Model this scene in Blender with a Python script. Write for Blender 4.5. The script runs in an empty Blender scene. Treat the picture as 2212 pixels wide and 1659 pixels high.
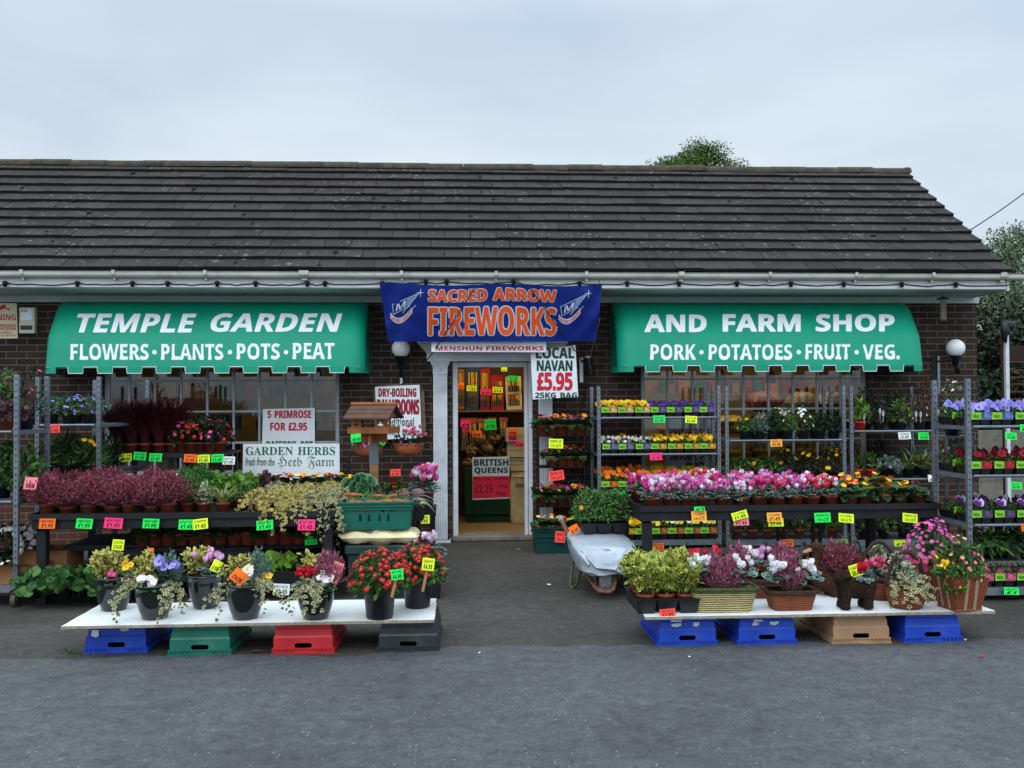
import bpy, bmesh, math, random
import numpy as np
from mathutils import Vector, Matrix
from mathutils.geometry import tessellate_polygon
R = math.radians
SC = bpy.context.scene
COL = SC.collection

# ------------------------------------------------------------------ camera
YAW, PITCH, ROLL, FPX, EYE = R(3.2), R(1.02), R(-0.26), 1995.0, 1.6
cam = bpy.data.cameras.new('camera'); cam_o = bpy.data.objects.new('camera', cam); COL.objects.link(cam_o)
cam.sensor_width = 36; cam.lens = 36*FPX/2212; cam.clip_end = 2000; cam.clip_start = .1
CM = Matrix.Translation((0, 0, EYE)) @ Matrix.Rotation(-YAW, 4, 'Z') @ Matrix.Rotation(R(90)+PITCH, 4, 'X') @ Matrix.Rotation(ROLL, 4, 'Z')
cam_o.matrix_world = CM; SC.camera = cam_o
# ------------------------------------------------------------------ world, sun, exposure
SC.view_settings.view_transform = 'Standard'; SC.view_settings.look = 'None'
SC.view_settings.exposure = 0.0; SC.view_settings.gamma = 1
w = bpy.data.worlds.new('World'); SC.world = w; w.use_nodes = True
nt = w.node_tree; nt.nodes.clear(); L = nt.links.new
def N(t, **k):
    n = nt.nodes.new(t)
    for a, b in k.items(): setattr(n, a, b)
    return n
SUN_EL, SUN_ROT = R(46), R(205)
sky = N('ShaderNodeTexSky', sky_type='NISHITA', sun_disc=False, sun_elevation=SUN_EL, sun_rotation=SUN_ROT, air_density=1.2, dust_density=3.0)
tc = N('ShaderNodeTexCoord'); sep = N('ShaderNodeSeparateXYZ'); L(tc.outputs['Generated'], sep.inputs[0])
mp = N('ShaderNodeMapping'); mp.inputs['Scale'].default_value = (1.0, 1.0, 3.2); L(tc.outputs['Generated'], mp.inputs[0])
nz = N('ShaderNodeTexNoise'); nz.inputs['Scale'].default_value = 2.1; nz.inputs['Detail'].default_value = 5; nz.inputs['Roughness'].default_value = .5
nz.inputs['Distortion'].default_value = .35; L(mp.outputs[0], nz.inputs['Vector'])
rp = N('ShaderNodeValToRGB'); e = rp.color_ramp.elements
e[0].position = .36; e[0].color = (5.7, 6.75, 7.95, 1); e[1].position = .66; e[1].color = (7.2, 8.2, 9.1, 1)
L(nz.outputs['Fac'], rp.inputs[0])
gr = N('ShaderNodeValToRGB'); e = gr.color_ramp.elements                 # overcast: the zenith is brighter than the horizon
e[0].position = .0; e[0].color = (.55, .57, .58, 1); e[1].position = 1; e[1].color = (1.75, 1.74, 1.72, 1)
for p, c in ((.06, (.74, .75, .75, 1)), (.2, (.86, .85, .82, 1)), (.38, (.72, .74, .77, 1)), (.6, (1.25, 1.25, 1.24, 1))):
    q = e.new(p); q.color = c
L(sep.outputs['Z'], gr.inputs[0])
mu = N('ShaderNodeMix', data_type='RGBA', blend_type='MULTIPLY'); mu.inputs[0].default_value = 1
L(rp.outputs[0], mu.inputs[6]); L(gr.outputs[0], mu.inputs[7])
az = N('ShaderNodeMapRange'); az.inputs[1].default_value = -1; az.inputs[2].default_value = .9; az.inputs[3].default_value = 1.85; az.inputs[4].default_value = .97; L(sep.outputs['Y'], az.inputs[0])   # unseen sky behind the camera brightened to add light on the shop front
mu2 = N('ShaderNodeMix', data_type='RGBA', blend_type='MULTIPLY'); mu2.inputs[0].default_value = 1; L(mu.outputs[2], mu2.inputs[6]); L(az.outputs[0], mu2.inputs[7]); mu = mu2
mx = N('ShaderNodeMix', data_type='RGBA'); mx.inputs[0].default_value = .9; L(sky.outputs[0], mx.inputs[6]); L(mu.outputs[2], mx.inputs[7])
bg = N('ShaderNodeBackground'); bg.inputs['Strength'].default_value = .138; L(mx.outputs[2], bg.inputs[0])
L(bg.outputs[0], N('ShaderNodeOutputWorld').inputs[0])
sun = bpy.data.lights.new('sun', 'SUN'); sun.energy = .65; sun.angle = R(28); sun.color = (1, .97, .92)
sun_o = bpy.data.objects.new('sun', sun); COL.objects.link(sun_o); sun_o.rotation_euler = (R(90)-SUN_EL, 0, R(180)-SUN_ROT+R(0))
SC.cycles.max_bounces = 6; SC.cycles.transparent_max_bounces = 8

# ------------------------------------------------------------------ points from the survey of the photograph (2212 x 1659 grid)
CR = CM.to_3x3()
def ray(px, py): return (CR @ Vector(((px-1106)/FPX, (829.5-py)/FPX, -1))).normalized()
def P(px, py, y=None, z=None):
    d = ray(px, py)
    t = y/d.y if y is not None else (z-EYE)/d.z
    return Vector((d.x*t, d.y*t, EYE+d.z*t))
def X(px, y, py=860): return P(px, py, y=y).x
def Z(px, py, y): return P(px, py, y=y).z

# ------------------------------------------------------------------ objects
def thing(name, label, cat, loc=(0, 0, 0), rz=0, group=None, kind=None):
    o = bpy.data.objects.new(name, None); COL.objects.link(o); o.empty_display_size = .1
    o.location = loc; o.rotation_euler = (0, 0, rz); tag(o, label, cat, group, kind); return o
def tag(o, label=None, cat=None, group=None, kind=None):
    for k, v in (('label', label), ('category', cat), ('group', group), ('kind', kind)):
        if v: o[k] = v
    return o
def put(name, mesh, parent=None, loc=(0, 0, 0), rot=(0, 0, 0), sc=1):
    o = bpy.data.objects.new(name, mesh); COL.objects.link(o); o.location = loc; o.rotation_euler = rot
    o.scale = (sc, sc, sc) if isinstance(sc, (int, float)) else sc
    if parent: o.parent = parent
    return o
ORD = 'first second third fourth fifth sixth seventh eighth ninth tenth eleventh twelfth thirteenth fourteenth fifteenth sixteenth'.split()

# ------------------------------------------------------------------ materials
def lin(c): return tuple((v/255/12.92 if v/255 <= .04045 else ((v/255+.055)/1.055)**2.4) for v in c)
_M = {}
class NT:
    def __init__(s, name):
        s.m = bpy.data.materials.new(name); s.m.use_nodes = True; s.t = s.m.node_tree; s.b = s.t.nodes['Principled BSDF']
    def n(s, t, ins=None, **k):
        n = s.t.nodes.new(t)
        for a, b in k.items(): setattr(n, a, b)
        for a, b in (ins or {}).items(): s.set(n, a, b)
        return n
    def set(s, n, a, b):
        if isinstance(b, bpy.types.NodeSocket): s.t.links.new(b, n.inputs[a])
        else: n.inputs[a].default_value = b
    def mix(s, f, a, b, mode='MIX'):
        n = s.n('ShaderNodeMix', data_type='RGBA', blend_type=mode)
        for i, v in ((0, f), (6, a), (7, b)):
            if isinstance(v, tuple) and len(v) == 3: v = v+(1,)
            s.set(n, i, v)
        return n.outputs[2]
    def ramp(s, f, *st):
        n = s.n('ShaderNodeValToRGB', {0: f}); e = n.color_ramp.elements
        while len(e) < len(st): e.new(.5)
        for q, (p, c) in zip(e, st):
            q.position = p; q.color = (c, c, c, 1) if isinstance(c, (int, float)) else tuple(c)+(1,)
        return n.outputs[0]
    def co(s): return s.n('ShaderNodeTexCoord').outputs['Object']
    def noise(s, sc, det=3, rough=.55, vec=None, dist=0):
        n = s.n('ShaderNodeTexNoise', {'Scale': sc, 'Detail': det, 'Roughness': rough, 'Distortion': dist}); s.t.links.new(vec or s.co(), n.inputs['Vector']); return n.outputs['Fac']
    def bump(s, h, st, dist=.01):
        n = s.n('ShaderNodeBump', {'Strength': st, 'Distance': dist, 'Height': h}); s.t.links.new(n.outputs[0], s.b.inputs['Normal'])
    def out(s, col=None, rough=.6, spec=.3, metal=0):
        if col is not None: s.set(s.b, 'Base Color', col if not (isinstance(col, tuple) and len(col) == 3) else col+(1,))
        s.set(s.b, 'Roughness', rough); s.set(s.b, 'Specular IOR Level', spec); s.set(s.b, 'Metallic', metal); return s.m
def mat(name, col, rough=.6, var=.12, vs=6, spec=.3, metal=0, bump=0, bs=60, dirt=0, dirtc=(40, 36, 30)):
    if name in _M: return _M[name]
    a = NT(name); c = lin(col); f = a.noise(vs)
    lo = tuple(v*(1-var*2) for v in c); hi = tuple(min(1, v*(1+var*2)) for v in c)
    k = a.ramp(f, (.25, lo), (.75, hi))
    if dirt:
        d = a.noise(vs*1.7, 6, .7); k = a.mix(a.ramp(d, (.5, 0.), (.72, dirt)), k, lin(dirtc))
    if bump: a.bump(a.noise(bs, 4), bump)
    _M[name] = a.out(k, rough, spec, metal); return _M[name]
def leafmat(name, c1, c2, edge=None, e0=.45, e1=.75, rough=.5, third=None, spec=.25):
    """leaf or petal: tone differs from leaf to leaf, attribute 'e' runs from midrib or eye (0) to margin (1)"""
    if name in _M: return _M[name]
    a = NT(name); g = a.n('ShaderNodeNewGeometry').outputs['Random Per Island']
    c1, c2 = (tuple(v*.88 for v in q) for q in (c1, c2))
    st = [(.05, lin(c1)), (.95, lin(c2))] if third is None else [(.05, lin(c1)), (.5, lin(c2)), (.95, lin(third))]
    k = a.ramp(g, *st)
    if edge is not None:
        at = a.n('ShaderNodeAttribute', attribute_name='e').outputs['Fac']
        k = a.mix(a.ramp(at, (e0, 0.), (e1, 1.)), k, lin(edge))
    _M[name] = a.out(k, rough, spec); return _M[name]
def petalmat(name, cols, eye=None, e0=.2, e1=.35, rough=.6):
    if name in _M: return _M[name]
    a = NT(name); g = a.n('ShaderNodeNewGeometry').outputs['Random Per Island']
    n = a.n('ShaderNodeValToRGB', {0: g}); n.color_ramp.interpolation = 'CONSTANT'; e = n.color_ramp.elements
    while len(e) < len(cols): e.new(.5)
    for i, c in enumerate(cols): e[i].position = i/len(cols); e[i].color = lin(c)+(1,)
    k = a.mix(1., n.outputs[0], (.84, .82, .84), 'MULTIPLY')
    if eye is not None:
        at = a.n('ShaderNodeAttribute', attribute_name='e').outputs['Fac']
        k = a.mix(a.ramp(at, (e0, 1.), (e1, 0.)), k, lin(eye))
    _M[name] = a.out(k, rough, .2); return _M[name]

# ------------------------------------------------------------------ mesh builder
class MB:
    def __init__(s, o=(0, 0, 0)): s.v = []; s.f = []; s.m = []; s.sm = []; s.o = Vector(o); s.k = 0
    def mat(s, k): s.k = k; return s
    def add(s, vs, fs, smooth=False, k=None):
        b = len(s.v); s.v += [tuple(v) for v in vs]
        for f in fs: s.f.append([b+i for i in f]); s.m.append(s.k if k is None else k); s.sm.append(smooth)
    def box(s, a, b, rot=None, piv=None):
        x0, y0, z0 = a; x1, y1, z1 = b
        vs = [Vector(p) for p in ((x0, y0, z0), (x1, y0, z0), (x1, y1, z0), (x0, y1, z0), (x0, y0, z1), (x1, y0, z1), (x1, y1, z1), (x0, y1, z1))]
        if rot is not None:
            pv = Vector(piv) if piv else sum(vs, Vector())/8
            vs = [pv+rot @ (v-pv) for v in vs]
        s.add(vs, [(3, 2, 1, 0), (4, 5, 6, 7), (0, 1, 5, 4), (1, 2, 6, 5), (2, 3, 7, 6), (3, 0, 4, 7)])
    def frust(s, z0, r0, z1, r1, cx=0, cy=0, cap=(1, 1)):
        (a, b), (c, d) = r0, r1
        vs = [(cx-a, cy-b, z0), (cx+a, cy-b, z0), (cx+a, cy+b, z0), (cx-a, cy+b, z0), (cx-c, cy-d, z1), (cx+c, cy-d, z1), (cx+c, cy+d, z1), (cx-c, cy+d, z1)]
        fs = [(0, 1, 5, 4), (1, 2, 6, 5), (2, 3, 7, 6), (3, 0, 4, 7)]
        if cap[0]: fs.append((3, 2, 1, 0))
        if cap[1]: fs.append((4, 5, 6, 7))
        s.add(vs, fs)
    def tube(s, pts, r, n=8, cap=True, smooth=True):
        pts = [Vector(p) for p in pts]; rs = r if isinstance(r, (list, tuple)) else [r]*len(pts)
        vs = []; fs = []; up = None
        for i, p in enumerate(pts):
            t = (pts[min(i+1, len(pts)-1)]-pts[max(i-1, 0)]).normalized()
            if up is None:
                up = Vector((0, 0, 1)) if abs(t.z) < .9 else Vector((1, 0, 0))
            x = t.cross(up).normalized(); up = x.cross(t).normalized()
            for j in range(n):
                a = 2*math.pi*j/n; vs.append(p+(x*math.cos(a)+up*math.sin(a))*rs[i])
        for i in range(len(pts)-1):
            for j in range(n):
                q = (j+1) % n; fs.append((i*n+j, i*n+q, (i+1)*n+q, (i+1)*n+j))
        s.add(vs, fs, smooth)
        if cap:
            s.add(vs[:n], [list(range(n))[::-1]]); s.add(vs[-n:], [list(range(n))])
    def lathe(s, prof, c=(0, 0, 0), n=20, smooth=True, sx=1, sy=1):
        vs = []; fs = []
        for r, z in prof:
            for j in range(n):
                a = 2*math.pi*j/n; vs.append((c[0]+r*sx*math.cos(a), c[1]+r*sy*math.sin(a), c[2]+z))
        for i in range(len(prof)-1):
            for j in range(n):
                q = (j+1) % n; fs.append((i*n+j, i*n+q, (i+1)*n+q, (i+1)*n+j))
        s.add(vs, fs, smooth)
    def blob(s, c, r, n=10, m=7, jit=0, rng=None, rot=None):
        r = (r, r, r) if isinstance(r, (int, float)) else r
        vs = [Vector((0, 0, -1))]; fs = []
        for i in range(1, m):
            t = math.pi*i/m
            for j in range(n):
                a = 2*math.pi*j/n; vs.append(Vector((math.sin(t)*math.cos(a), math.sin(t)*math.sin(a), -math.cos(t))))
        vs.append(Vector((0, 0, 1)))
        for j in range(n):
            q = (j+1) % n; fs.append((0, 1+q, 1+j))
            for i in range(m-2): fs.append((1+i*n+j, 1+i*n+q, 1+(i+1)*n+q, 1+(i+1)*n+j))
            fs.append((1+(m-2)*n+j, 1+(m-2)*n+q, len(vs)-1))
        out = []
        for v in vs:
            k = 1+(rng.uniform(-jit, jit) if jit else 0); v = Vector((v.x*r[0]*k, v.y*r[1]*k, v.z*r[2]*k))
            out.append(Vector(c)+(rot @ v if rot is not None else v))
        s.add(out, fs, True)
    def grid(s, f, nu, nv, smooth=True):
        vs = [f(i/nu, j/nv) for j in range(nv+1) for i in range(nu+1)]
        s.add(vs, [(j*(nu+1)+i, j*(nu+1)+i+1, (j+1)*(nu+1)+i+1, (j+1)*(nu+1)+i) for j in range(nv) for i in range(nu)], smooth)
    def poly(s, outer, holes=(), f=lambda u, v: (u, 0, v)):
        """flat outline with holes, mapped through f"""
        loops = [list(outer)]+[list(h) for h in holes]; flat = [p for l in loops for p in l]
        tri = tessellate_polygon([[Vector((p[0], p[1], 0)) for p in l] for l in loops])
        s.add([f(*p) for p in flat], [tuple(t) for t in tri])
    def slab(s, outer, f0, f1, holes=()):
        """outline with thickness between the two mappings"""
        s.poly(outer, holes, f0); s.poly(outer, holes, f1)
        for l in [list(outer)]+[list(h) for h in holes]:
            n = len(l); s.add([f0(*p) for p in l]+[f1(*p) for p in l], [(i, (i+1) % n, n+(i+1) % n, n+i) for i in range(n)])
    def text(s, body, f, bold=0., shear=0., k=None, res=2, fat=0.):
        V, F, _ = glyphs(body, bold, shear, res); s.add([f(u, v) for u, v in V], F, False, k)
        if fat:                                        # thicken: copies of the letters, each a hair further back
            a, c, d = Vector(f(0, 0)), Vector(f(1, 0)), Vector(f(0, 1)); n = (c-a).cross(d-a).normalized(); n = n if n.y > 0 else -n
            asp = (d-a).length/max(1e-6, (c-a).length)
            for i in range(8):
                du, dv = math.cos(i*math.pi/4)*fat*asp, math.sin(i*math.pi/4)*fat
                s.add([Vector(f(u+du, v+dv))+n*(.00025*(i+1)) for u, v in V], F, False, k)
    def mesh(s, name, *mats, bevel=0, seg=1):
        me = bpy.data.meshes.new(name); o = s.o
        me.from_pydata([(v[0]-o.x, v[1]-o.y, v[2]-o.z) for v in s.v], [], s.f)
        for m in mats: me.materials.append(m)
        me.polygons.foreach_set('material_index', s.m); me.polygons.foreach_set('use_smooth', s.sm)
        if bevel:
            b = bmesh.new(); b.from_mesh(me); bmesh.ops.recalc_face_normals(b, faces=b.faces)
            ed = [q for q in b.edges if len(q.link_faces) == 2 and q.calc_face_angle(0) > .5]
            bmesh.ops.bevel(b, geom=ed, offset=bevel, segments=seg, affect='EDGES', clamp_overlap=True); b.to_mesh(me); b.free()
        me.update(); return me
    def put(s, name, parent=None, *mats, bevel=0, **kw):
        if parent is None: kw.setdefault('loc', s.o)
        return put(name, s.mesh(name, *mats, bevel=bevel), parent, **kw)

_G = {}
def glyphs(body, bold=0., shear=0., res=2):
    key = (body, bold, shear, res)
    if key in _G: return _G[key]
    if body[0] in '@#' or bold and all(q in SANSB or q == ' ' for q in body):
        face = SERIFB if body[0] == '@' else FRAKT if body[0] == '#' else SANSB
        V = []; F = []; x = 0
        for q in body.lstrip('@#'):
            if q == ' ': x += 130; continue
            adv, lp = face[q]; lp = [[(l[i]+x, l[i+1]) for i in range(0, len(l), 2)] for l in lp]; n = len(V)
            F += [[n+j for j in t] for t in tessellate_polygon([[Vector((a, b, 0)) for a, b in l] for l in lp])]
            for l in lp: V += l
            x += adv
        V = np.array(V, float)
    else:
        c = bpy.data.curves.new('lettering', 'FONT'); c.body = body; c.offset = bold; c.resolution_u = res
        o = bpy.data.objects.new('lettering', c); m = o.to_mesh()
        V = np.array([(v.co.x, v.co.y) for v in m.vertices]) if len(m.vertices) else np.zeros((1, 2)); F = [list(p.vertices) for p in m.polygons]
        o.to_mesh_clear(); bpy.data.objects.remove(o); bpy.data.curves.remove(c); asp = 1
    if shear: V = V.copy(); V[:, 0] += V[:, 1]*shear
    a, b = V.min(0), V.max(0); d = np.maximum(b-a, 1e-6); asp = d[0]/d[1]; V = (V-a)/d
    _G[key] = (V.tolist(), F, asp); return _G[key]
def quadmap(a, b, c, d, off=(0, 0, 0)):
    """u right, v up over the four corners: bottom-left, bottom-right, top-right, top-left"""
    a, b, c, d = (Vector(p)+Vector(off) for p in (a, b, c, d))
    return lambda u, v: (a*(1-u)+b*u)*(1-v)+(d*(1-u)+c*u)*v
def pxmap(x0, y0, x1, y1, y, off=-.003):
    return quadmap(P(x0, y1, y=y), P(x1, y1, y=y), P(x1, y0, y=y), P(x0, y0, y=y), (0, off, 0))
def sub(f, u0, u1, v0, v1): return lambda u, v: f(u0+(u1-u0)*u, v0+(v1-v0)*v)

# ------------------------------------------------------------------ foliage builder
def _fan(per, cz=0, ce=0, c=(0, 0)): return [(c[0], c[1], cz)]+per, [ce]+[1]*len(per), [(0, i+1, (i+1) % len(per)+1) for i in range(len(per))]
T = {}
T['oval'] = ([(0, 0, 0), (.25, .35, .05), (.22, .7, .04), (0, 1, -.06), (-.22, .7, .04), (-.25, .35, .05)], [0, 1, 1, .6, 1, 1], [(0, 1, 2, 3), (0, 3, 4, 5)])
T['thin'] = ([(0, 0, 0), (.1, .4, .03), (0, 1, -.05), (-.1, .4, .03)], [0, 1, .6, 1], [(0, 1, 2), (0, 2, 3)])
T['needle'] = ([(-.03, 0, 0), (.03, 0, 0), (.025, 1, 0), (-.025, 1, 0)], [0, 0, 1, 1], [(0, 1, 2, 3)])
T['round'] = _fan([(.5*math.sin(a)*(1 if abs(a-math.pi) > .1 else .3), .5-.5*math.cos(a+math.pi)*(1 if abs(a-math.pi) > .1 else .35), .06*math.cos(3*a)) for a in [i*math.pi/4.5 for i in range(9)]], -.07, 0, (0, .45))
T['ivy'] = _fan([(math.sin(a)*r*.6, .4+math.cos(a)*r*.6, .02) for a, r in zip([i*math.pi/5 for i in range(10)], [1, .5, .85, .5, .6, .4, .6, .5, .85, .5])], -.05, 0, (0, .35))
T['flower5'] = _fan([(math.sin(a)*r, math.cos(a)*r, .12) for a, r in zip([i*math.pi/5 for i in range(10)], [1, .84]*5)], -.05)
_v = []; _e = []; _f = []
for k in range(5):
    a = k*1.2566; t = (math.cos(a), math.sin(a)); n_ = (-t[1], t[0]); b = len(_v)
    for rr, ww, h in ((.1, .08, 0), (.42, .26, .5), (.36, .2, 1.0)):
        for sgn in (-1, 1): _v.append((t[0]*rr+n_[0]*ww*sgn, h, t[1]*rr+n_[1]*ww*sgn)); _e.append(h)
    _f += [(b, b+1, b+3, b+2), (b+2, b+3, b+5, b+4)]
T['cyclamen'] = (_v, _e, _f)
_v = [(0, 0, .2)]; _e = [0]
for i in range(8): a = i*math.pi/4; _v.append((.3*math.cos(a), .3*math.sin(a), .2)); _e.append(.3)
for i in range(16): a = i*math.pi/8; r_ = 1 if i % 2 else .78; _v.append((r_*math.cos(a), r_*math.sin(a), -.05)); _e.append(1)
T['daisy'] = (_v, _e, [(0, 1+i, 1+(i+1) % 8) for i in range(8)]+[(1+i, 9+2*i, 9+(2*i+1) % 16) for i in range(8)]+[(1+i, 9+(2*i+1) % 16, 9+(2*i+2) % 16, 1+(i+1) % 8) for i in range(8)])
_v = [(-.008, 0, 0), (.008, 0, 0), (.008, .9, 0), (-.008, .9, 0)]; _e = [0]*4; _f = [(0, 1, 2, 3)]
for i in range(9):
    t = .22+.78*i/9; a = i*2.4; c, s_ = math.cos(a)*.06, math.sin(a)*.06; b = len(_v)
    _v += [(0, t, 0), (c+s_*.5, t+.05, s_-c*.5), (c*1.1, t+.14, s_*1.1), (c-s_*.5, t+.05, s_+c*.5)]; _e += [t]*4; _f.append((b, b+1, b+2, b+3))
T['sprig'] = (_v, _e, _f)
_v = []; _e = []; _f = []
for i in range(6):
    t = i/5; wd = .05*(1-t)**.6+.004; _v += [(-wd, t*(1-.18*t), -.55*t*t*t), (wd, t*(1-.18*t), -.55*t*t*t)]; _e += [0, 1]
T['blade'] = (_v, _e, [(2*i, 2*i+1, 2*i+3, 2*i+2) for i in range(5)])
class FB:
    def __init__(s, seed=0): s.V = []; s.E = []; s.F = []; s.M = []; s.nv = 0; s.r = np.random.RandomState(seed)
    def add(s, t, O, D, Nn, S, k=0):
        v, e, f = T[t]; v = np.array(v, float); O = np.atleast_2d(O); n = len(O)
        if n == 0: return s
        D = np.broadcast_to(np.atleast_2d(D), (n, 3)).astype(float); Nn = np.broadcast_to(np.atleast_2d(Nn), (n, 3)).astype(float)
        D = D/np.maximum(np.linalg.norm(D, axis=1, keepdims=True), 1e-6)
        Xx = np.cross(D, Nn); Xx /= np.maximum(np.linalg.norm(Xx, axis=1, keepdims=True), 1e-6); Zz = np.cross(Xx, D)
        S = np.broadcast_to(np.asarray(S, float).reshape(-1, 1) if np.ndim(S) else np.full((n, 1), S), (n, 1))
        pts = O[:, None, :]+S[:, :, None]*(v[None, :, 0:1]*Xx[:, None, :]+v[None, :, 1:2]*D[:, None, :]+v[None, :, 2:3]*Zz[:, None, :])
        s.V.append(pts.reshape(-1, 3)); s.E.append(np.tile(np.array(e, float), n)); m = len(v)
        for i in range(n):
            b = s.nv+i*m
            for q in f: s.F.append([b+j for j in q])
        s.M += [k]*(n*len(f)); s.nv += n*m; return s
    def u(s, a, b, *sh): return s.r.uniform(a, b, sh)
    def dome(s, n, rx, h, z0=0, lo=.45, ry=None, flat=1.0):
        """points through a dome and their outward directions"""
        a = s.u(0, 2*math.pi, n); c = s.u(0, 1, n)**flat; rr = np.sqrt(1-c*c); q = s.u(lo, 1, n)**.6
        d = np.stack([np.cos(a)*rr, np.sin(a)*rr, c], 1); ry = ry or rx
        return np.stack([d[:, 0]*rx*q, d[:, 1]*ry*q, z0+d[:, 2]*h*q], 1), d
    def mesh(s, name, *mats):
        me = bpy.data.meshes.new(name); V = np.concatenate(s.V) if s.V else np.zeros((0, 3))
        me.from_pydata(V.tolist(), [], s.F)
        for m in mats: me.materials.append(m)
        if s.V:
            me.polygons.foreach_set('material_index', s.M); at = me.attributes.new('e', 'FLOAT', 'POINT'); at.data.foreach_set('value', np.concatenate(s.E).astype(np.float32))
        me.update(); return me
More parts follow.
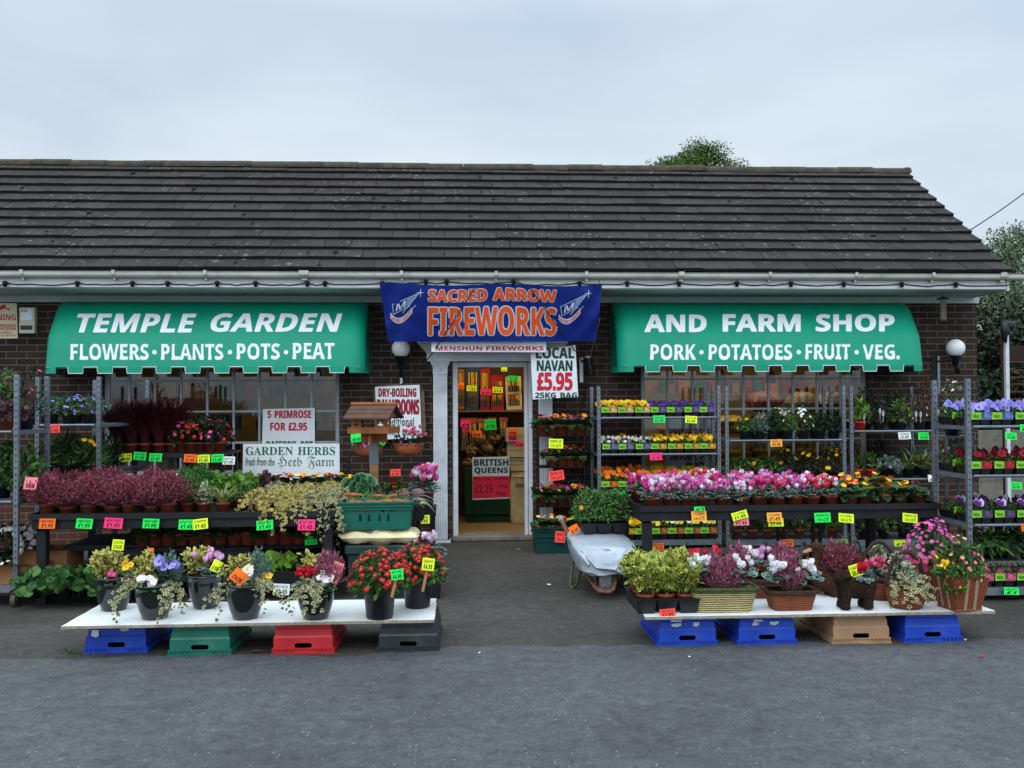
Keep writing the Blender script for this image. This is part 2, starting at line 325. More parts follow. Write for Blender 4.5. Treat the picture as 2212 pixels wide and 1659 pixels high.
SANSB = {
'A': (232, [[0,0,85,241,147,241,232,0,177,0,160,57,72,57,55,0],[85,100,147,100,130,155,128,162,125,170,123,179,120,188,118,196,116,203,114,196,111,187,109,177,106,168,104,160,102,155]]),
'C': (214, [[127,-3,94,0,66,12,45,30,31,55,22,85,19,120,23,154,33,184,49,209,71,227,99,239,132,243,150,242,168,239,185,233,202,226,186,185,172,191,159,196,145,200,132,201,106,195,87,179,76,153,72,119,75,85,86,60,105,44,132,39,147,40,161,42,177,46,193,52,193,9,177,4,162,0,145,-3]]),
'D': (248, [[30,0,30,240,105,240,141,236,171,226,195,210,214,187,225,158,229,122,220,69,195,31,153,8,98,0],[81,42,103,42,158,62,176,121,172,156,159,179,137,193,108,198,81,198]]),
'E': (188, [[30,0,30,240,168,240,168,198,81,198,81,145,162,145,162,104,81,104,81,42,168,42,168,0]]),
'F': (184, [[30,0,30,240,168,240,168,198,80,198,80,136,162,136,162,95,80,95,80,0]]),
'G': (243, [[131,-3,83,5,48,28,27,67,19,120,23,155,34,185,52,210,77,228,108,239,145,243,164,242,182,239,200,234,216,228,199,188,187,193,174,197,160,200,144,201,124,198,106,191,92,179,81,162,74,142,72,119,73,97,78,78,86,61,98,49,114,42,134,39,144,39,153,40,160,41,167,42,167,92,121,92,121,135,216,135,216,10,197,5,177,0,155,-2]]),
'H': (257, [[30,0,30,240,81,240,81,146,176,146,176,240,227,240,227,0,176,0,176,103,81,103,81,0]]),
'I': (131, [[11,0,11,29,40,42,40,197,11,211,11,240,120,240,120,211,91,197,91,42,120,29,120,0]]),
'K': (223, [[30,0,30,240,81,240,81,130,86,137,91,144,96,151,101,158,166,240,222,240,139,134,223,0,165,0,102,101,81,86,81,0]]),
'L': (190, [[30,0,30,240,81,240,81,42,178,42,178,0]]),
'M': (317, [[30,0,30,240,99,240,156,56,157,56,217,240,286,240,286,0,239,0,239,113,239,126,240,140,240,154,241,168,241,179,241,188,240,188,178,0,132,0,74,188,73,188,73,180,74,168,75,154,75,139,75,125,76,111,76,0]]),
'N': (273, [[30,0,30,240,94,240,198,60,199,60,199,77,198,93,197,110,197,126,197,240,243,240,243,0,178,0,74,181,73,181,74,164,75,147,75,130,76,113,76,0]]),
'O': (267, [[134,-3,98,1,69,12,47,31,32,55,23,86,19,121,23,155,32,185,47,210,69,228,98,240,134,243,169,240,198,228,220,210,236,185,245,155,248,120,245,85,236,55,220,31,198,12,169,1],[134,39,162,45,180,61,191,87,194,120,191,154,180,180,162,196,134,201,106,196,87,180,76,154,73,120,76,87,87,61,106,45]]),
'P': (211, [[30,0,30,240,107,240,147,235,174,220,190,196,196,165,194,145,187,126,175,109,158,96,134,88,103,85,81,85,81,0],[81,127,98,127,117,129,132,135,141,147,144,163,134,189,104,198,81,198]]),
'Q': (267, [[181,-57,137,-3,134,-3,98,1,69,12,47,31,32,55,23,86,19,121,23,155,32,185,47,210,69,228,98,240,134,243,169,240,198,228,220,210,236,185,245,155,248,120,244,83,233,51,215,25,189,7,246,-57],[134,39,162,45,180,61,191,87,194,120,191,154,180,180,162,196,134,201,106,196,87,180,76,154,73,120,76,87,87,61,106,45]]),
'R': (222, [[30,0,30,240,100,240,143,235,172,222,190,200,196,168,194,152,190,139,182,128,173,118,162,111,151,104,222,0,165,0,108,92,81,92,81,0],[81,133,97,133,119,135,133,142,142,152,144,167,141,181,133,191,118,196,96,198,81,198]]),
'S': (185, [[83,-3,47,0,15,11,15,58,33,51,51,45,69,40,87,39,103,40,114,46,120,54,122,64,119,76,108,86,93,95,75,103,66,108,57,113,48,119,38,127,30,136,24,147,20,160,18,175,24,204,40,225,66,239,99,243,118,242,135,239,152,233,171,226,154,187,139,193,125,197,111,200,98,201,85,199,76,194,70,186,68,177,71,165,79,156,93,148,113,138,130,130,145,120,156,110,165,98,170,84,172,66,166,38,149,16,121,1]]),
'T': (194, [[72,0,72,197,7,197,7,240,188,240,188,197,123,197,123,0]]),
'U': (254, [[126,-3,84,3,53,21,35,49,29,85,29,240,79,240,79,93,82,68,91,51,106,42,127,39,149,43,163,52,172,69,175,93,175,240,225,240,225,85,223,61,214,40,201,22,181,8,157,0]]),
'V': (218, [[81,0,0,240,51,240,96,97,98,92,100,83,103,73,105,63,108,53,109,44,111,53,113,63,115,73,118,83,120,92,122,97,167,240,218,240,137,0]]),
'W': (325, [[61,0,0,240,50,240,81,109,83,100,85,89,87,78,89,66,91,55,92,46,94,55,95,66,97,77,100,88,102,98,103,105,138,240,186,240,221,105,223,98,225,89,227,77,229,66,231,55,232,46,234,55,235,66,238,78,240,89,242,100,244,109,275,240,325,240,264,0,206,0,173,126,172,131,171,137,169,145,167,153,166,162,164,170,163,177,162,182,162,177,160,170,159,162,157,153,155,145,154,137,152,130,151,126,119,0]]),
'Y': (210, [[80,0,80,92,0,240,55,240,105,141,155,240,210,240,130,93,130,0]]),
'a': (203, [[71,-3,48,0,30,11,18,29,14,55,19,80,35,98,60,109,96,113,128,114,128,122,126,135,120,143,111,148,99,150,86,149,73,146,60,142,48,137,31,171,47,177,64,183,82,186,101,187,134,183,158,171,173,151,178,122,178,0,143,0,133,25,132,25,120,12,107,3,91,-2],[90,33,105,36,117,43,125,54,128,70,128,85,108,84,88,82,75,76,68,66,65,54,67,45,72,38,80,34]]),
'd': (213, [[84,-3,57,3,34,21,20,50,15,91,20,133,35,163,57,181,86,187,104,185,118,179,130,170,138,160,140,160,139,166,138,175,137,186,136,196,136,255,186,255,186,0,148,0,138,24,136,24,128,13,117,5,102,-1],[102,37,119,40,131,49,137,64,140,86,140,91,138,115,131,132,120,143,101,146,86,143,75,132,68,114,66,91,68,67,75,50,87,40]]),
'i': (102, [[26,0,26,183,76,183,76,0],[51,206,41,208,32,212,26,219,24,231,26,243,32,250,41,254,51,255,62,254,71,250,77,243,79,231,77,219,71,212,62,208]]),
't': (146, [[89,-3,73,-2,60,2,48,9,39,21,33,36,32,57,32,146,8,146,8,167,35,184,50,222,82,222,82,183,133,183,133,146,82,146,82,57,83,48,88,42,95,38,103,37,112,37,120,38,127,40,135,42,135,5,126,2,115,-1,103,-3]]),
'o': (208, [[103,-3,79,-1,58,8,40,21,27,40,18,64,15,92,21,132,39,162,67,181,104,187,129,184,150,176,168,162,181,144,190,120,193,92,187,52,169,21,140,3],[104,37,121,40,133,51,139,68,142,92,139,116,133,133,121,143,104,146,87,143,75,133,68,116,66,92,68,68,75,51,87,40]]),
'n': (221, [[26,0,26,183,64,183,71,160,74,160,84,172,98,180,114,185,130,187,157,183,178,171,191,150,195,120,195,0,145,0,145,107,144,124,138,137,129,144,116,147,97,143,85,131,78,112,76,86,76,0]]),
'l': (102, [[26,0,26,255,76,255,76,0]]),
'r': (152, [[26,0,26,183,64,183,72,152,74,152,83,166,96,177,111,184,129,187,133,187,137,186,142,186,145,185,142,138,139,139,135,140,131,140,127,140,114,139,102,135,92,130,83,121,78,109,76,93,76,0]]),
'y': (191, [[37,-81,29,-80,22,-80,16,-79,11,-78,11,-38,15,-39,20,-40,26,-40,31,-40,45,-38,56,-31,64,-20,70,-8,73,1,0,183,55,183,89,80,92,73,93,65,95,57,95,48,96,48,98,57,99,65,101,73,103,80,137,183,191,183,113,-24,101,-48,83,-66,62,-77]]),
'B': (226, [[30,0,30,240,105,240,147,236,177,226,196,208,202,179,199,160,192,144,181,133,165,127,165,126,176,122,187,117,195,110,202,100,206,86,208,70,202,40,184,18,156,5,120,0],[81,42,114,42,134,44,146,51,153,61,155,75,153,87,146,96,133,102,112,104,81,104],[81,145,110,145,129,146,141,152,148,160,150,172,147,184,140,192,127,197,108,198,81,198]]),
'u': (221, [[90,-3,64,1,43,13,30,33,25,64,25,183,75,183,75,76,77,59,82,47,91,39,105,37,124,41,136,52,142,71,144,97,144,183,194,183,194,0,156,0,149,24,147,24,136,11,123,3,107,-2]]),
'e': (198, [[109,-3,83,-1,60,7,42,20,27,38,18,61,15,90,18,120,26,144,39,163,56,176,77,184,102,187,136,181,162,165,178,139,184,103,184,79,66,79,69,60,78,46,93,37,111,34,128,35,144,37,158,42,174,48,174,10,160,4,145,0,129,-3],[67,112,137,112,135,128,128,140,118,148,102,151,89,149,78,142,70,130]]),
'0': (192, [[96,-3,58,5,32,29,17,68,12,120,14,156,20,186,31,211,47,229,68,240,96,243,133,235,159,211,175,172,180,120,178,84,171,54,161,29,145,11,123,0],[96,38,112,43,122,58,127,84,129,120,127,156,122,182,112,197,96,202,80,197,70,182,64,156,62,120,64,84,70,58,80,43]]),
'1': (192, [[88,0,88,139,88,149,88,162,89,175,89,186,87,184,82,179,77,174,72,170,44,148,20,178,97,240,139,240,139,0]]),
'2': (192, [[13,0,13,35,74,96,90,113,103,127,112,139,119,150,123,161,124,172,122,185,116,194,107,199,95,201,81,199,68,194,54,187,40,176,13,209,23,218,35,226,47,233,62,238,78,242,98,243,120,241,139,235,154,224,165,211,172,196,174,178,172,159,166,142,157,126,144,110,127,93,107,74,77,45,77,43,181,43,181,0]]),
'3': (192, [[82,-3,45,0,13,10,13,53,29,46,45,41,61,38,77,37,100,39,115,46,123,58,126,73,124,82,121,90,114,96,103,100,88,103,68,104,50,104,50,143,68,143,88,144,102,147,112,152,118,158,121,166,122,175,120,186,114,195,103,200,88,202,72,201,58,196,46,190,37,185,13,220,28,229,46,236,67,241,91,243,124,239,150,228,166,210,172,186,168,164,157,146,140,134,120,126,120,125,145,119,164,108,175,91,179,70,176,50,168,32,155,18,137,6,112,-1]]),
'4': (192, [[108,0,108,50,6,50,6,85,111,240,157,240,157,89,186,89,186,50,157,50,157,0],[50,89,108,89,108,130,108,138,108,148,109,159,109,169,110,177,110,182,109,182,106,175,102,169,99,162,94,155]]),
'5': (192, [[81,-3,63,-3,46,0,30,4,16,10,16,53,30,47,46,42,63,39,79,38,99,40,114,47,123,59,126,76,114,103,78,112,68,112,58,110,49,109,41,107,21,118,30,240,160,240,160,197,75,197,70,150,76,151,82,152,90,153,101,153,121,151,140,145,155,134,167,120,174,102,177,80,171,45,152,19,122,2]]),
'6': (192, [[99,-3,76,-1,55,8,37,22,24,42,15,69,12,102,13,122,15,143,19,162,25,181,34,198,47,213,62,225,81,235,104,240,132,242,140,242,148,242,157,241,164,240,164,199,158,201,150,202,143,203,135,203,109,200,89,193,75,182,66,167,61,149,58,128,60,128,69,139,80,148,94,154,112,156,141,151,163,136,176,112,181,80,175,45,159,19,133,2],[98,37,112,40,123,48,130,61,132,79,130,95,124,107,114,114,99,117,89,116,80,112,72,106,67,99,63,92,62,84,63,73,66,62,71,52,78,44,88,39]]),
'7': (192, [[37,0,127,197,9,197,9,240,181,240,181,208,90,0]]),
'8': (192, [[96,-3,60,1,34,14,17,34,12,61,15,83,25,101,40,114,58,125,43,136,30,150,22,166,19,185,22,203,30,217,42,228,58,236,77,241,96,243,116,241,134,236,150,228,162,217,170,203,173,185,170,165,160,150,147,137,130,127,142,119,154,111,164,101,173,90,178,77,180,62,177,44,169,28,157,14,140,5,119,-1],[95,34,112,36,124,42,131,51,133,63,132,72,128,79,122,86,114,92,106,97,98,102,94,104,80,96,69,87,61,77,59,64,61,52,68,42,79,36],[96,148,107,154,116,161,123,170,125,181,123,192,117,199,107,204,96,206,84,204,75,199,69,192,67,181,69,170,76,161,85,154]]),
'9': (192, [[60,-3,52,-3,43,-3,35,-2,28,-1,28,40,34,38,42,37,49,37,56,36,83,39,103,46,116,57,126,72,131,90,133,111,131,111,123,100,113,91,98,85,78,83,51,88,29,103,15,127,11,159,16,194,33,220,59,237,92,242,116,240,137,231,154,217,168,197,177,170,180,137,179,117,177,97,173,77,166,58,157,41,145,26,130,14,111,5,87,-1],[92,122,103,123,112,127,119,133,125,140,128,148,130,155,129,166,126,177,121,187,113,195,104,200,93,202,80,199,69,192,62,179,60,160,62,144,68,132,78,125]]),
'k': (208, [[26,0,26,255,76,255,76,141,76,131,75,120,75,110,74,100,79,107,85,114,90,121,96,128,147,183,204,183,131,104,208,0,150,0,98,74,76,57,76,0]]),
'£': (160, [[14,0,150,0,150,44,84,44,88,100,130,100,130,135,88,135,88,165,92,188,106,199,122,199,143,188,152,228,128,240,98,243,66,234,46,212,38,182,38,135,14,135,14,100,38,100,34,62,26,46,14,38]]),
'.': (78, [[20,0,64,0,64,46,20,46]]),
'-': (110, [[12,74,98,74,98,116,12,116]]),
}
SERIFB = {
'G': (254, [[134,-5,100,-1,71,10,47,28,29,51,18,81,14,115,18,147,29,176,46,200,70,218,97,229,129,233,156,230,185,220,189,219,194,218,199,219,203,221,206,226,210,233,219,233,219,154,210,154,202,173,191,189,179,203,165,213,149,219,134,222,88,195,73,114,77,67,90,34,110,13,138,6,154,8,164,14,169,23,171,36,171,64,170,77,165,85,154,89,138,91,138,99,250,99,250,91,236,89,228,85,224,77,223,64,223,14,179,0]]),
'A': (218, [[-4,0,-4,9,5,11,12,15,18,24,25,37,103,233,112,233,192,43,199,28,206,17,212,11,222,9,222,0,115,0,115,9,135,13,142,23,140,30,136,41,126,66,52,66,39,35,38,33,38,29,37,26,37,24,43,13,62,9,64,9,64,0],[57,80,121,80,88,160]]),
'R': (236, [[8,0,8,9,22,11,31,16,36,25,37,40,37,189,36,203,31,212,22,217,8,219,8,228,108,228,152,224,184,213,202,194,209,167,196,133,157,112,216,25,221,18,226,13,232,10,239,9,240,9,240,0,169,0,101,106,91,106,91,40,93,25,97,16,106,11,121,9,121,0],[91,117,102,117,124,120,140,129,149,145,152,168,142,204,112,216,101,214,95,211,92,204,91,193]]),
'D': (248, [[10,0,10,9,23,11,31,15,36,23,37,37,37,187,35,203,30,213,21,218,7,219,7,228,111,228,164,220,203,198,226,162,234,114,204,28,114,0],[111,12,140,18,160,37,171,69,175,115,159,191,111,217,101,215,95,212,92,204,91,192,91,36,92,24,95,17,101,13]]),
'E': (221, [[7,0,7,8,22,10,31,15,36,24,38,39,38,184,36,202,31,213,22,218,8,219,8,228,199,228,199,160,192,160,184,186,170,203,148,212,116,215,106,215,100,214,96,212,93,208,92,203,91,194,91,123,97,123,116,126,130,134,138,150,144,173,152,173,152,59,144,59,141,77,137,91,130,100,120,107,108,110,93,111,91,111,91,34,93,23,96,17,103,15,115,14,138,15,157,19,172,27,185,37,196,52,206,72,215,72,201,0]]),
'H': (262, [[8,0,8,9,22,11,31,16,36,25,37,40,37,189,36,203,31,212,22,217,8,219,8,228,121,228,121,219,110,218,102,216,97,213,93,208,92,200,91,189,91,125,171,125,171,189,170,200,169,208,166,213,160,216,152,218,141,219,141,228,254,228,254,219,239,217,230,212,226,203,225,189,225,40,226,26,231,16,239,11,254,9,254,0,141,0,141,9,155,11,165,15,169,24,171,40,171,110,91,110,91,40,93,25,97,16,106,11,121,9,121,0]]),
'B': (221, [[8,0,8,9,22,11,31,16,36,26,37,41,37,184,37,197,35,206,31,212,26,216,18,219,8,219,8,228,110,228,176,215,198,175,184,142,143,124,193,103,209,66,203,38,186,17,157,4,119,0],[111,12,129,15,142,25,148,41,150,64,147,88,139,104,123,113,99,116,91,116,91,33,92,23,95,17,101,13],[91,126,94,126,117,128,132,136,140,150,142,173,140,192,135,206,124,214,108,217,99,216,94,212,92,206,91,195]]),
'N': (247, [[201,-5,53,175,53,39,55,24,59,15,68,11,83,9,83,0,9,0,9,9,19,10,27,12,32,15,36,21,37,29,38,39,38,194,24,210,18,217,14,218,9,219,9,228,78,228,195,84,195,189,195,199,193,207,190,212,184,216,176,218,166,219,166,228,240,228,240,219,225,217,217,212,212,203,211,188,211,-5]]),
'S': (195, [[21,-5,21,79,31,79,41,47,56,25,75,12,98,7,115,10,128,18,137,30,139,45,133,65,112,80,81,95,56,110,38,126,28,144,25,166,27,185,34,201,44,215,58,225,74,231,92,233,103,232,115,231,127,228,141,224,144,223,146,223,148,222,150,222,157,225,160,233,170,233,170,160,161,160,155,177,147,192,136,205,124,214,111,220,97,222,82,220,70,213,62,203,60,190,62,178,69,168,79,160,94,151,127,136,145,127,159,117,169,106,175,94,178,81,180,66,177,46,169,29,157,15,140,4,120,-3,96,-5,88,-5,79,-4,71,-2,63,0,55,3,49,5,45,6,42,6,38,5,35,4,32,0,31,-5]]),
}
FRAKT = {
'H': (229, [[48,43,40,44,32,46,23,51,14,56,11,58,7,59,5,59,2,57,-3,63,22,87,26,79,32,71,39,65,46,59,54,56,61,55,68,57,74,61,78,67,79,74,78,82,75,93,70,107,62,126,52,148,45,164,41,173,40,178,42,185,49,194,53,200,59,208,65,215,71,223,76,230,80,234,84,239,88,242,91,243,93,244,96,243,100,242,105,239,111,236,117,234,121,232,124,231,128,231,135,233,143,241,148,236,142,229,137,222,132,217,127,211,123,208,121,207,118,206,116,206,113,206,109,208,104,210,97,213,87,218,82,219,80,219,77,218,75,215,71,211,66,202,64,194,65,189,67,181,72,170,80,153,89,159,99,165,108,170,117,174,126,179,133,184,138,188,140,192,148,192,150,188,154,185,161,182,182,167,198,147,208,123,211,97,209,75,202,53,192,33,178,17,161,5,141,-2,119,-6,107,-9,100,-11,96,-12,93,-14,85,-12,86,-5,83,0,77,4,70,5,59,3,51,-3,46,-12,45,-22,47,-35,53,-44,62,-50,74,-52,83,-51,91,-47,97,-41,102,-33,110,-35,104,-45,96,-53,86,-58,74,-60,59,-57,47,-49,39,-37,36,-22,38,-9,45,2,50,7,57,11,64,15,73,17,79,20,86,22,92,26,95,30,103,27,102,22,104,18,108,14,114,10,125,3,141,7,156,16,168,28,177,43,182,61,184,82,182,105,175,124,165,140,153,152,139,159,125,161,116,160,106,157,95,153,84,145,95,122,100,106,102,96,103,90,102,81,97,73,91,65,83,57,74,51,65,47,56,44]]),
'e': (118, [[61,-8,57,-5,58,-2,40,7,28,18,22,32,19,49,19,114,20,119,21,122,23,125,26,128,70,166,78,166,106,116,107,113,108,111,107,109,106,107,43,55,46,42,53,32,63,26,73,24,87,28,103,40,107,36],[42,64,83,97,84,98,85,101,78,113,59,146,52,141,48,137,45,133,43,130,42,126,42,122]]),
'r': (101, [[53,-8,48,-5,49,-3,33,9,15,17,15,24,24,28,27,40,27,118,27,124,26,128,24,131,19,135,11,128,7,133,35,166,41,162,40,159,39,157,40,155,41,153,48,144,50,136,50,126,54,134,59,141,63,146,67,151,73,159,75,166,81,166,86,153,96,141,96,132,89,123,83,112,77,112,72,123,63,135,56,124,53,118,51,113,50,108,50,101,50,34,50,30,52,28,62,21,66,19,68,20,70,21,87,36,92,31]]),
'b': (134, [[56,-8,56,-6,54,-4,51,-1,46,2,40,6,33,9,25,12,15,15,15,21,19,23,21,26,22,31,22,38,22,198,21,208,16,218,21,222,27,213,31,204,47,228,76,236,76,229,61,226,52,218,47,205,45,186,45,132,94,166,97,161,95,159,94,156,97,150,105,138,114,123,121,110,125,98,127,86,123,64,110,42,90,19,63,-8],[76,16,80,17,84,21,89,28,95,35,99,43,103,52,106,60,107,67,105,78,101,90,94,105,85,121,72,142,45,124,45,36,46,31,49,29,71,17,74,16]]),
'F': (186, [[93,-64,75,-63,58,-57,44,-48,34,-37,27,-23,25,-8,26,4,31,16,38,27,47,37,54,46,56,56,55,62,52,67,47,70,41,71,31,68,23,58,16,61,27,74,41,79,51,77,60,71,66,61,67,49,66,38,61,26,54,15,46,4,43,-1,41,-7,39,-12,39,-17,41,-27,46,-37,54,-45,65,-51,78,-55,92,-56,112,-53,127,-44,137,-29,141,-9,139,6,133,21,125,37,114,52,102,69,88,86,78,99,71,111,67,122,66,132,69,149,79,168,95,189,118,211,87,222,60,225,39,222,22,211,10,196,7,176,14,154,35,140,32,132,7,151,-1,178,1,196,9,212,22,226,38,237,57,244,79,246,121,240,167,220,171,218,174,216,177,215,180,215,184,217,190,222,195,217,168,190,166,189,165,188,164,187,163,187,162,187,161,188,160,188,158,189,139,200,125,208,97,178,88,150,93,131,107,109,125,123,136,137,143,137,151,128,165,124,165,117,156,111,149,100,142,100,134,108,125,110,120,108,112,103,132,77,145,60,153,47,159,35,163,22,164,8,162,-12,155,-30,144,-44,130,-55,113,-62]]),
'a': (139, [[40,-8,36,-5,38,-1,36,2,32,7,27,12,22,20,17,30,12,43,9,57,8,73,9,88,12,101,18,114,26,126,32,133,40,142,52,153,66,166,73,166,74,164,94,152,122,140,122,133,117,131,114,128,112,123,112,115,112,45,115,28,124,22,128,24,133,29,138,25,111,-8,106,-5,108,-1,101,5,96,10,93,15,91,19,90,25,89,32,89,35,76,24,63,13,51,3],[60,22,63,24,67,27,89,44,89,127,72,137,57,147,36,122,29,89,30,77,32,65,36,54,40,43,45,35,51,28,55,24]]),
'm': (220, [[35,-8,28,3,16,9,16,16,24,22,27,35,27,119,27,125,26,129,24,132,20,136,12,129,7,133,36,166,41,162,40,159,39,157,40,155,42,153,48,145,50,135,50,122,86,156,88,159,90,162,92,164,93,166,99,166,99,165,100,162,102,159,105,157,108,154,112,150,116,146,118,142,120,139,120,136,121,133,121,130,121,126,121,122,165,166,171,166,175,158,183,152,192,147,200,145,200,138,195,132,193,123,193,33,194,25,199,22,204,24,208,29,214,26,188,-8,182,-5,185,-1,178,4,173,9,170,13,170,19,170,23,170,26,170,30,170,34,170,37,170,41,170,44,170,46,170,122,169,126,167,130,163,134,160,137,156,139,153,140,149,139,144,134,121,112,121,35,124,22,133,16,133,9,121,3,113,-8,106,-8,100,3,87,9,87,16,96,22,99,35,99,122,98,126,96,130,92,134,89,137,85,139,83,140,78,139,73,134,50,112,50,35,53,22,61,16,61,9,49,3,42,-8]]),
}
# ================================================================== materials of the place
STEEL = mat('galvanised steel', (116, 124, 131), .45, .1, 9, .5, .55, dirt=.35, dirtc=(70, 70, 66))
BLACKW = mat('black painted timber', (30, 31, 33), .6, .2, 8, .25)
BLACKP = mat('black plastic', (22, 23, 25), .4, .15, 10, .4)
SOIL = mat('compost', (38, 28, 20), .95, .3, 40, .1)
TERRA = mat('terracotta plastic', (124, 60, 40), .6, .14, 20, .3)
WHITEP = mat('white pvc', (204, 208, 206), .4, .03, 3, .4, dirt=.16, dirtc=(120, 122, 108))
WHITEW = mat('white painted timber', (205, 210, 214), .5, .06, 4, .35, dirt=.3, dirtc=(120, 120, 112))
BOARDW = mat('white sign board', (226, 230, 232), .35, .03, 4, .4, dirt=.12, dirtc=(150, 150, 140))
INK = mat('black ink', (14, 16, 16), .6, .05)
DKGREEN = mat('dark green lettering', (12, 62, 58), .5, .05)
REDL = mat('red lettering', (196, 30, 58), .5, .06)
MAROON = mat('maroon lettering', (146, 22, 46), .5, .06)
GREENL = mat('green lettering', (18, 104, 62), .5, .06)
BLACKM = mat('black lamp holder', (16, 17, 19), .45, .1)
CREAM = mat('cream pvc', (205, 202, 178), .5, .05)
WOOD = mat('weathered wood', (140, 100, 62), .75, .2, 14, .2, bump=.3, bs=40)
RUST = mat('rusty steel tube', (120, 84, 62), .7, .25, 25, .3, .2)

def asphalt(name, base, tint, sc=1):
    a = NT(name); c = lin(base); co = a.co()
    big = a.noise(.55*sc, 5, .6); mid = a.noise(11, 5, .75); fine = a.noise(60, 4, .85)
    k = a.mix(a.ramp(big, (.35, 0.), (.68, 1.)), c, lin(tint))
    k = a.mix(.75, k, a.ramp(mid, (.3, .58), (.7, 1.4)), 'MULTIPLY')
    k = a.mix(.9, k, a.ramp(fine, (.28, .52), (.5, .97), (.74, 1.55)), 'MULTIPLY')
    v = a.n('ShaderNodeTexVoronoi', {'Scale': 34.}); a.t.links.new(co, v.inputs['Vector'])
    sel = a.n('ShaderNodeSeparateColor', {0: v.outputs['Color']}).outputs[0]
    chip = a.n('ShaderNodeMath', {0: a.ramp(v.outputs['Distance'], (.16, 1.), (.24, 0.)), 1: a.ramp(sel, (.86, 0.), (.9, 1.))}, operation='MULTIPLY').outputs[0]
    k = a.mix(a.n('ShaderNodeMath', {0: chip, 1: .55}, operation='MULTIPLY').outputs[0], k, lin((150, 148, 140)))
    vc = a.n('ShaderNodeTexVoronoi', {'Scale': .45}, feature='DISTANCE_TO_EDGE')
    wob = a.n('ShaderNodeTexNoise', {'Scale': 1.6, 'Detail': 5.}); a.t.links.new(co, wob.inputs['Vector'])
    mxv = a.n('ShaderNodeMix', data_type='VECTOR'); mxv.inputs[0].default_value = .35; a.t.links.new(co, mxv.inputs[4]); a.t.links.new(wob.outputs['Color'], mxv.inputs[5]); a.t.links.new(mxv.outputs[1], vc.inputs['Vector'])
    crack = a.n('ShaderNodeMath', {0: a.ramp(vc.outputs['Distance'], (.0, 1.), (.006, 0.)), 1: a.ramp(a.noise(.8, 2), (.66, 0.), (.74, .4))}, operation='MULTIPLY').outputs[0]
    k = a.mix(crack, k, lin((26, 25, 24)))
    a.bump(fine, .5, .004)
    return a.out(a.mix(.8, k, a.ramp(a.noise(1.7, 6, .65, dist=1.5), (.34, .8), (.52, 1.), (.7, 1.08)), 'MULTIPLY'), .85, .25)
ASPH = asphalt('asphalt road', (70, 73, 74), (84, 87, 88))
FORE = asphalt('worn asphalt forecourt', (59, 57, 53), (76, 73, 68))

def brickmat():
    a = NT('dark brick'); co = a.co(); s = a.n('ShaderNodeSeparateXYZ', {0: co})
    ad = a.n('ShaderNodeMath', {0: s.outputs[0], 1: s.outputs[1]}, operation='ADD')
    v = a.n('ShaderNodeCombineXYZ', {0: ad.outputs[0], 1: s.outputs[2]}).outputs[0]
    b = a.n('ShaderNodeTexBrick', {'Scale': 1., 'Mortar Size': .0065, 'Mortar Smooth': .15, 'Bias': -.1, 'Brick Width': .2245, 'Row Height': .0748, 'Vector': v})
    b.inputs['Color1'].default_value = lin((48, 36, 36))+(1,); b.inputs['Color2'].default_value = lin((64, 48, 45))+(1,); b.inputs['Mortar'].default_value = lin((100, 90, 73))+(1,)
    r = a.ramp(s.outputs[2], (.0, 1.), (.001, 1.))
    lowf = a.n('ShaderNodeMath', {0: s.outputs[2], 1: .49}, operation='LESS_THAN').outputs[0]
    red = a.mix(1., b.outputs['Color'], (2.0, 1.3, .95), 'MULTIPLY')
    red = a.mix(b.outputs['Fac'], red, b.outputs['Color'])
    k = a.mix(lowf, b.outputs['Color'], red)
    k = a.mix(.55, k, a.ramp(a.noise(3, 4), (.3, .6), (.7, 1.25)), 'MULTIPLY')
    k = a.mix(.5, k, a.ramp(a.noise(90, 3), (.3, .6), (.7, 1.3)), 'MULTIPLY')
    a.bump(a.ramp(b.outputs['Fac'], (0, 1.), (1, 0.)), .6, .006); return a.out(k, .85, .2)
BRICK = brickmat()
def tilemat():
    a = NT('concrete roof tile'); g = a.n('ShaderNodeNewGeometry').outputs['Random Per Island']; co = a.co()
    k = a.ramp(g, (0, lin((44, 40, 39))), (1, lin((58, 53, 50))))
    k = a.mix(.6, k, a.ramp(a.noise(1.2, 5), (.3, .72), (.7, 1.2)), 'MULTIPLY')
    k = a.mix(.6, k, a.ramp(a.noise(45, 5, .7), (.3, .6), (.7, 1.4)), 'MULTIPLY')
    wv = a.n('ShaderNodeTexNoise', {'Scale': 16., 'Detail': 4.}); a.t.links.new(co, wv.inputs['Vector'])
    mv = a.n('ShaderNodeMix', data_type='VECTOR'); mv.inputs[0].default_value = .06; a.t.links.new(co, mv.inputs[4]); a.t.links.new(wv.outputs['Color'], mv.inputs[5])
    for sc, r0, r1, dn in ((9., .13, .3, .52), (4.2, .1, .2, .62), (16., .2, .33, .56)):
        v = a.n('ShaderNodeTexVoronoi', {'Scale': sc}); a.t.links.new(mv.outputs[1], v.inputs['Vector'])
        sel = a.n('ShaderNodeSeparateColor', {0: v.outputs['Color']})
        ring = a.ramp(v.outputs['Distance'], (.0, .25), (r0*.7, .35), (r0, 1.), (r1*.75, 0.))
        m1 = a.n('ShaderNodeMath', {0: ring, 1: a.ramp(sel.outputs[0], (.5, 0.), (.56, 1.))}, operation='MULTIPLY').outputs[0]
        m2 = a.n('ShaderNodeMath', {0: m1, 1: a.ramp(a.noise(.8, 3), (dn-.12, 0.), (dn+.06, .8))}, operation='MULTIPLY').outputs[0]
        m3 = a.n('ShaderNodeMath', {0: m2, 1: a.ramp(a.noise(60, 2), (.4, .2), (.55, 1.))}, operation='MULTIPLY').outputs[0]
        k = a.mix(m3, k, lin((150, 147, 138)))
    a.bump(a.noise(80, 4), .35, .004); return a.out(k, .85, .2)
TILE = tilemat()
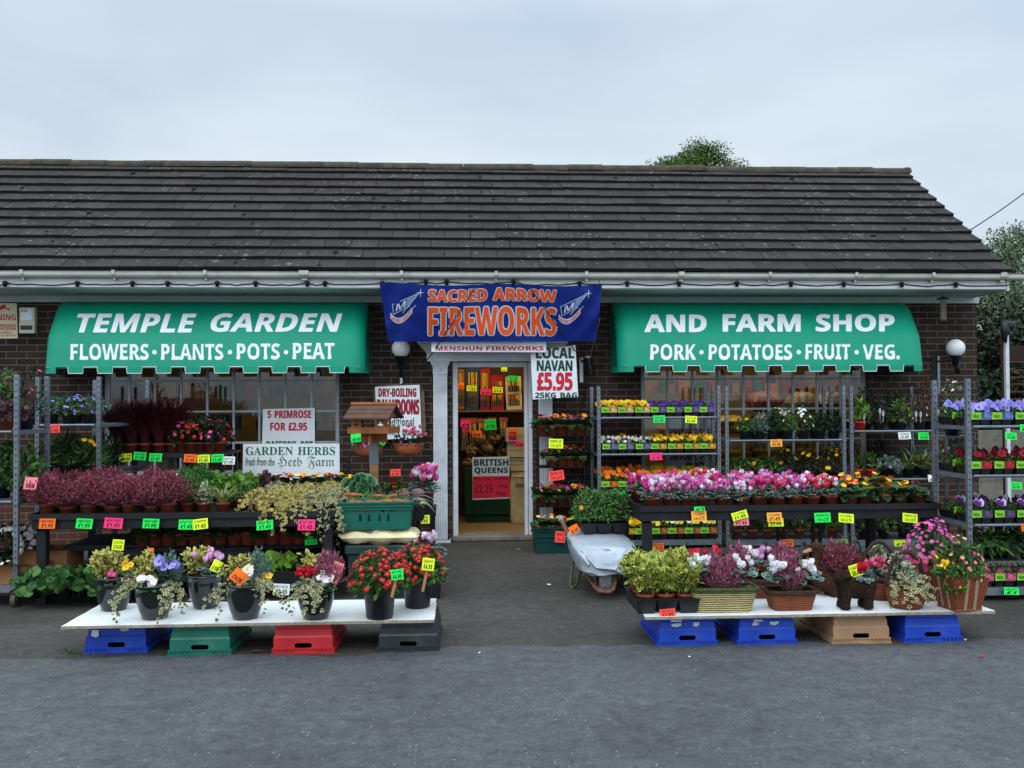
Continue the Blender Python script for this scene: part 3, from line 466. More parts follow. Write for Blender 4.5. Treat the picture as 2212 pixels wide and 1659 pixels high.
RIDGE = mat('lichened ridge tile', (66, 62, 55), .9, .22, 7, .2, bump=.4, dirt=.5, dirtc=(122, 96, 52))
def glassmat():
    a = NT('window glass'); t = a.t; t.nodes.remove(a.b)
    f = a.n('ShaderNodeFresnel', {'IOR': 1.5}); g = a.n('ShaderNodeBsdfGlossy', {'Roughness': .02, 'Color': (1, 1, 1, 1)}); tr = a.n('ShaderNodeBsdfTransparent', {'Color': (.8, .83, .82, 1)})
    m = a.n('ShaderNodeMixShader', {0: f.outputs[0], 1: tr.outputs[0], 2: g.outputs[0]}); t.links.new(m.outputs[0], t.nodes['Material Output'].inputs[0]); return a.m
GLASS = glassmat()
AWN = mat('green awning vinyl', (4, 144, 112), .5, .05, 2, .3, bump=.5, bs=2.2, dirt=.12, dirtc=(30, 110, 90))
AWNW = mat('white awning letters', (232, 236, 240), .5, .02, 3)

# ================================================================== ground
YW, YF = 10.58, 9.87
YS = P(1106, 1402, z=0).y
g = MB(); g.add([(-90, -30, 0), (90, -30, 0), (90, 160, 0), (-90, 160, 0)], [(0, 1, 2, 3)])
tag(g.put('ground', None, FORE), kind='structure')
rng = random.Random(4)
n = 500; xs = [-40+80*i/n for i in range(n+1)]; ed = [YS+.05*math.sin(x*1.3)+.04*math.sin(x*3.7+1)+rng.uniform(-.05, .05) for x in xs]
g = MB(); g.add([(x, -29, .004) for x in xs]+[(x, y, .004) for x, y in zip(xs, ed)], [(i, i+1, n+2+i, n+1+i) for i in range(n)])
tag(g.put('road', None, ASPH), kind='structure')

# ================================================================== the shop building
bld = thing('shop_building', 'single storey dark brick garden shop under a grey tiled roof', 'building', (0, YW, 0))
BO = (0, YW, 0)
XL = P(5, 350, y=12.2).x; XR = X(2112, YW); VR = (P(1957, 364, y=12.2).x+P(2186, 598, y=9.8).x)/2; VL = XL-.02
WIN = [(X(222, YW), X(733, YW)), (X(1385, YW), X(1875, YW))]
WZ1 = Z(475, 754, YW); WZ0 = Z(475, 1027, YW)
DX0, DX1, DZ = X(977, YW), X(1151, YW), Z(1060, 781, YW)
ZS = Z(1106, 640, YW)                                                     # soffit
T2 = .28
b = MB(BO); y0, y1 = YW, YW+T2
cuts = [XL+.1, WIN[0][0], WIN[0][1], DX0, DX1, WIN[1][0], WIN[1][1], XR]
top = ZS+.25
b.box((cuts[0], y0, 0), (cuts[1], y1, top)); b.box((cuts[2], y0, 0), (cuts[3], y1, top)); b.box((cuts[4], y0, 0), (cuts[5], y1, top)); b.box((cuts[6], y0, 0), (cuts[7], y1, top))
for i in (1, 5):
    b.box((cuts[i], y0, 0), (cuts[i+1], y1, WZ0)); b.box((cuts[i], y0, WZ1), (cuts[i+1], y1, top))
b.box((cuts[3], y0, DZ), (cuts[4], y1, top))
b.put('wall', bld, BRICK)
b = MB(BO)                                                                 # gables and rear
RY = 12.2; RZ = Z(1106, 364, RY); EZ = Z(1106, 586, 9.8); BY = 2*RY-YW
for xx in (XL+.1, XR-T2):
    b.slab([(y1, 0), (BY, 0), (BY, ZS), (RY, RZ-.25), (y1, ZS)], lambda u, v, xx=xx: (xx, u, v), lambda u, v, xx=xx: (xx+T2, u, v))
b.box((XL+.1+T2, BY-.2, 0), (XR-T2, BY, top))
b.put('gable_wall', bld, BRICK)
b = MB(BO); b.box((XL+.4, YW+.02, .0), (XR-.3, BY-.2, .05)); b.put('interior_floor', bld, mat('shop floor', (120, 96, 62), .5, .1, 3, .4, dirt=.4, dirtc=(70, 58, 40)))
b = MB(BO); b.box((XL+.1+T2, y1, ZS+.02), (XR-T2, BY-.2, ZS+.06)); b.put('interior_ceiling', bld, mat('shop ceiling', (180, 172, 150), .8, .04))
b = MB(BO); b.box((XL+.1+T2, BY-.23, .05), (XR-T2, BY-.2, ZS)); b.box((XL+.1+T2, y1, .05), (XL+.13+T2, BY-.24, ZS)); b.box((XR-T2-.03, y1, .05), (XR-T2, BY-.24, ZS))
b.put('interior_lining', bld, mat('shop plaster', (150, 138, 108), .85, .08))
# roof
b = MB(BO); sl = Vector((0, RY-9.8, RZ-EZ)); ln = sl.length; sl.normalize(); nn = Vector((0, -sl.z, sl.y)); NC = 12; gg = ln/NC; TW = .293
rng = random.Random(7)
for c in range(NC):
    x = VL-(TW/2 if c % 2 else 0)+.02
    while x < VR:
        a, d = max(x, VL)+rng.uniform(.0015, .004), min(x+TW, VR)-rng.uniform(.0015, .004)
        if d-a > .03:
            p0 = Vector((0, 9.8, EZ))+sl*(c*gg+rng.uniform(-.006, .004)); p1 = p0+sl*(gg+.045); j = rng.uniform(-.002, .004); j2 = rng.uniform(-.003, .003)
            lo = nn*(.043+j); th = nn*-.02
            q = [p0+lo+nn*j2, p0+lo, p1+nn*.004, p1+nn*.004]
            vs = [Vector((a, 0, 0))+q[0], Vector((d, 0, 0))+q[1], Vector((d, 0, 0))+q[2], Vector((a, 0, 0))+q[3]]
            vs += [v+nn*-.038 for v in vs]
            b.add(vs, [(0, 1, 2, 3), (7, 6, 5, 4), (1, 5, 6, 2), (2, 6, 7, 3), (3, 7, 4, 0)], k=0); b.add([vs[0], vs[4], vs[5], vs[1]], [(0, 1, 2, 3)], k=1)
        x += TW
roof = b.put('roof', bld, TILE, mat('algae blackened tile edge', (30, 29, 27), .95, .2, 30))  # tile ends darkened for algae and to paint in shadow lines between courses
b = MB(BO); o_ = nn*-.035                                                   # boarding under the tiles and the rear slope
e0 = Vector((0, 9.83, EZ+.0))+o_; r0 = Vector((0, RY, RZ))+o_
b.add([(VL, e0.y, e0.z), (VR, e0.y, e0.z), (VR, r0.y, r0.z), (VL, r0.y, r0.z), (VL, 2*RY-9.8, EZ), (VR, 2*RY-9.8, EZ)], [(0, 1, 2, 3), (3, 2, 5, 4)])
b.put('roof_boarding', roof, mat('roof felt', (30, 29, 28), .9, .1))
b = MB(BO); x = VL-.02; k = 0
while x < VR:
    d = min(x+.46, VR+.03); zz = RZ+.0+rng.uniform(-.006, .008); vs = []
    for xx, s in ((x, 1.0), (d-.004, 1.03)):
        for i in range(9):
            t = math.pi*(-.08+1.16*i/8); vs.append((xx, RY-math.cos(t)*.12*s, zz-.02+math.sin(t)*.075*s))
    b.add(vs, [(i, i+1, 10+i, 9+i) for i in range(8)], True); b.add(vs, [list(range(9)), list(range(9, 18))]); x += .46
b.put('ridge', roof, RIDGE)
b = MB(BO)
for i in range(170):                                                        # moss cushions in the joints
    c = rng.randrange(NC); xx = VL+TW*(rng.randrange(42)+(.5 if c % 2 else 0))+.02
    if not VL+.05 < xx < VR-.05: continue
    p = Vector((xx, 9.8, EZ))+sl*(c*gg+rng.choice((.0, .01, .05, .12)))+nn*.03; s = rng.choice((.008, .01, .013, .018, .025))
    b.blob(p, (s*1.3, s, s*.8), 7, 5, .3, rng)
b.put('moss', roof, mat('dark moss', (34, 32, 22), .95, .3, 60))['kind'] = 'stuff'
# verge, fascia, soffit, gutter
b = MB(BO); b.box((VL, 9.87, ZS+.01), (VR-.03, 9.89, EZ-.0)); b.put('fascia', bld, mat('bright white fascia', (218, 221, 217), .45, .04, 3, dirt=.2, dirtc=(140, 140, 126)))
b = MB(BO); b.box((VL, 9.892, ZS), (VR-.04, YW-.004, ZS+.012)); b.box((VL, YW-.024, ZS-.075), (XR+.02, YW-.003, ZS-.003)); b.put('soffit', bld, mat('grey white soffit', (176, 190, 184), .5, .03, 2))
b = MB(BO)
for v0, v1 in ((VR-.028, VR-.002), (VL+.002, VL+.028)):
    b.slab([(9.86, ZS-.01), (9.86, EZ-.02), (RY, RZ-.06), (2*RY-9.86, EZ-.02), (2*RY-9.86, ZS-.01), (YW+.3, ZS-.01)], lambda u, v, q=v0: (q, u, v), lambda u, v, q=v1: (q, u, v)); b.put('bargeboard', bld, WHITEP); b = MB(BO)
GZ = Z(1106, 591, 9.78); b = MB(BO); pr = []
for i in range(11): t = math.pi*i/10; pr.append((9.818-math.cos(t)*.046, GZ-.012-math.sin(t)*.04))
pr = [(9.766, GZ+.018), (9.776, GZ+.018)]+[p for p in pr]+[(9.87, GZ+.01)]
xs = [VL-.05, VR+.13]
b.add([(x, p[0], p[1]) for x in xs for p in pr], [(i, i+1, len(pr)+i+1, len(pr)+i) for i in range(len(pr)-1)], True)
b.add([(xs[1], p[0], p[1]) for p in pr], [list(range(len(pr)))])
gut = b.put('gutter', bld, mat('weathered white gutter', (186, 186, 178), .45, .08, 2, .4, dirt=.6, dirtc=(104, 104, 84)))
def bracket(px, wdt):
    x = X(px, 9.74, 590); b = MB(BO)
    for i in range(len(pr)-1):
        (ya, za), (yb, zb) = pr[i], pr[i+1]; n_ = Vector((0, -(zb-za), yb-ya)).normalized()*-.006
        if n_.y > 0 and i < 6: n_ = -n_
        b.add([(x-wdt, ya-.004, za), (x+wdt, ya-.004, za), (x+wdt, yb-.004, zb), (x-wdt, yb-.004, zb)], [(0, 1, 2, 3)])
    b.box((x-wdt, 9.758, GZ-.02), (x+wdt, 9.77, GZ+.024)); b.box((x-wdt*.6, 9.8, GZ-.075), (x+wdt*.6, 9.868, GZ-.055)); return b
for px, wdt in ((43, .016), (242, .016), (441, .016), (655, .05), (867, .016), (1072, .016), (1268, .016), (1474, .03), (1666, .016), (1853, .016), (2020, .016), (2172, .035)):
    bracket(px, wdt).put('gutter_bracket', gut, mat('dull white bracket', (176, 176, 168), .5, .1))
# windows
BARS = [[278.5, 334, 390, 447, 504, 560, 616, 673], [1443, 1497, 1551, 1607, 1661, 1714, 1766, 1818]]
FRM = mat('grey white window frame', (158, 164, 168), .5, .06, 4)
for k, (wx0, wx1) in enumerate(WIN):
    fy0, fy1 = YW+.06, YW+.11; b = MB(BO); f = .05
    b.box((wx0, fy0, WZ0), (wx0+f, fy1, WZ1)); b.box((wx1-f, fy0, WZ0), (wx1, fy1, WZ1)); b.box((wx0+f, fy0, WZ0), (wx1-f, fy1, WZ0+f)); b.box((wx0+f, fy0, WZ1-f), (wx1-f, fy1, WZ1))
    hz = [Z(475, q, YW) for q in (822, 889, 957)]
    for px in BARS[k]: x = X(px, YW+.06); b.box((x-.011, fy0+.005, WZ0+f), (x+.011, fy1-.005, WZ1-f))
    for z in hz: b.box((wx0+f, fy0+.009, z-.011), (wx1-f, fy1-.009, z+.011))
    wn = b.put('window', bld, FRM)
    b = MB(BO); b.box((wx0+f, YW+.083, WZ0+f), (wx1-f, YW+.087, WZ1-f)); b.put('pane', wn, GLASS)
    b = MB(BO); b.box((wx0-.04, YW-.05, WZ0-.05), (wx1+.04, YW+.06, WZ0-.002)); b.put('window_sill', wn, mat('concrete sill', (120, 116, 108), .85, .1))
# door surround
b = MB(BO); o0, o1 = X(989, YW), X(1133, YW)
b.box((DX0+.002, YW+.02, .03), (o0, YW+.12, DZ-.002)); b.box((o1, YW+.02, .03), (o1+(DX1-o1)*.42, YW+.1, DZ-.002)); b.box((o1+(DX1-o1)*.48, YW+.012, .03), (DX1-.002, YW+.12, DZ-.002)); b.box((o0, YW+.02, Z(1060, 793, YW)), (o1, YW+.12, DZ-.002))
b.put('door_frame', bld, WHITEW, bevel=.006)
b = MB(BO); b.box((DX0-.01, YW-.06, 0), (DX1+.01, YW+.3, .058)); b.put('doorstep', bld, mat('worn concrete step', (112, 106, 98), .85, .12, 8, dirt=.4), bevel=.012)
for pa, pb in ((936, 966), (1164, 1193)):
    x0, x1 = X(pa, YW-.08), X(pb, YW-.08); b = MB(BO); zt = Z(950, 809, YW-.08); zb = Z(950, 1167, YW-.08)
    nfl = 6; wv = (x1-x0)
    def flute(u, v): 
        yy = YW-.085+.012*max(0, math.cos((u*nfl-.5)*2*math.pi)*-1 if .02 < u < .98 else 0)
        return (x0+wv*u, yy, zb+(zt-zb)*v)
    b.grid(flute, 60, 1); b.box((x0, YW-.06, zb), (x1, YW-.002, zt))
    b.box((x0-.004, YW-.09, zt+.002), (x1+.004, YW-.002, Z(950, 793, YW-.08))); z = Z(950, 793, YW-.08)
    for i in range(4): b.box((x0-.008-.008*i, YW-.095-.009*i, z+.001+.016*i), (x1+.008+.008*i, YW-.002, z+.015+.016*i))
    for i in range(7):
        a_ = math.pi*(i+.5)/7; c = ((x0+x1)/2, YW-.092, zt+.03); b.tube([c, (c[0]+.035*math.cos(a_), c[1], c[2]+.045*math.sin(a_))], .004, 5)
    b.box((x0-.02, YW-.11, 0.03), (x1+.02, YW-.002, zb-.002)); b.box((x0-.035, YW-.13, 0), (x1+.035, YW-.002, .03))
    b.put('pilaster', bld, WHITEW)
b = MB(BO); x0, x1 = X(922, YW-.1), X(1207, YW-.1)
b.box((x0, YW-.11, Z(1060, 780, YW-.1)), (x1, YW-.002, Z(1060, 762, YW-.1)))
for i in range(5): z = Z(1060, 762, YW-.1)+.002+.025*i; b.box((x0-.012-.022*i, YW-.12-.022*i, z), (x1+.012+.022*i, YW-.002, z+.023))
b.put('entablature', bld, WHITEW)

# ================================================================== awnings
def awning(pa, pb, lines, label):
    x0, x1 = X(pa, 10.0), X(pb, 10.0); o = Vector(((x0+x1)/2, YW, 1.9)); root = thing('awning', label, 'awning', o, group='green shop awnings')
    prof = [(.02, 2.725), (.12, 2.715), (.2, 2.692), (.265, 2.655), (.315, 2.607), (.36, 2.55), (.40, 2.49), (.44, 2.43), (.48, 2.37), (.515, 2.318), (.545, 2.2), (.565, 2.1), (.585, 1.972)]
    rr = .16; seg = 7
    def outline(q, z):
        r = min(rr, q*.8); pts = [(x0, YW-.005)]+([(x0, YW-q+r)] if q > r else [])
        for i in range(seg+1): t = math.pi/2*i/seg; pts.append((x0+r-r*math.cos(t), YW-q+r-r*math.sin(t)))
        m = 8
        for i in range(1, m): pts.append((x0+r+(x1-x0-2*r)*i/m, YW-q))
        for i in range(seg+1): t = math.pi/2*i/seg; pts.append((x1-r+r*math.sin(t), YW-q+r-r*math.cos(t)))
        if q > r: pts.append((x1, YW-q+r))
        pts.append((x1, YW-.005)); 
        if q <= r: pts.insert(1, (x0, YW-q+r)); pts.insert(-1, (x1, YW-q+r))
        return [(p[0], p[1], z) for p in pts]
    def skin(pf):
        b = MB(o); rows = [outline(q, z) for q, z in pf]; n = len(rows[0]); b.add([p for r in rows for p in r], [(j*n+i, j*n+i+1, (j+1)*n+i+1, (j+1)*n+i) for j in range(len(rows)-1) for i in range(n-1)], True); return b
    b = skin(prof[:10]); b.put('canopy', root, AWN, AWNW); b = MB(o); b.tube(outline(.522, 2.315)[1:-1], .009, 6); b.put('seam', root, mat('dark green seam', (2, 62, 50), .6, .05))
    b = skin(prof[9:]); base = outline(.585, 1.972); q = .585; yy = YW-q; per = .304; xx = x0+rr+.13; edge = []; zb = 1.905
    cuts_ = []; 
    while xx < x1-rr-.1: cuts_.append((xx, min(xx+per/2, x1-rr-.02))); xx += per
    for a, d in cuts_: b.add([(a-.006, yy, 1.972), (d+.006, yy, 1.972), (d, yy-.002, zb), (a, yy-.002, zb)], [(0, 1, 2, 3)])
    arc = [p for p in base if p[0] <= x0+rr+.001 and p[1] < YW-q+rr+.01], [p for p in base if p[0] >= x1-rr-.001 and p[1] < YW-q+rr+.01]
    for pts in arc: b.add(pts+[(p[0], p[1], zb) for p in pts], [(i, i+1, len(pts)+i+1, len(pts)+i) for i in range(len(pts)-1)], True)
    for sx in (x0, x1): b.add([(sx, YW-.01, 1.972), (sx, YW-q+rr, 1.972), (sx, YW-q+rr, zb), (sx, YW-.01, zb)], [(0, 1, 2, 3)])
    b.k = 1
    for i, (a, d) in enumerate(cuts_):
        pts = [(a-.006, yy-.003, 1.972), (a, yy-.005, zb), (d, yy-.005, zb), (d+.006, yy-.003, 1.972)]
        if i+1 < len(cuts_): pts.append((cuts_[i+1][0]-.006, yy-.003, 1.972))
        b.tube(pts, .0042, 5)
    val = b.put('valance', root, AWN, AWNW)
    up = lambda pxa, pya, pxb, pyb: None
    def onslope(px, py, off=.006):                    # a survey point carried onto the slanted panel or the valance
        (qa, za), (qb, zb_) = ((.36, 2.55), (.515, 2.318)) if py < 724 else ((.515, 2.318), (.585, 1.972))
        d = ray(px, py); A = Vector((0, YW-qa, za)); t_ = Vector((0, qa-qb, zb_-za)); nr = Vector((0, t_.z, -t_.y)).normalized()
        if nr.y > 0: nr = -nr
        c0 = Vector((0, 0, EYE)); t = (A-c0).dot(nr)/d.dot(nr); return c0+d*t+nr*off
    for body, (ax, ay, bx, by), bold, sh, par in lines:
        f = quadmap(onslope(ax, by), onslope(bx, by), onslope(bx, ay), onslope(ax, ay)); b = MB(o); b.text(body, f, bold, sh, fat=0 if bold < .03 else .02 if sh else .03)
        b.put('lettering', root, AWNW)
    b = MB(o)
    for sx in (x0+.03, x1-.03): b.tube([(sx, YW-.01, 1.97), (sx, YW-.5, 1.965)], .012, 6)
    b.tube([(x0+.05, YW-.55, 1.965), (x1-.05, YW-.55, 1.965)], .012, 6)
    b.put('awning_frame', root, STEEL)
awning(87, 787, [('TEMPLE', (168, 679, 424, 718), .035, .25, 0), ('GARDEN', (456, 678, 739, 717), .035, .25, 0),
                  ('FLOWERS', (153, 744, 321, 777), .05, 0, 1), ('PLANTS', (349, 744, 482, 777), .05, 0, 1), ('POTS', (512, 743, 604, 776), .05, 0, 1), ('PEAT', (633, 742, 722, 775), .05, 0, 1)]
       + [('\u2022', (q-5, 756, q+5, 766), .02, 0, 1) for q in (334, 497, 618)], 'green awning with temple garden in white letters over the window beside the bird table')
awning(1338, 2005, [('AND', (1393, 681, 1525, 717), .035, .0, 0), ('FARM', (1562, 680, 1728, 716), .035, .0, 0), ('SHOP', (1763, 680, 1931, 716), .035, .0, 0),
                    ('PORK', (1405, 744, 1502, 777), .05, 0, 1), ('POTATOES', (1531, 744, 1710, 777), .05, 0, 1), ('FRUIT', (1740, 744, 1836, 776), .05, 0, 1), ('VEG.', (1863, 744, 1942, 776), .05, 0, 1)]
       + [('\u2022', (q-5, 756, q+5, 766), .02, 0, 1) for q in (1515, 1725, 1850)], 'green awning with farm shop in white letters over the window beside the wheelbarrow')

# ================================================================== banner, signs, lamps on the front
def banner():
    tl, tr, br, bl = P(820, 613, y=9.83), P(1301, 617, y=9.83), P(1287, 737, y=10.05), P(838, 738, y=10.05)
    o = (tl+tr+br+bl)/4
    def f(u, v, off=0):
        p = (bl*(1-u)+br*u)*(1-v)+(tl*(1-u)+tr*u)*v
        sag = math.sin(u*math.pi*2.6+.5)*.012*(1-v)+.012*math.sin(u*9+v*4)+.003*math.sin((u+v)*17)+.016*math.sin(u*60-v*9)*max(0, 1-6*min(u, 1-u))
        z = .012*math.sin(u*math.pi*4+1)*v
        return p+Vector((0, sag-off, z))
    a = NT('blue banner vinyl'); k = a.mix(.4, lin((16, 42, 128)), a.ramp(a.noise(2.5, 4), (.3, .6), (.7, 1.35)), 'MULTIPLY'); blue = a.out(k, .35, .45)
    OR = mat('orange banner print', (238, 88, 34), .4, .05, 3); WH = mat('white banner print', (206, 216, 226), .4, .04); PB = mat('pale blue banner print', (120, 150, 190), .4, .15, 30)
    root = thing('fireworks_banner', 'blue vinyl banner with orange fireworks lettering hung over the doorway', 'banner', o)
    b = MB(o); b.grid(f, 60, 16); b.grid(lambda u, v: f(u, v, -.0016), 60, 16)
    b.put('banner_sheet', root, blue)
    def W(px, py, off):                                  # survey point to banner sheet coordinates
        v = (737.5-py)/(737.5-614.5); xl = 838+(820-838)*v; xr = 1287+(1301-1287)*v; u = (px-xl)/(xr-xl); return f(u, v, off)
    b = MB(o)
    for body, x0, y0, x1, y1 in (('SACRED', 925, 625, 1050, 650), ('ARROW', 1064, 624, 1200, 649), ('FIREWORKS', 925, 663, 1200, 724)):
        for off, k, ft in ((.008, 1, .095 if body != 'FIREWORKS' else .05), (.014, 0, .03 if body != 'FIREWORKS' else .008)):
            b.text(body, lambda u, v: W(x0+(x1-x0)*u, y1+(y0-y1)*v, off), .05, 0, k, fat=ft)
    def emblem(dx):
        Q = lambda x, y, off=.004: W(x+dx, y, off)
        def stroke(pts, wd=1.1, k=1):
            for (xa, ya), (xb, yb) in zip(pts, pts[1:]):
                l = math.hypot(xb-xa, yb-ya); nx, ny = -(yb-ya)/l*wd/2, (xb-xa)/l*wd/2; ex, ey = (xb-xa)/l*wd/2, (yb-ya)/l*wd/2
                b.add([Q(xa+nx-ex, ya+ny-ey), Q(xb+nx+ex, yb+ny+ey), Q(xb-nx+ex, yb-ny+ey), Q(xa-nx-ex, ya-ny-ey)], [(0, 1, 2, 3)], k=k)
        stroke([(850, 679), (847, 660), (904, 634), (869, 677)]); stroke([(850, 680), (884, 662)])
        stroke([(872, 683), (893, 664), (897, 660)], .9)
        b.add([Q(880, 645), Q(905, 633), Q(884, 661), Q(876, 663)], [(0, 1, 2, 3)], k=2)
        b.add([Q(898, 633), Q(907, 631.6), Q(916, 632), Q(907, 634.2)], [(0, 1, 2, 3)], k=1); b.add([Q(906.2, 632.6), Q(908, 622), Q(908.6, 633), Q(907.4, 645)], [(0, 1, 2, 3)], k=1)
        g_ = quadmap(Q(854, 674, .005), Q(878, 663, .005), Q(877, 650, .005), Q(853, 661, .005)); b.text('M', g_, .05, .2, 1)
        n_ = 8; arc = [(843+47*i/n_, 688+14*math.sin(math.pi*(i/n_)**.8)*(.9) - 12*(i/n_)**2.2) for i in range(n_+1)]
        for (xa, ya), (xb, yb) in zip(arc, arc[1:]): b.add([Q(xa, ya), Q(xb, yb), Q(xb, yb-12), Q(xa, ya-12)], [(0, 1, 2, 3)], k=1)
        def onarc(u, v):
            t = u*n_*.94+.25; i = min(n_-1, int(t)); fr = t-i; (xa, ya), (xb, yb) = arc[i], arc[i+1]
            return Q(xa+(xb-xa)*fr, ya+(yb-ya)*fr-2-8*v, .007)
        b.text('SACRED ARROW', onarc, .03, 0, 0)
    emblem(0); emblem(363)
    b.put('lettering', root, OR, WH, PB)
    b = MB(o)
    for u in (.0, .18, .35, .62, .84, 1.0):
        p = f(min(.99, max(.01, u)), .97, .004); b = MB(o); b.tube([p, (p.x, 9.862, p.z+.07)], .003, 5); b.put('tie', root, mat('brown string', (120, 84, 60), .8, .1))
banner()
b = MB(P(1290, 740, y=10.05)); b.tube([P(1296, 688, y=9.95), P(1283, 740, y=10.2), P(1268, 792, y=10.5)], .006, 6)
tag(b.put('orange_tie_rope', None, mat('orange rope', (150, 92, 58), .8, .1)), 'thin brown rope running from the banner corner down to the empty lamp bracket', 'rope')
b = MB(P(1000, 700, y=9.75)); b.tube([P(1022, 628, y=9.76), P(963, 720, y=9.98), P(925, 775, y=10.25), P(868, 830, y=10.5)], .006, 6)
b.tube([P(1022, 628, y=9.76), P(1027, 616, y=9.84)], .006, 6)
tag(b.put('guy_rope', None, mat('dark rope', (44, 44, 42), .8, .1)), 'thin dark rope slanting from the banner to the globe lamp by the bird table', 'rope', 'ropes across the banner')
b = MB(P(1200, 700, y=9.75)); b.tube([P(1151, 631, y=9.76), P(1205, 706, y=9.95), P(1240, 755, y=10.2), P(1272, 800, y=10.5)], .006, 6)
b.tube([P(1151, 631, y=9.76), P(1144, 617, y=9.84)], .006, 6)
tag(b.put('guy_rope', None, mat('dark rope', (44, 44, 42))), 'thin dark rope slanting across the banner to the empty lamp bracket', 'rope', 'ropes across the banner')

def board(name, label, cat, corners, y, texts, face=BOARDW, mats=(), th=.012, dy=0, kind=None, group=None):
    """flat board from four survey corners (tl, tr, br, bl); texts: (body, x0,y0,x1,y1, bold, material index, shear)"""
    tl, tr, br, bl = [P(*c, y=(y if i < 2 else y-dy)) for i, c in enumerate(corners)]; o = (bl+br)/2
    b = MB(o); off = Vector((0, th, 0)); q = [bl, br, tr, tl]
    b.add(q+[p+off for p in q], [(0, 1, 2, 3), (7, 6, 5, 4), (0, 4, 5, 1), (1, 5, 6, 2), (2, 6, 7, 3), (3, 7, 4, 0)])
    f = quadmap(bl, br, tr, tl, (0, -.0035, 0)); (ax, ay), (bx, by), (cx, cy), (dx, dy_) = corners
    def uv(px, py):
        v = ((dy_+cy)/2-py)/((dy_+cy)/2-(ay+by)/2)
        for _ in range(3):
            xl = dx+(ax-dx)*v; xr = cx+(bx-cx)*v; u = (px-xl)/(xr-xl); yb = dy_+(cy-dy_)*u; yt = ay+(by-ay)*u; v = (yb-py)/(yb-yt)
        return u, v
    for body, x0, y0, x1, y1, bold, k, *sh in texts:
        c = [uv(x0, y1), uv(x1, y1), uv(x1, y0), uv(x0, y0)]
        g_ = quadmap(*[f(*p) for p in c]); b.text(body, g_, bold, sh[0] if sh else 0, k, fat=.03 if bold >= .05 else 0)
    ob = b.put(name, None, face, *mats); return tag(ob, label, cat, group)
board('name_board', 'long white board with red fireworks lettering fixed above the doorway under the banner', 'sign', [(932, 734), (1180, 735), (1180, 761), (932, 760)], 10.13, [('MENSHUN', 941, 748, 1041, 757, .06, 1), ('FIREWORKS', 1050, 748, 1174, 757, .06, 1)], mats=(REDL,), th=.03)
board('potato_sign', 'tall white sign reading local Navan £5.95 25kg bag hung beside the doorway', 'sign', [(1146, 760), (1243, 745), (1249, 857), (1151, 863)], 10.22,
      [('LOCAL', 1158, 751, 1240, 774, .05, 1), ('NAVAN', 1160, 779, 1236, 801, .05, 1), ('£5.95', 1161, 805, 1236, 843, .07, 2), ('25KG BAG', 1156, 848, 1246, 860, .05, 1)], mats=(DKGREEN, REDL))
# tombstone backing board with the dry-boiling sign
b = MB(P(862, 900, y=10.5)); cs = [(806, 842), (812, 834), (840, 830), (880, 829), (908, 834), (916, 846), (920, 930), (914, 944), (900, 950), (810, 950)]
b.slab([(i, 0) for i in range(0)] or [(p.x, p.z) for p in [P(x, y, y=10.5) for x, y in cs]], lambda u, v: (u, 10.5, v), lambda u, v: (u, 10.535, v))
tag(b.put('backing_board', None, mat('mossy weathered board', (104, 92, 76), .9, .25, 14, dirt=.6, dirtc=(60, 56, 46)), bevel=.004), 'weathered brown board with rounded corners hung under the globe lamp behind a white sign', 'board')
board('potato_notice', 'white sign in maroon and green letters for dry-boiling potatoes behind the bird table', 'sign', [(810, 836), (906, 831), (911, 946), (816, 950)], 10.47,
      [('DRY-BOILING', 818, 839, 899, 857, .05, 1), ('BALLYDOONS', 815, 863, 905, 895, .05, 1), ('Traditional', 826, 902, 894, 921, .025, 2), ('Country Butter', 816, 926, 907, 944, .025, 2)], mats=(MAROON, DKGREEN))
board('primrose_poster', 'white poster with 5 primrose for £2.95 in red behind the garden herbs sign', 'poster', [(568, 884), (680, 881), (680, 962), (566, 964)], YW+.03,
      [('5 PRIMROSE', 578, 887, 672, 903, .06, 1), ('FOR £2.95', 584, 913, 663, 930, .06, 1), ('DAFFODIL POT', 576, 953, 676, 968, .06, 2)], mats=(REDL, GREENL), th=.004)
board('herb_sign', 'white sign reading garden herbs in green letters standing below the window', 'sign', [(525, 959), (733, 958), (734, 1037), (524, 1037)], YW-.32,
      [('@GARDEN HERBS', 531, 965, 724, 983, 0, 1), ('fresh from the', 530, 988, 593, 1006, .01, 1, .25), ('#Herb Farm', 600, 986, 722, 1012, 0, 1)], mats=(GREENL,), th=.02)
board('camera_warning_sign', 'cream sign warning in red of cameras in operation at the building edge', 'sign', [(-52, 654), (36, 655), (38, 731), (-52, 732)], YW-.012,
      [('WARNING', -42, 679, 34, 692, .03, 1), ('CCTV CAMERAS', -44, 700, 34, 706, .01, 1), ('IN OPERATION', -44, 707, 34, 713, .01, 1), ('24 hour video', -40, 715, 25, 720, .0, 1), ('recording in progress', -46, 721, 34, 727, 0, 1)], face=mat('cream sign', (218, 208, 170), .4, .04), mats=(REDL,))
b = MB(P(5, 670, y=YW-.02)); y = YW-.017
for q in ([(-14, 668), (10, 657), (13, 664), (-10, 675)], [(10, 665), (12, 669), (20, 669), (20, 667)], [(20, 666), (20, 672), (18.5, 672), (18.5, 666)]): b.add([P(*c, y=y) for c in q], [(0, 1, 2, 3)])
co_ = [o for o in COL.objects if o.name == 'camera_warning_sign'][0]
pt = b.put('camera_symbol', None, REDL); pt.location = Vector(pt.location)-Vector(co_.location); pt.parent = co_
root = thing('alarm_box', 'cream plastic wall box with a paper note beside the camera warning sign', 'wall box', P(58, 722, y=YW))
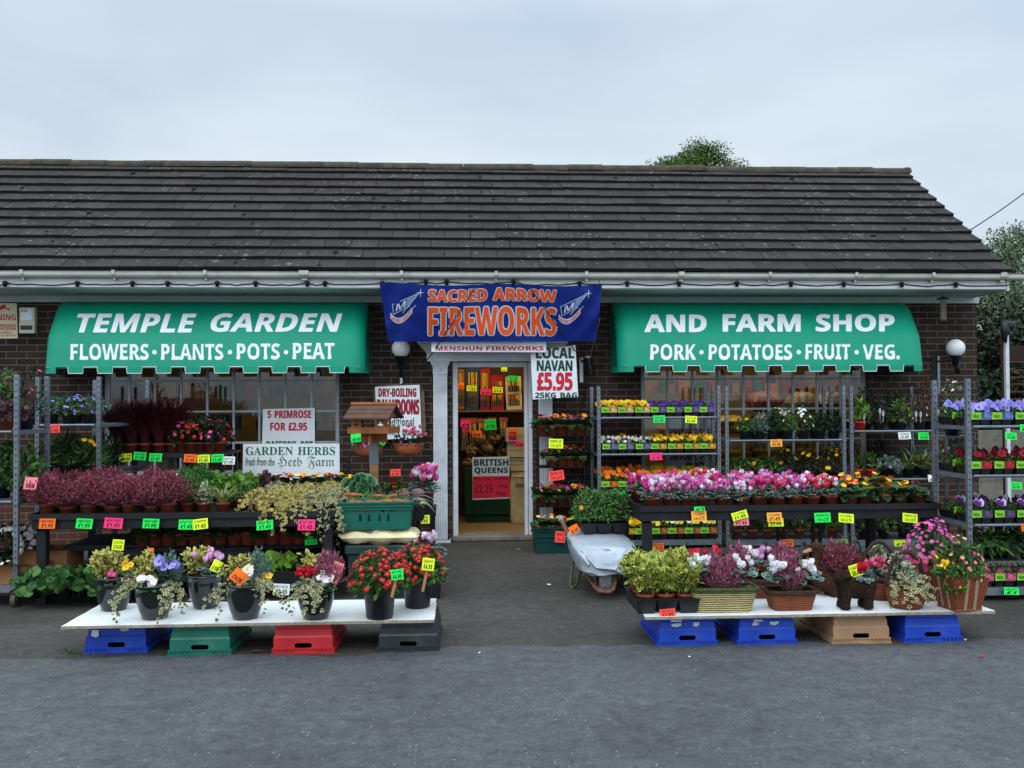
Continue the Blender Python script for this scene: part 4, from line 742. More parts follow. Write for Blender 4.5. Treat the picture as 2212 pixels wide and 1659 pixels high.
o = Vector(root.location); b = MB(o); b.box((X(40, YW-.07), YW-.07, Z(58, 720, YW-.07)), (X(74, YW-.07), YW-.002, Z(58, 664, YW-.07))); b.put('casing', root, CREAM, bevel=.006)
b = MB(o); b.add([P(x, y, y=YW-.073) for x, y in ((44, 668), (68, 667), (69, 691), (45, 692))], [(0, 1, 2, 3)]); b.text('P.S.P.', pxmap(46, 669, 60, 674, YW-.075), .02, 0, 1); b.put('note', root, BOARDW, INK)
b = MB(o); b.box((X(43, YW-.08), YW-.08, Z(58, 712, YW-.08)), (X(68, YW-.08), YW-.071, Z(58, 703, YW-.08))); b.put('slot', root, BLACKP)

GLOBE = None
def globe_mat():
    a = NT('opal glass globe'); return a.out(lin((232, 234, 236)), .25, .5)
GLOBE = globe_mat()
def globe_lamp(px, py, y, label, arm):
    c = P(px, py, y=y); root = thing('globe_lamp', label, 'lamp', P(px, py+70, y=YW), group='globe lamps on the wall'); o = Vector(root.location)
    b = MB(o); b.blob(c, .105, 24, 14); b.put('globe', root, GLOBE)
    b = MB(o); b.lathe([(.0, -.2), (.035, -.2), (.04, -.12), (.062, -.1), (.062, -.08), (.0, -.08)], c, 14); arm(b, c); b.put('lamp_holder', root, BLACKM); return root, o
def arm_l(b, c): b.tube([c+Vector((0, 0, -.2)), c+Vector((0, .02, -.3)), (c.x, YW-.02, c.z-.33)], .02, 8)
root, o = globe_lamp(866, 753, YW-.12, 'white globe lamp on a black holder beside the banner corner above the bird table', arm_l)
b = MB(o); c = P(866, 753, y=YW-.12); b.tube([c+Vector((0, .06, -.26)), c+Vector((0, .06, -.44))], .016, 8); b.put('bracket', root, WHITEW)
def arm_r(b, c): b.tube([c+Vector((-.01, 0, -.12)), c+Vector((-.06, 0, -.13)), c+Vector((-.19, .04, -.15))], .012, 8); b.lathe([(0, -.3), (.028, -.3), (.03, -.15), (0, -.15)], c+Vector((.02, 0, .0)), 12)
root, o = globe_lamp(2064, 752, YW-.16, 'white globe lamp on a drilled bracket at the end of the wall', arm_r)
b = MB(o); x = X(2027, YW-.1); b.box((x-.02, YW-.11, Z(2027, 850, YW)), (x+.02, YW-.1, Z(2027, 770, YW))); b.box((x-.02, YW-.11, Z(2027, 850, YW)), (x-.012, YW-.005, Z(2027, 770, YW))); b.put('bracket', root, STEEL)
root = thing('lamp_bracket', 'empty black lamp holder without a globe on a white drilled bracket by the primrose rack', 'lamp', P(1266, 830, y=YW)); o = Vector(root.location)
b = MB(o); x = X(1256, YW-.05); b.box((x-.02, YW-.06, Z(1256, 826, YW)), (x+.02, YW-.05, Z(1256, 773, YW))); b.box((x-.02, YW-.05, Z(1256, 826, YW)), (x-.014, YW-.002, Z(1256, 773, YW))); b.put('bracket', root, WHITEW)
b = MB(o); c = P(1273, 788, y=YW-.13); rt = Matrix.Rotation(R(10), 3, 'Y')
b.tube([c+Vector((-.012, 0, .075)), c+Vector((.02, 0, -.1))], .04, 12); b.tube([c+Vector((-.01, 0, .06)), (x, YW-.055, c.z+.04)], .012, 6); b.tube([c+Vector((-.03, .03, -.05)), (x+.05, YW-.05, c.z-.3), (x+.02, YW-.06, c.z-.42), (x-.01, YW-.05, c.z-.5)], .009, 6); b.put('lamp_holder', root, BLACKM)
b = MB(o); b.lathe([(0, .075), (.03, .075), (.032, .1), (0, .1)], c+Vector((-.014, 0, 0)), 12); b.put('cap', root, WHITEW)

# string of lights along the fascia
root = thing('string_lights', 'black cable with bulb holders strung along the white fascia', 'string lights', (0, 9.86, Z(1106, 612, 9.86))); o = Vector(root.location)
bul = [11, 167, 286, 362, 469, 552, 664, 702, 826, 920, 965, 1109, 1252, 1355, 1467, 1592, 1709, 1823, 1948, 2065]; b = MB(o); pts = []; rng = random.Random(5); prev = -20
for px in bul+[2192]:
    py = 612.5-(px > 850 and px < 1150)*3+(px > 1500)*(px-1500)/250
    for k in range(1, 6):
        t = k/6; q = prev+(px-prev)*t; pts.append(P(q, py+2.5*math.sin(math.pi*t)*rng.uniform(.5, 1.6)+.3, y=9.862))
    pts.append(P(px, py-1, y=9.862)); prev = px
b.tube(pts, .006, 5, False); b.put('cable', root, BLACKM)
for i, px in enumerate(bul):
    py = 612-(px > 850 and px < 1150)*3+(px > 1500)*(px-1500)/250
    b = MB(o); c = P(px, py, y=9.84); b.lathe([(0, -.035), (.017, -.035), (.02, -.01), (.026, .0), (.026, .015), (.012, .025), (0, .026)], c, 10); b.put('bulb_holder', root, BLACKM)
root = thing('bird_feeder', 'hanging wire bird feeder filled with fat balls below the eaves', 'bird feeder', P(2037, 645, y=10.2)); o = Vector(root.location); c = P(2037, 645, y=10.2); zb = Z(2037, 694, 10.2)
b = MB(o)
for i in range(5): b.blob((c.x, c.y, c.z-.045-i*.044), .03, 9, 6, .08, random.Random(i))
b.put('fat_balls', root, mat('fat ball', (140, 118, 92), .9, .2, 60))
b = MB(o)
for i in range(8): a = i*math.pi/4; b.tube([(c.x+.034*math.cos(a), c.y+.034*math.sin(a), c.z-.01), (c.x+.034*math.cos(a), c.y+.034*math.sin(a), zb)], .0018, 4)
b.tube([(c.x, c.y, c.z+.03), (c.x-.02, c.y, c.z+.12), (c.x-.01, c.y, ZS)], .002, 4); b.put('cage', root, STEEL)
b = MB(o); b.lathe([(0, .03), (.02, .02), (.07, 0), (.07, -.008), (0, -.008)], c, 14); b.put('lid', root, mat('dark green plastic lid', (24, 60, 52), .5))
# ================================================================== plants
G_ = lambda n, a, b, **k: leafmat(n, a, b, **k)
LCYC = G_('cyclamen leaf', (26, 46, 40), (54, 76, 66), edge=(112, 134, 122), e0=.5, e1=.8)
LPRIM = G_('primrose leaf', (24, 62, 34), (58, 104, 50))
LDARK = G_('dark leaf', (12, 32, 18), (34, 62, 30))
LMID = G_('mid green leaf', (34, 72, 30), (84, 126, 48))
LBRIGHT = G_('bright green leaf', (60, 112, 36), (128, 170, 60))
LFEATH = G_('feathery green leaf', (40, 84, 36), (92, 136, 60))
LVAR = G_('variegated shrub leaf', (78, 100, 44), (112, 126, 60), edge=(196, 188, 96), e0=.35, e1=.75, third=(92, 92, 46))
LEUO = G_('golden euonymus leaf', (74, 112, 40), (140, 160, 60), edge=(214, 206, 104), e0=.55, e1=.9)
LIVY = G_('variegated ivy leaf', (44, 70, 36), (82, 102, 58), edge=(188, 180, 134), e0=.5, e1=.9)
LIVYG = G_('golden ivy leaf', (66, 84, 34), (136, 128, 58), edge=(190, 170, 98), e0=.45, e1=.9, third=(96, 98, 44))
LSILV = G_('silver leaf', (96, 120, 108), (150, 168, 158))
LGREY = G_('grey green blade', (86, 118, 104), (128, 156, 146))
LRED = G_('dark red grass', (52, 20, 24), (92, 36, 40), third=(40, 18, 20))
LBRONZE = G_('bronze leaf', (92, 48, 30), (130, 72, 40))
LPLUM = G_('plum leaf', (62, 44, 50), (104, 74, 76))
LBLADE = G_('striped grass blade', (104, 124, 64), (170, 176, 108))
LCAB = G_('savoy leaf', (30, 74, 44), (66, 112, 68), edge=(110, 150, 104), e0=.8, e1=1.)
LLET = G_('lettuce leaf', (98, 148, 40), (158, 196, 76))
STEM = G_('flower stem', (70, 64, 48), (110, 70, 66))
HEA = petalmat('heather bells', [(142, 56, 84), (166, 82, 102), (122, 48, 70), (150, 88, 92), (134, 48, 80), (112, 70, 66)], (80, 82, 54), .18, .4)
HEAP = petalmat('purple heather bells', [(164, 84, 118), (180, 112, 134), (146, 66, 100), (152, 98, 100)], (96, 84, 62), .18, .4)
CY = {k: petalmat('cyclamen '+k, v, e_, .02, .2) for k, v, e_ in (('pink', [(222, 98, 174), (234, 120, 188), (204, 72, 150)], (150, 24, 90)), ('rose', [(226, 74, 118), (236, 96, 138)], (160, 20, 60)),
      ('magenta', [(200, 34, 122), (178, 22, 104)], (120, 10, 60)), ('pale', [(232, 172, 214), (240, 192, 226), (226, 156, 204)], (190, 70, 130)), ('white', [(240, 238, 240), (248, 246, 246)], (226, 200, 210)), ('red', [(206, 18, 46), (224, 34, 58)], (120, 4, 20)))}
def bloom(nm, cols, eye=None, e0=.25, e1=.4): return petalmat('bloom '+nm, cols, eye, e0, e1)
BL = dict(yellow=bloom('yellow', [(246, 190, 16), (252, 206, 36), (232, 166, 8)], (190, 110, 4), .1, .25), purple=bloom('purple', [(66, 36, 132), (84, 50, 152), (54, 28, 110)], (30, 10, 60), .2, .4),
  violetwhite=bloom('white and violet', [(226, 222, 224), (150, 130, 196), (226, 214, 170), (96, 72, 150)], (60, 30, 90), .2, .35), orange=bloom('orange', [(240, 122, 20), (250, 142, 36), (226, 100, 12)], (150, 50, 4), .1, .3),
  darkred=bloom('dark red', [(112, 10, 28), (140, 18, 36), (84, 6, 22)], (30, 4, 10), .2, .4), blue=bloom('lavender blue', [(142, 138, 218), (160, 154, 226), (122, 118, 204)], (70, 40, 130), .2, .35),
  purplewhite=bloom('purple and white', [(76, 26, 110), (96, 34, 124), (230, 226, 232)], (30, 8, 50), .15, .45), lemon=bloom('lemon', [(244, 214, 44), (248, 232, 130), (240, 236, 214)], (160, 90, 20), .1, .25),
  white=bloom('white', [(240, 240, 238), (232, 232, 236)], (232, 190, 40), .1, .3), red=bloom('red', [(206, 16, 34), (184, 10, 28)], (230, 180, 40), .05, .2), pink=bloom('pink', [(226, 84, 150), (208, 60, 130)], (240, 200, 60), .1, .25),
  mauve=bloom('mauve', [(176, 80, 176), (198, 120, 196)], (246, 214, 60), .15, .35), mixed=bloom('mixed', [(246, 226, 110), (226, 70, 130), (240, 240, 236), (178, 60, 150), (244, 150, 30), (170, 20, 50), (246, 200, 30)], (246, 190, 40), .18, .34),
  sunny=bloom('sunny mix', [(244, 140, 30), (246, 200, 40), (224, 84, 50), (236, 100, 150), (246, 170, 40)], (250, 210, 60), .18, .32), daisy=bloom('red daisy', [(158, 12, 28), (180, 20, 34), (130, 8, 24)], (222, 140, 30), .12, .28),
  penst=bloom('orchid pink', [(206, 80, 150), (222, 104, 168), (188, 62, 132)], (150, 20, 80), .1, .3), fuchs=bloom('fuchsia', [(214, 110, 120), (226, 150, 130), (200, 40, 110)], (240, 220, 180), .1, .2))
T['broad'] = ([(p[0]*1.65, p[1], p[2]*1.5) for p in T['oval'][0]], T['oval'][1], T['oval'][2])
T['reed'] = ([(p[0]*.32, p[1], p[2]*.6) for p in T['blade'][0]], T['blade'][1], T['blade'][2])
def up(n): return np.tile([0, 0, 1.], (n, 1))
_P = {}
def pot_mesh(kind):
    if kind in _P: return _P[kind]
    b = MB()
    if kind == 'small': b.lathe([(0, 0), (.042, 0), (.055, .07), (.06, .07), (.061, .09), (.054, .09), (.052, .075), (0, .075)], n=16); m = b.mesh('pot', TERRA)
    elif kind == 'red': b.lathe([(0, 0), (.045, 0), (.06, .08), (.066, .08), (.068, .1), (.058, .1), (.056, .085), (0, .085)], n=16); m = b.mesh('pot', mat('red plastic', (196, 40, 34), .45, .08))
    elif kind == 'black': b.lathe([(0, 0), (.05, 0), (.062, .09), (.068, .092), (.068, .105), (.06, .105), (.058, .09), (0, .09)], n=16); m = b.mesh('pot', BLACKP)
    elif kind == 'wide': b.lathe([(0, 0), (.085, 0), (.105, .15), (.113, .152), (.114, .18), (.105, .18), (.1, .165), (0, .165)], n=24); m = b.mesh('pot', BLACKP)
    _P[kind] = m; return m
def cyclamen(seed, cols, big=1.0, pot='small', nf=13):
    f = FB(seed); n = 46; a = f.u(0, 6.28, n); q = np.sqrt(f.u(0, 1, n)); r = .092*q
    O = np.stack([np.cos(a)*r*.75, np.sin(a)*r*.75, .082+.05*(1-q**2)+f.u(-.008, .012, n)], 1); D = np.stack([np.cos(a), np.sin(a), f.u(-.35, .25, n)], 1)
    f.add('round', O, D, up(n)+np.stack([np.cos(a), np.sin(a), 0*a], 1)*f.u(0, .8, n)[:, None], f.u(.034, .05, n)); lm = f.mesh('foliage', LCYC)
    g = FB(seed+50); n = nf; a = g.u(0, 6.28, n); r = .068*np.sqrt(g.u(0, 1, n)); h = g.u(.135, .2, n)
    top = np.stack([np.cos(a)*r, np.sin(a)*r, h], 1); base = np.stack([np.cos(a)*r*.4, np.sin(a)*r*.4, 0*a+.09], 1)
    ln = np.linalg.norm(top-base, axis=1); g.add('needle', base, top-base, np.tile([0, -1., .1], (n, 1)), ln, len(cols))
    for i in range(n): g.add('cyclamen', top[i:i+1], [[g.u(-.35, .35), g.u(-.35, .35), 1]], [[math.cos(a[i]), math.sin(a[i]), .1]], g.u(.032, .044), i % len(cols))
    fm = g.mesh('blossoms', *[CY[c] for c in cols], STEM)
    return [('pot', pot_mesh(pot)), ('foliage', lm), ('blossoms', fm)]
def primrose(seed, bl='mixed', nf=7, pot='small', ls=1.0, lm_=None):
    f = FB(seed); n = 26; a = f.u(0, 6.28, n); el = f.u(-.6, .8, n); O = np.stack([np.cos(a)*.02, np.sin(a)*.02, .08+f.u(0, .02, n)], 1); D = np.stack([np.cos(a), np.sin(a), el], 1)
    f.add('broad', O, D, up(n)+f.r.normal(0, .25, (n, 3)), f.u(.065, .105, n)*ls); lm = f.mesh('foliage', lm_ or LPRIM)
    g = FB(seed+70); n = nf; a = g.u(0, 6.28, n); r = .05*np.sqrt(g.u(0, 1, n)); O = np.stack([np.cos(a)*r, np.sin(a)*r, .13+g.u(0, .04, n)], 1)
    g.add('flower5', O, np.stack([np.cos(a), np.sin(a), 0*a+.3], 1), np.stack([np.cos(a)*.5, np.sin(a)*.5-.5, 0*a+.8], 1), g.u(.021, .03, n)); fm = g.mesh('blossoms', BL[bl])
    return ([('pot', pot_mesh(pot))] if pot else [])+[('foliage', lm), ('blossoms', fm)]
def heather(seed, m=None, pot='small', n=400, R_=.13, H=.19):
    f = FB(seed); a = f.u(0, 6.28, n); t = f.u(0, 1, n)**.7; O = np.stack([np.cos(a)*.04*t, np.sin(a)*.04*t, 0*a+.075], 1)
    D = np.stack([np.cos(a)*t*R_*1.15, np.sin(a)*t*R_*1.15, H*(1.05-.62*t*t)*f.u(.75, 1.12, n)], 1); D += f.r.normal(0, .012, (n, 3)); ln = np.linalg.norm(D, axis=1)
    f.add('sprig', O, D, f.r.normal(0, 1, (n, 3)), ln); lm = f.mesh('foliage', m or HEA)
    return ([('pot', pot_mesh(pot))] if pot else [])+[('foliage', lm)]
def bush(seed, R_, H, n, t, size, m, z0=.09, pot=None, fl=None, lo=.35, wild=.5, ry=None, upb=.5):
    """leafy mound: fl = (bloom, count, size, template)"""
    f = FB(seed); O, d = f.dome(n, R_, H, z0, lo, ry); D = d*(1-wild)+f.r.normal(0, wild, (n, 3))*.8+np.array([0, 0, upb*.5])
    f.add(t, O, D, d+up(n)*.4+f.r.normal(0, .3, (n, 3)), f.u(size*.7, size*1.2, n))
    ns = 14; a = f.u(0, 6.28, ns); tip = np.stack([np.cos(a)*R_*.6, np.sin(a)*R_*.6, z0+H*f.u(.4, .8, ns)], 1); f.add('needle', np.tile([0, 0, z0-.02], (ns, 1)), tip-np.array([0, 0, z0-.02]), np.tile([0, -1., 0], (ns, 1)), np.linalg.norm(tip-np.array([0, 0, z0-.02]), axis=1)*.98, 1)
    out = [('pot', pot_mesh(pot))] if pot else []
    out.append(('foliage', f.mesh('foliage', m, STEM)))
    if fl:
        g = FB(seed+9); O, d = g.dome(fl[1], R_*1.04, H*1.06, z0, .85, ry, flat=.8); g.add(fl[3] if len(fl) > 3 else 'flower5', O, np.cross(d, [0.3, 1, .2]), d+np.array([0, -.5, .3]), g.u(fl[2]*.8, fl[2]*1.2, fl[1])); out.append(('blossoms', g.mesh('blossoms', BL[fl[0]])))
    return out
def tuft(seed, n, ln, m, pot=None, spread=.7, z0=.08, t='blade'):
    f = FB(seed); a = f.u(0, 6.28, n); el = f.u(0, spread, n); D = np.stack([np.cos(a)*el, np.sin(a)*el, 0*a+1], 1); O = np.stack([np.cos(a)*.025, np.sin(a)*.025, 0*a+z0], 1)
    f.add(t, O, D, np.stack([-np.cos(a), -np.sin(a), 0*a+.3], 1), f.u(ln*.6, ln*1.1, n)); return ([('pot', pot_mesh(pot))] if pot else [])+[('foliage', f.mesh('foliage', m))]
def trail(f, starts, dirs, ln, size, t='ivy', k=0, gap=.016):
    """strands that run out, then hang"""
    for s, d in zip(starts, dirs):
        p = np.array(s, float); v = np.array(d, float); n = int(ln*f.u(.6, 1.15)/gap); Os = []; Ds = []
        for i in range(n):
            v = v*.86+np.array([f.u(-.22, .22)*.5, f.u(-.22, .22)*.5, -.17]); v /= np.linalg.norm(v); p = p+v*gap; Os.append(p+f.r.normal(0, .008, 3)); Ds.append([f.u(-1, 1), f.u(-1, .2), f.u(-1, .3)])
        f.add(t, np.array(Os), np.array(Ds), np.tile([0, -1., .6], (n, 1))+f.r.normal(0, .4, (n, 3)), f.u(size*.7, size*1.15, n), k)
def ivy(seed, m, R_=.1, H=.1, n=110, tr=6, ln=.2, size=.03, pot='small', front=True):
    f = FB(seed); O, d = f.dome(n, R_, H, .08, .3); f.add('ivy', O, d+f.r.normal(0, .6, (n, 3)), d+np.array([0, -.4, .7]), f.u(size*.7, size*1.2, n))
    a = f.u(3.4, 6.0, tr) if front else f.u(0, 6.28, tr); trail(f, np.stack([np.cos(a)*.06, np.sin(a)*.06, 0*a+.1], 1), np.stack([np.cos(a), np.sin(a), 0*a+.3], 1), ln, size)
    return ([('pot', pot_mesh(pot))] if pot else [])+[('foliage', f.mesh('foliage', m))]
def place(name, parts, loc, label, cat, group=None, rz=0, sc=1.0):
    r = thing(name, label, cat, loc, rz, group)
    r.scale = (sc, sc, sc) if isinstance(sc, (int, float)) else sc
    for q in parts:
        p = put(q[0], q[1], r, *([q[2]] if len(q) > 2 and q[2] else []))
        for sb in (q[3] if len(q) > 3 else []): put(sb[0], sb[1], p)
    return r
def cells_mesh(nx=2, ny=3, cw=.082, h=.06):
    b = MB()
    for i in range(nx):
        for j in range(ny): b.frust(0, (cw*.36, cw*.36), h, (cw*.49, cw*.49), (i-(nx-1)/2)*cw, (j-(ny-1)/2)*cw)
    w_, d_ = nx*cw/2+.004, ny*cw/2+.004
    b.box((-w_, -d_, h+.001), (w_, d_, h+.006)); return b.mesh('tray', BLACKP)
CELLS = cells_mesh()
_pl = {}
def plabel(col):
    if col in _pl: return _pl[col]
    b = MB(); b.box((-.083, -.131, .052), (-.004, -.128, .108)); b.k = 1; b.box((-.002, -.1315, .05), (.083, -.1285, .108)); b.k = 2
    for z in (.066, .074, .082): b.box((-.072, -.1325, z), (-.02, -.1314, z+.004))
    g = mat('lime plant label', (128, 196, 48), .4, .18, 40); a = NT('picture label '+str(col)); n = a.n('ShaderNodeTexVoronoi', {'Scale': 55.}); a.t.links.new(a.co(), n.inputs['Vector'])
    pm = a.out(a.ramp(n.outputs['Distance'], (.2, lin(col)), (.75, tuple(v*.25+.01 for v in lin(col)))), .4); m = b.mesh('plant_label', g, pm, mat('label print', (30, 80, 30), .5)); _pl[col] = m; return m
def pack(seed, bl, lc, nf=14, h=.16, leaf=None, t='flower5', fs=.024):
    f = FB(seed); n = 150; O = np.stack([f.u(-.08, .08, n), f.u(-.12, .12, n), .065+f.u(0, .07, n)], 1); D = f.r.normal(0, .6, (n, 3))+np.array([0, 0, .6]); f.add('oval', O, D, up(n)+f.r.normal(0, .5, (n, 3)), f.u(.022, .038, n)); lm = f.mesh('foliage', leaf or LMID)
    g = FB(seed+33); O = np.stack([g.u(-.082, .082, nf), g.u(-.125, .11, nf), h*.78+g.u(0, h*.35, nf)], 1); Dn = np.stack([g.u(-.5, .5, nf), g.u(-1, -.5, nf), g.u(.1, .7, nf)], 1); g.add(t, O, np.cross(Dn, [1, .1, 0]), Dn, g.u(fs*.8, fs*1.15, nf)); fm = g.mesh('blossoms', BL[bl])
    return [('tray', CELLS), ('plant_label', plabel(lc)), ('foliage', lm), ('blossoms', fm)]
PK = {}
def getpack(bl, v):
    lc = dict(yellow=(226, 190, 120), purple=(112, 84, 160), violetwhite=(120, 110, 160), orange=(226, 110, 40), darkred=(196, 30, 36), blue=(110, 130, 190), purplewhite=(92, 76, 112), lemon=(190, 110, 60), yellowsmall=(220, 170, 40), pink=(226, 100, 140))[bl]
    if (bl, v) not in PK:
        if bl == 'yellow': p = pack(v, 'yellow', lc, 26, .15, fs=.026)
        elif bl == 'yellowsmall': p = pack(v+5, 'yellow', lc, 22, .17, fs=.02)
        elif bl == 'purple': p = pack(v+8, 'purple', lc, 8, .155, fs=.023)
        elif bl == 'violetwhite': p = pack(v+12, 'violetwhite', lc, 15, .16, fs=.02)
        elif bl == 'blue': p = pack(v+15, 'blue', lc, 10, .165, fs=.038)
        elif bl in ('darkred', 'purplewhite'): p = pack(v+20, bl, lc, 9, .165, fs=.034)
        elif bl == 'pink': p = pack(v+30, 'pink', lc, 3, .12)
        else: p = pack(v+25, bl, lc, 11, .19, fs=.025)
        PK[(bl, v)] = p
    return PK[(bl, v)]
# price cards
NEON = dict(orange=(255, 112, 26), green=(30, 232, 84), yellow=(222, 246, 40), pink=(255, 56, 124), red=(255, 76, 66), white=(226, 230, 224), salmon=(240, 130, 140), peach=(255, 168, 60))
def cardmat(c):
    nm = 'neon card '+c
    if nm in _M: return _M[nm]
    a = NT(nm); _M[nm] = a.out(lin(NEON[c]), .6, .2); return _M[nm]
TONES = dict(orange='neon orange', green='neon green', yellow='neon yellow', pink='vivid pink', red='bright red', white='white', salmon='salmon pink', peach='light orange')
def card(px, py, w_, h_, y, c, top, price, where, tilt=0, sign='price_card', lean=12):
    tilt += random.Random(int(px*3+py)).uniform(-4, 4); o = P(px, py, y=y); s = o.y/FPX; W_, H_ = w_*s/2, h_*s/2; rt = Matrix.Rotation(R(tilt), 3, 'Y') @ Matrix.Rotation(R(-lean), 3, 'X')
    rg = random.Random(int(px*7+py)); cv = rg.uniform(-.012, .016)
    def f(u, v, off=0): return rt @ Vector(((u-.5)*2*W_, -off+cv*((u-.5)**2*4)-cv, (v-.5)*2*H_))
    b = MB(); b.grid(lambda u, v: f(u, v), 4, 2, False); b.grid(lambda u, v: f(u, v, -.0012), 4, 2, False); b.k = 1
    sl = rg.uniform(.0, .2)
    if top: b.text(top, lambda u, v: f(.1+.8*u, .6+.27*v, .0025), 0, sl, 1, 1)
    b.text(price, lambda u, v: f(.14+.72*u, .12+.38*v, .0025), .012, sl, 1, 1)
    ob = b.put(sign, None, cardmat(c), INK, loc=o); tag(ob, f'{TONES[c]} price card {where}', 'price card', 'handwritten price cards'); return ob
# furniture of the display
def caster(b, x, y, z=.14):
    b.tube([(x-.018, y, .055), (x+.018, y, .055)], .055, 14); b.box((x-.026, y-.03, .05), (x-.021, y+.03, z)); b.box((x+.021, y-.03, .05), (x+.026, y+.03, z)); b.box((x-.03, y-.035, z-.012), (x+.03, y+.035, z))
def trolley(label, x0, x1, y0, y1, top, shelves, base=.15, post=.034, deckc=None):
    o = Vector(((x0+x1)/2, (y0+y1)/2, 0)); r = thing('plant_trolley', label, 'plant trolley', o, group='galvanised plant trolleys')
    for x in (x0, x1):
        for y in (y0, y1):
            s = 1 if x == x0 else -1; t = 1 if y == y0 else -1; b = MB(o)
            b.box((x-post/2, y-post/2, base-.03), (x+post/2, y-post/2+.004, top)); b.box((x-post/2, y-post/2+.004, base-.03), (x-post/2+.004, y+post/2, top)); b.box((x+post/2-.004, y-post/2+.004, base-.03), (x+post/2, y+post/2, top))
            b.k = 1; z = base+.08
            while z < top-.03: b.box((x-.006, y-post/2-.0012, z), (x+.006, y-post/2-.0002, z+.018)); z += .05
            b.put('post', r, STEEL, mat('slot shadow grey', (62, 68, 72), .7))
            b = MB(o); caster(b, x+s*.02, y+t*.03, base-.03); b.put('caster', r, mat('caster', (84, 74, 64), .6, .15, 20))
    h = post/2+.002; DECK = deckc or mat('steel deck', (104, 108, 110), .5, .1, 5, .4, .4, dirt=.3)
    b = MB(o); b.box((x0+h, y0-.012, base-.03), (x1-h, y0+.02, base+.03)); b.box((x0+h, y1-.02, base-.03), (x1-h, y1+.012, base+.03)); b.box((x0+h, y0+.021, base+.005), (x1-h, y1-.021, base+.02))
    for x in (x0, x1): b.box((x-.012, y0+h, base-.03), (x+.012, y1-h, base+.03))
    b.put('base', r, STEEL)
    for z in shelves:
        b = MB(o); b.tube([(x0+.03, y0-.022, z-.006), (x1-.03, y0-.022, z-.006)], .012, 8); b.box((x0+.02, y0-.008, z-.02), (x1-.02, y1, z)); b.tube([(x0+.03, y1+.01, z-.006), (x1-.03, y1+.01, z-.006)], .012, 8)
        for x in (x0, x1): b.box((x-.01, y0+h, z-.03), (x+.01, y1-h, z-.008)); b.box((x-.012 if x > x0 else x-.022, y0-.03, z-.026), (x+.022 if x > x0 else x+.012, y0-.0185, z-.012))
        b.put('shelf', r, STEEL)
    return r
def bench(name, label, x0, x1, y0, y1, z, low=None, mid=None):
    o = Vector(((x0+x1)/2, (y0+y1)/2, 0)); r = thing(name, label, 'display bench', o, group='black timber benches'); lw = .075
    for x in (x0+.02, x1-.02-lw):
        for y in (y0+.03, y1-lw): b = MB(o); b.box((x, y, 0), (x+lw, y+lw, z-.105)); b.put('leg', r, BLACKW, bevel=.004)
    b = MB(o); b.box((x0, y0, z-.095), (x1, y0+.03, z-.02)); b.box((x0, y1-.03, z-.105), (x1, y1, z-.02)); b.box((x0, y0+.031, z-.105), (x0+.03, y1-.031, z-.02)); b.box((x1-.03, y0+.031, z-.105), (x1, y1-.031, z-.02)); b.put('rail', r, BLACKW, bevel=.003)
    b = MB(o); b.box((x0-.015, y0-.02, z-.018), (x1+.015, y1+.01, z-.006))
    for a in ((x0-.015, y0-.02, x1+.015, y0-.012), (x0-.015, y1+.002, x1+.015, y1+.01), (x0-.015, y0-.012, x0-.007, y1+.002), (x1+.007, y0-.012, x1+.015, y1+.002)): b.box((a[0], a[1], z-.006), (a[2], a[3], z+.03))
    b.put('bench_top', r, BLACKP)
    for zz, d in ((low, 0), (mid, .25)):
        if zz: b = MB(o); b.box((x0+.1, y0+.11+d, zz-.03), (x1-.1, y1-.08, zz-.006)); b.box((x0+.1, y0+.08+d, zz-.045), (x1-.1, y0+.108+d, zz)); b.put('shelf', r, BLACKW)
    return r
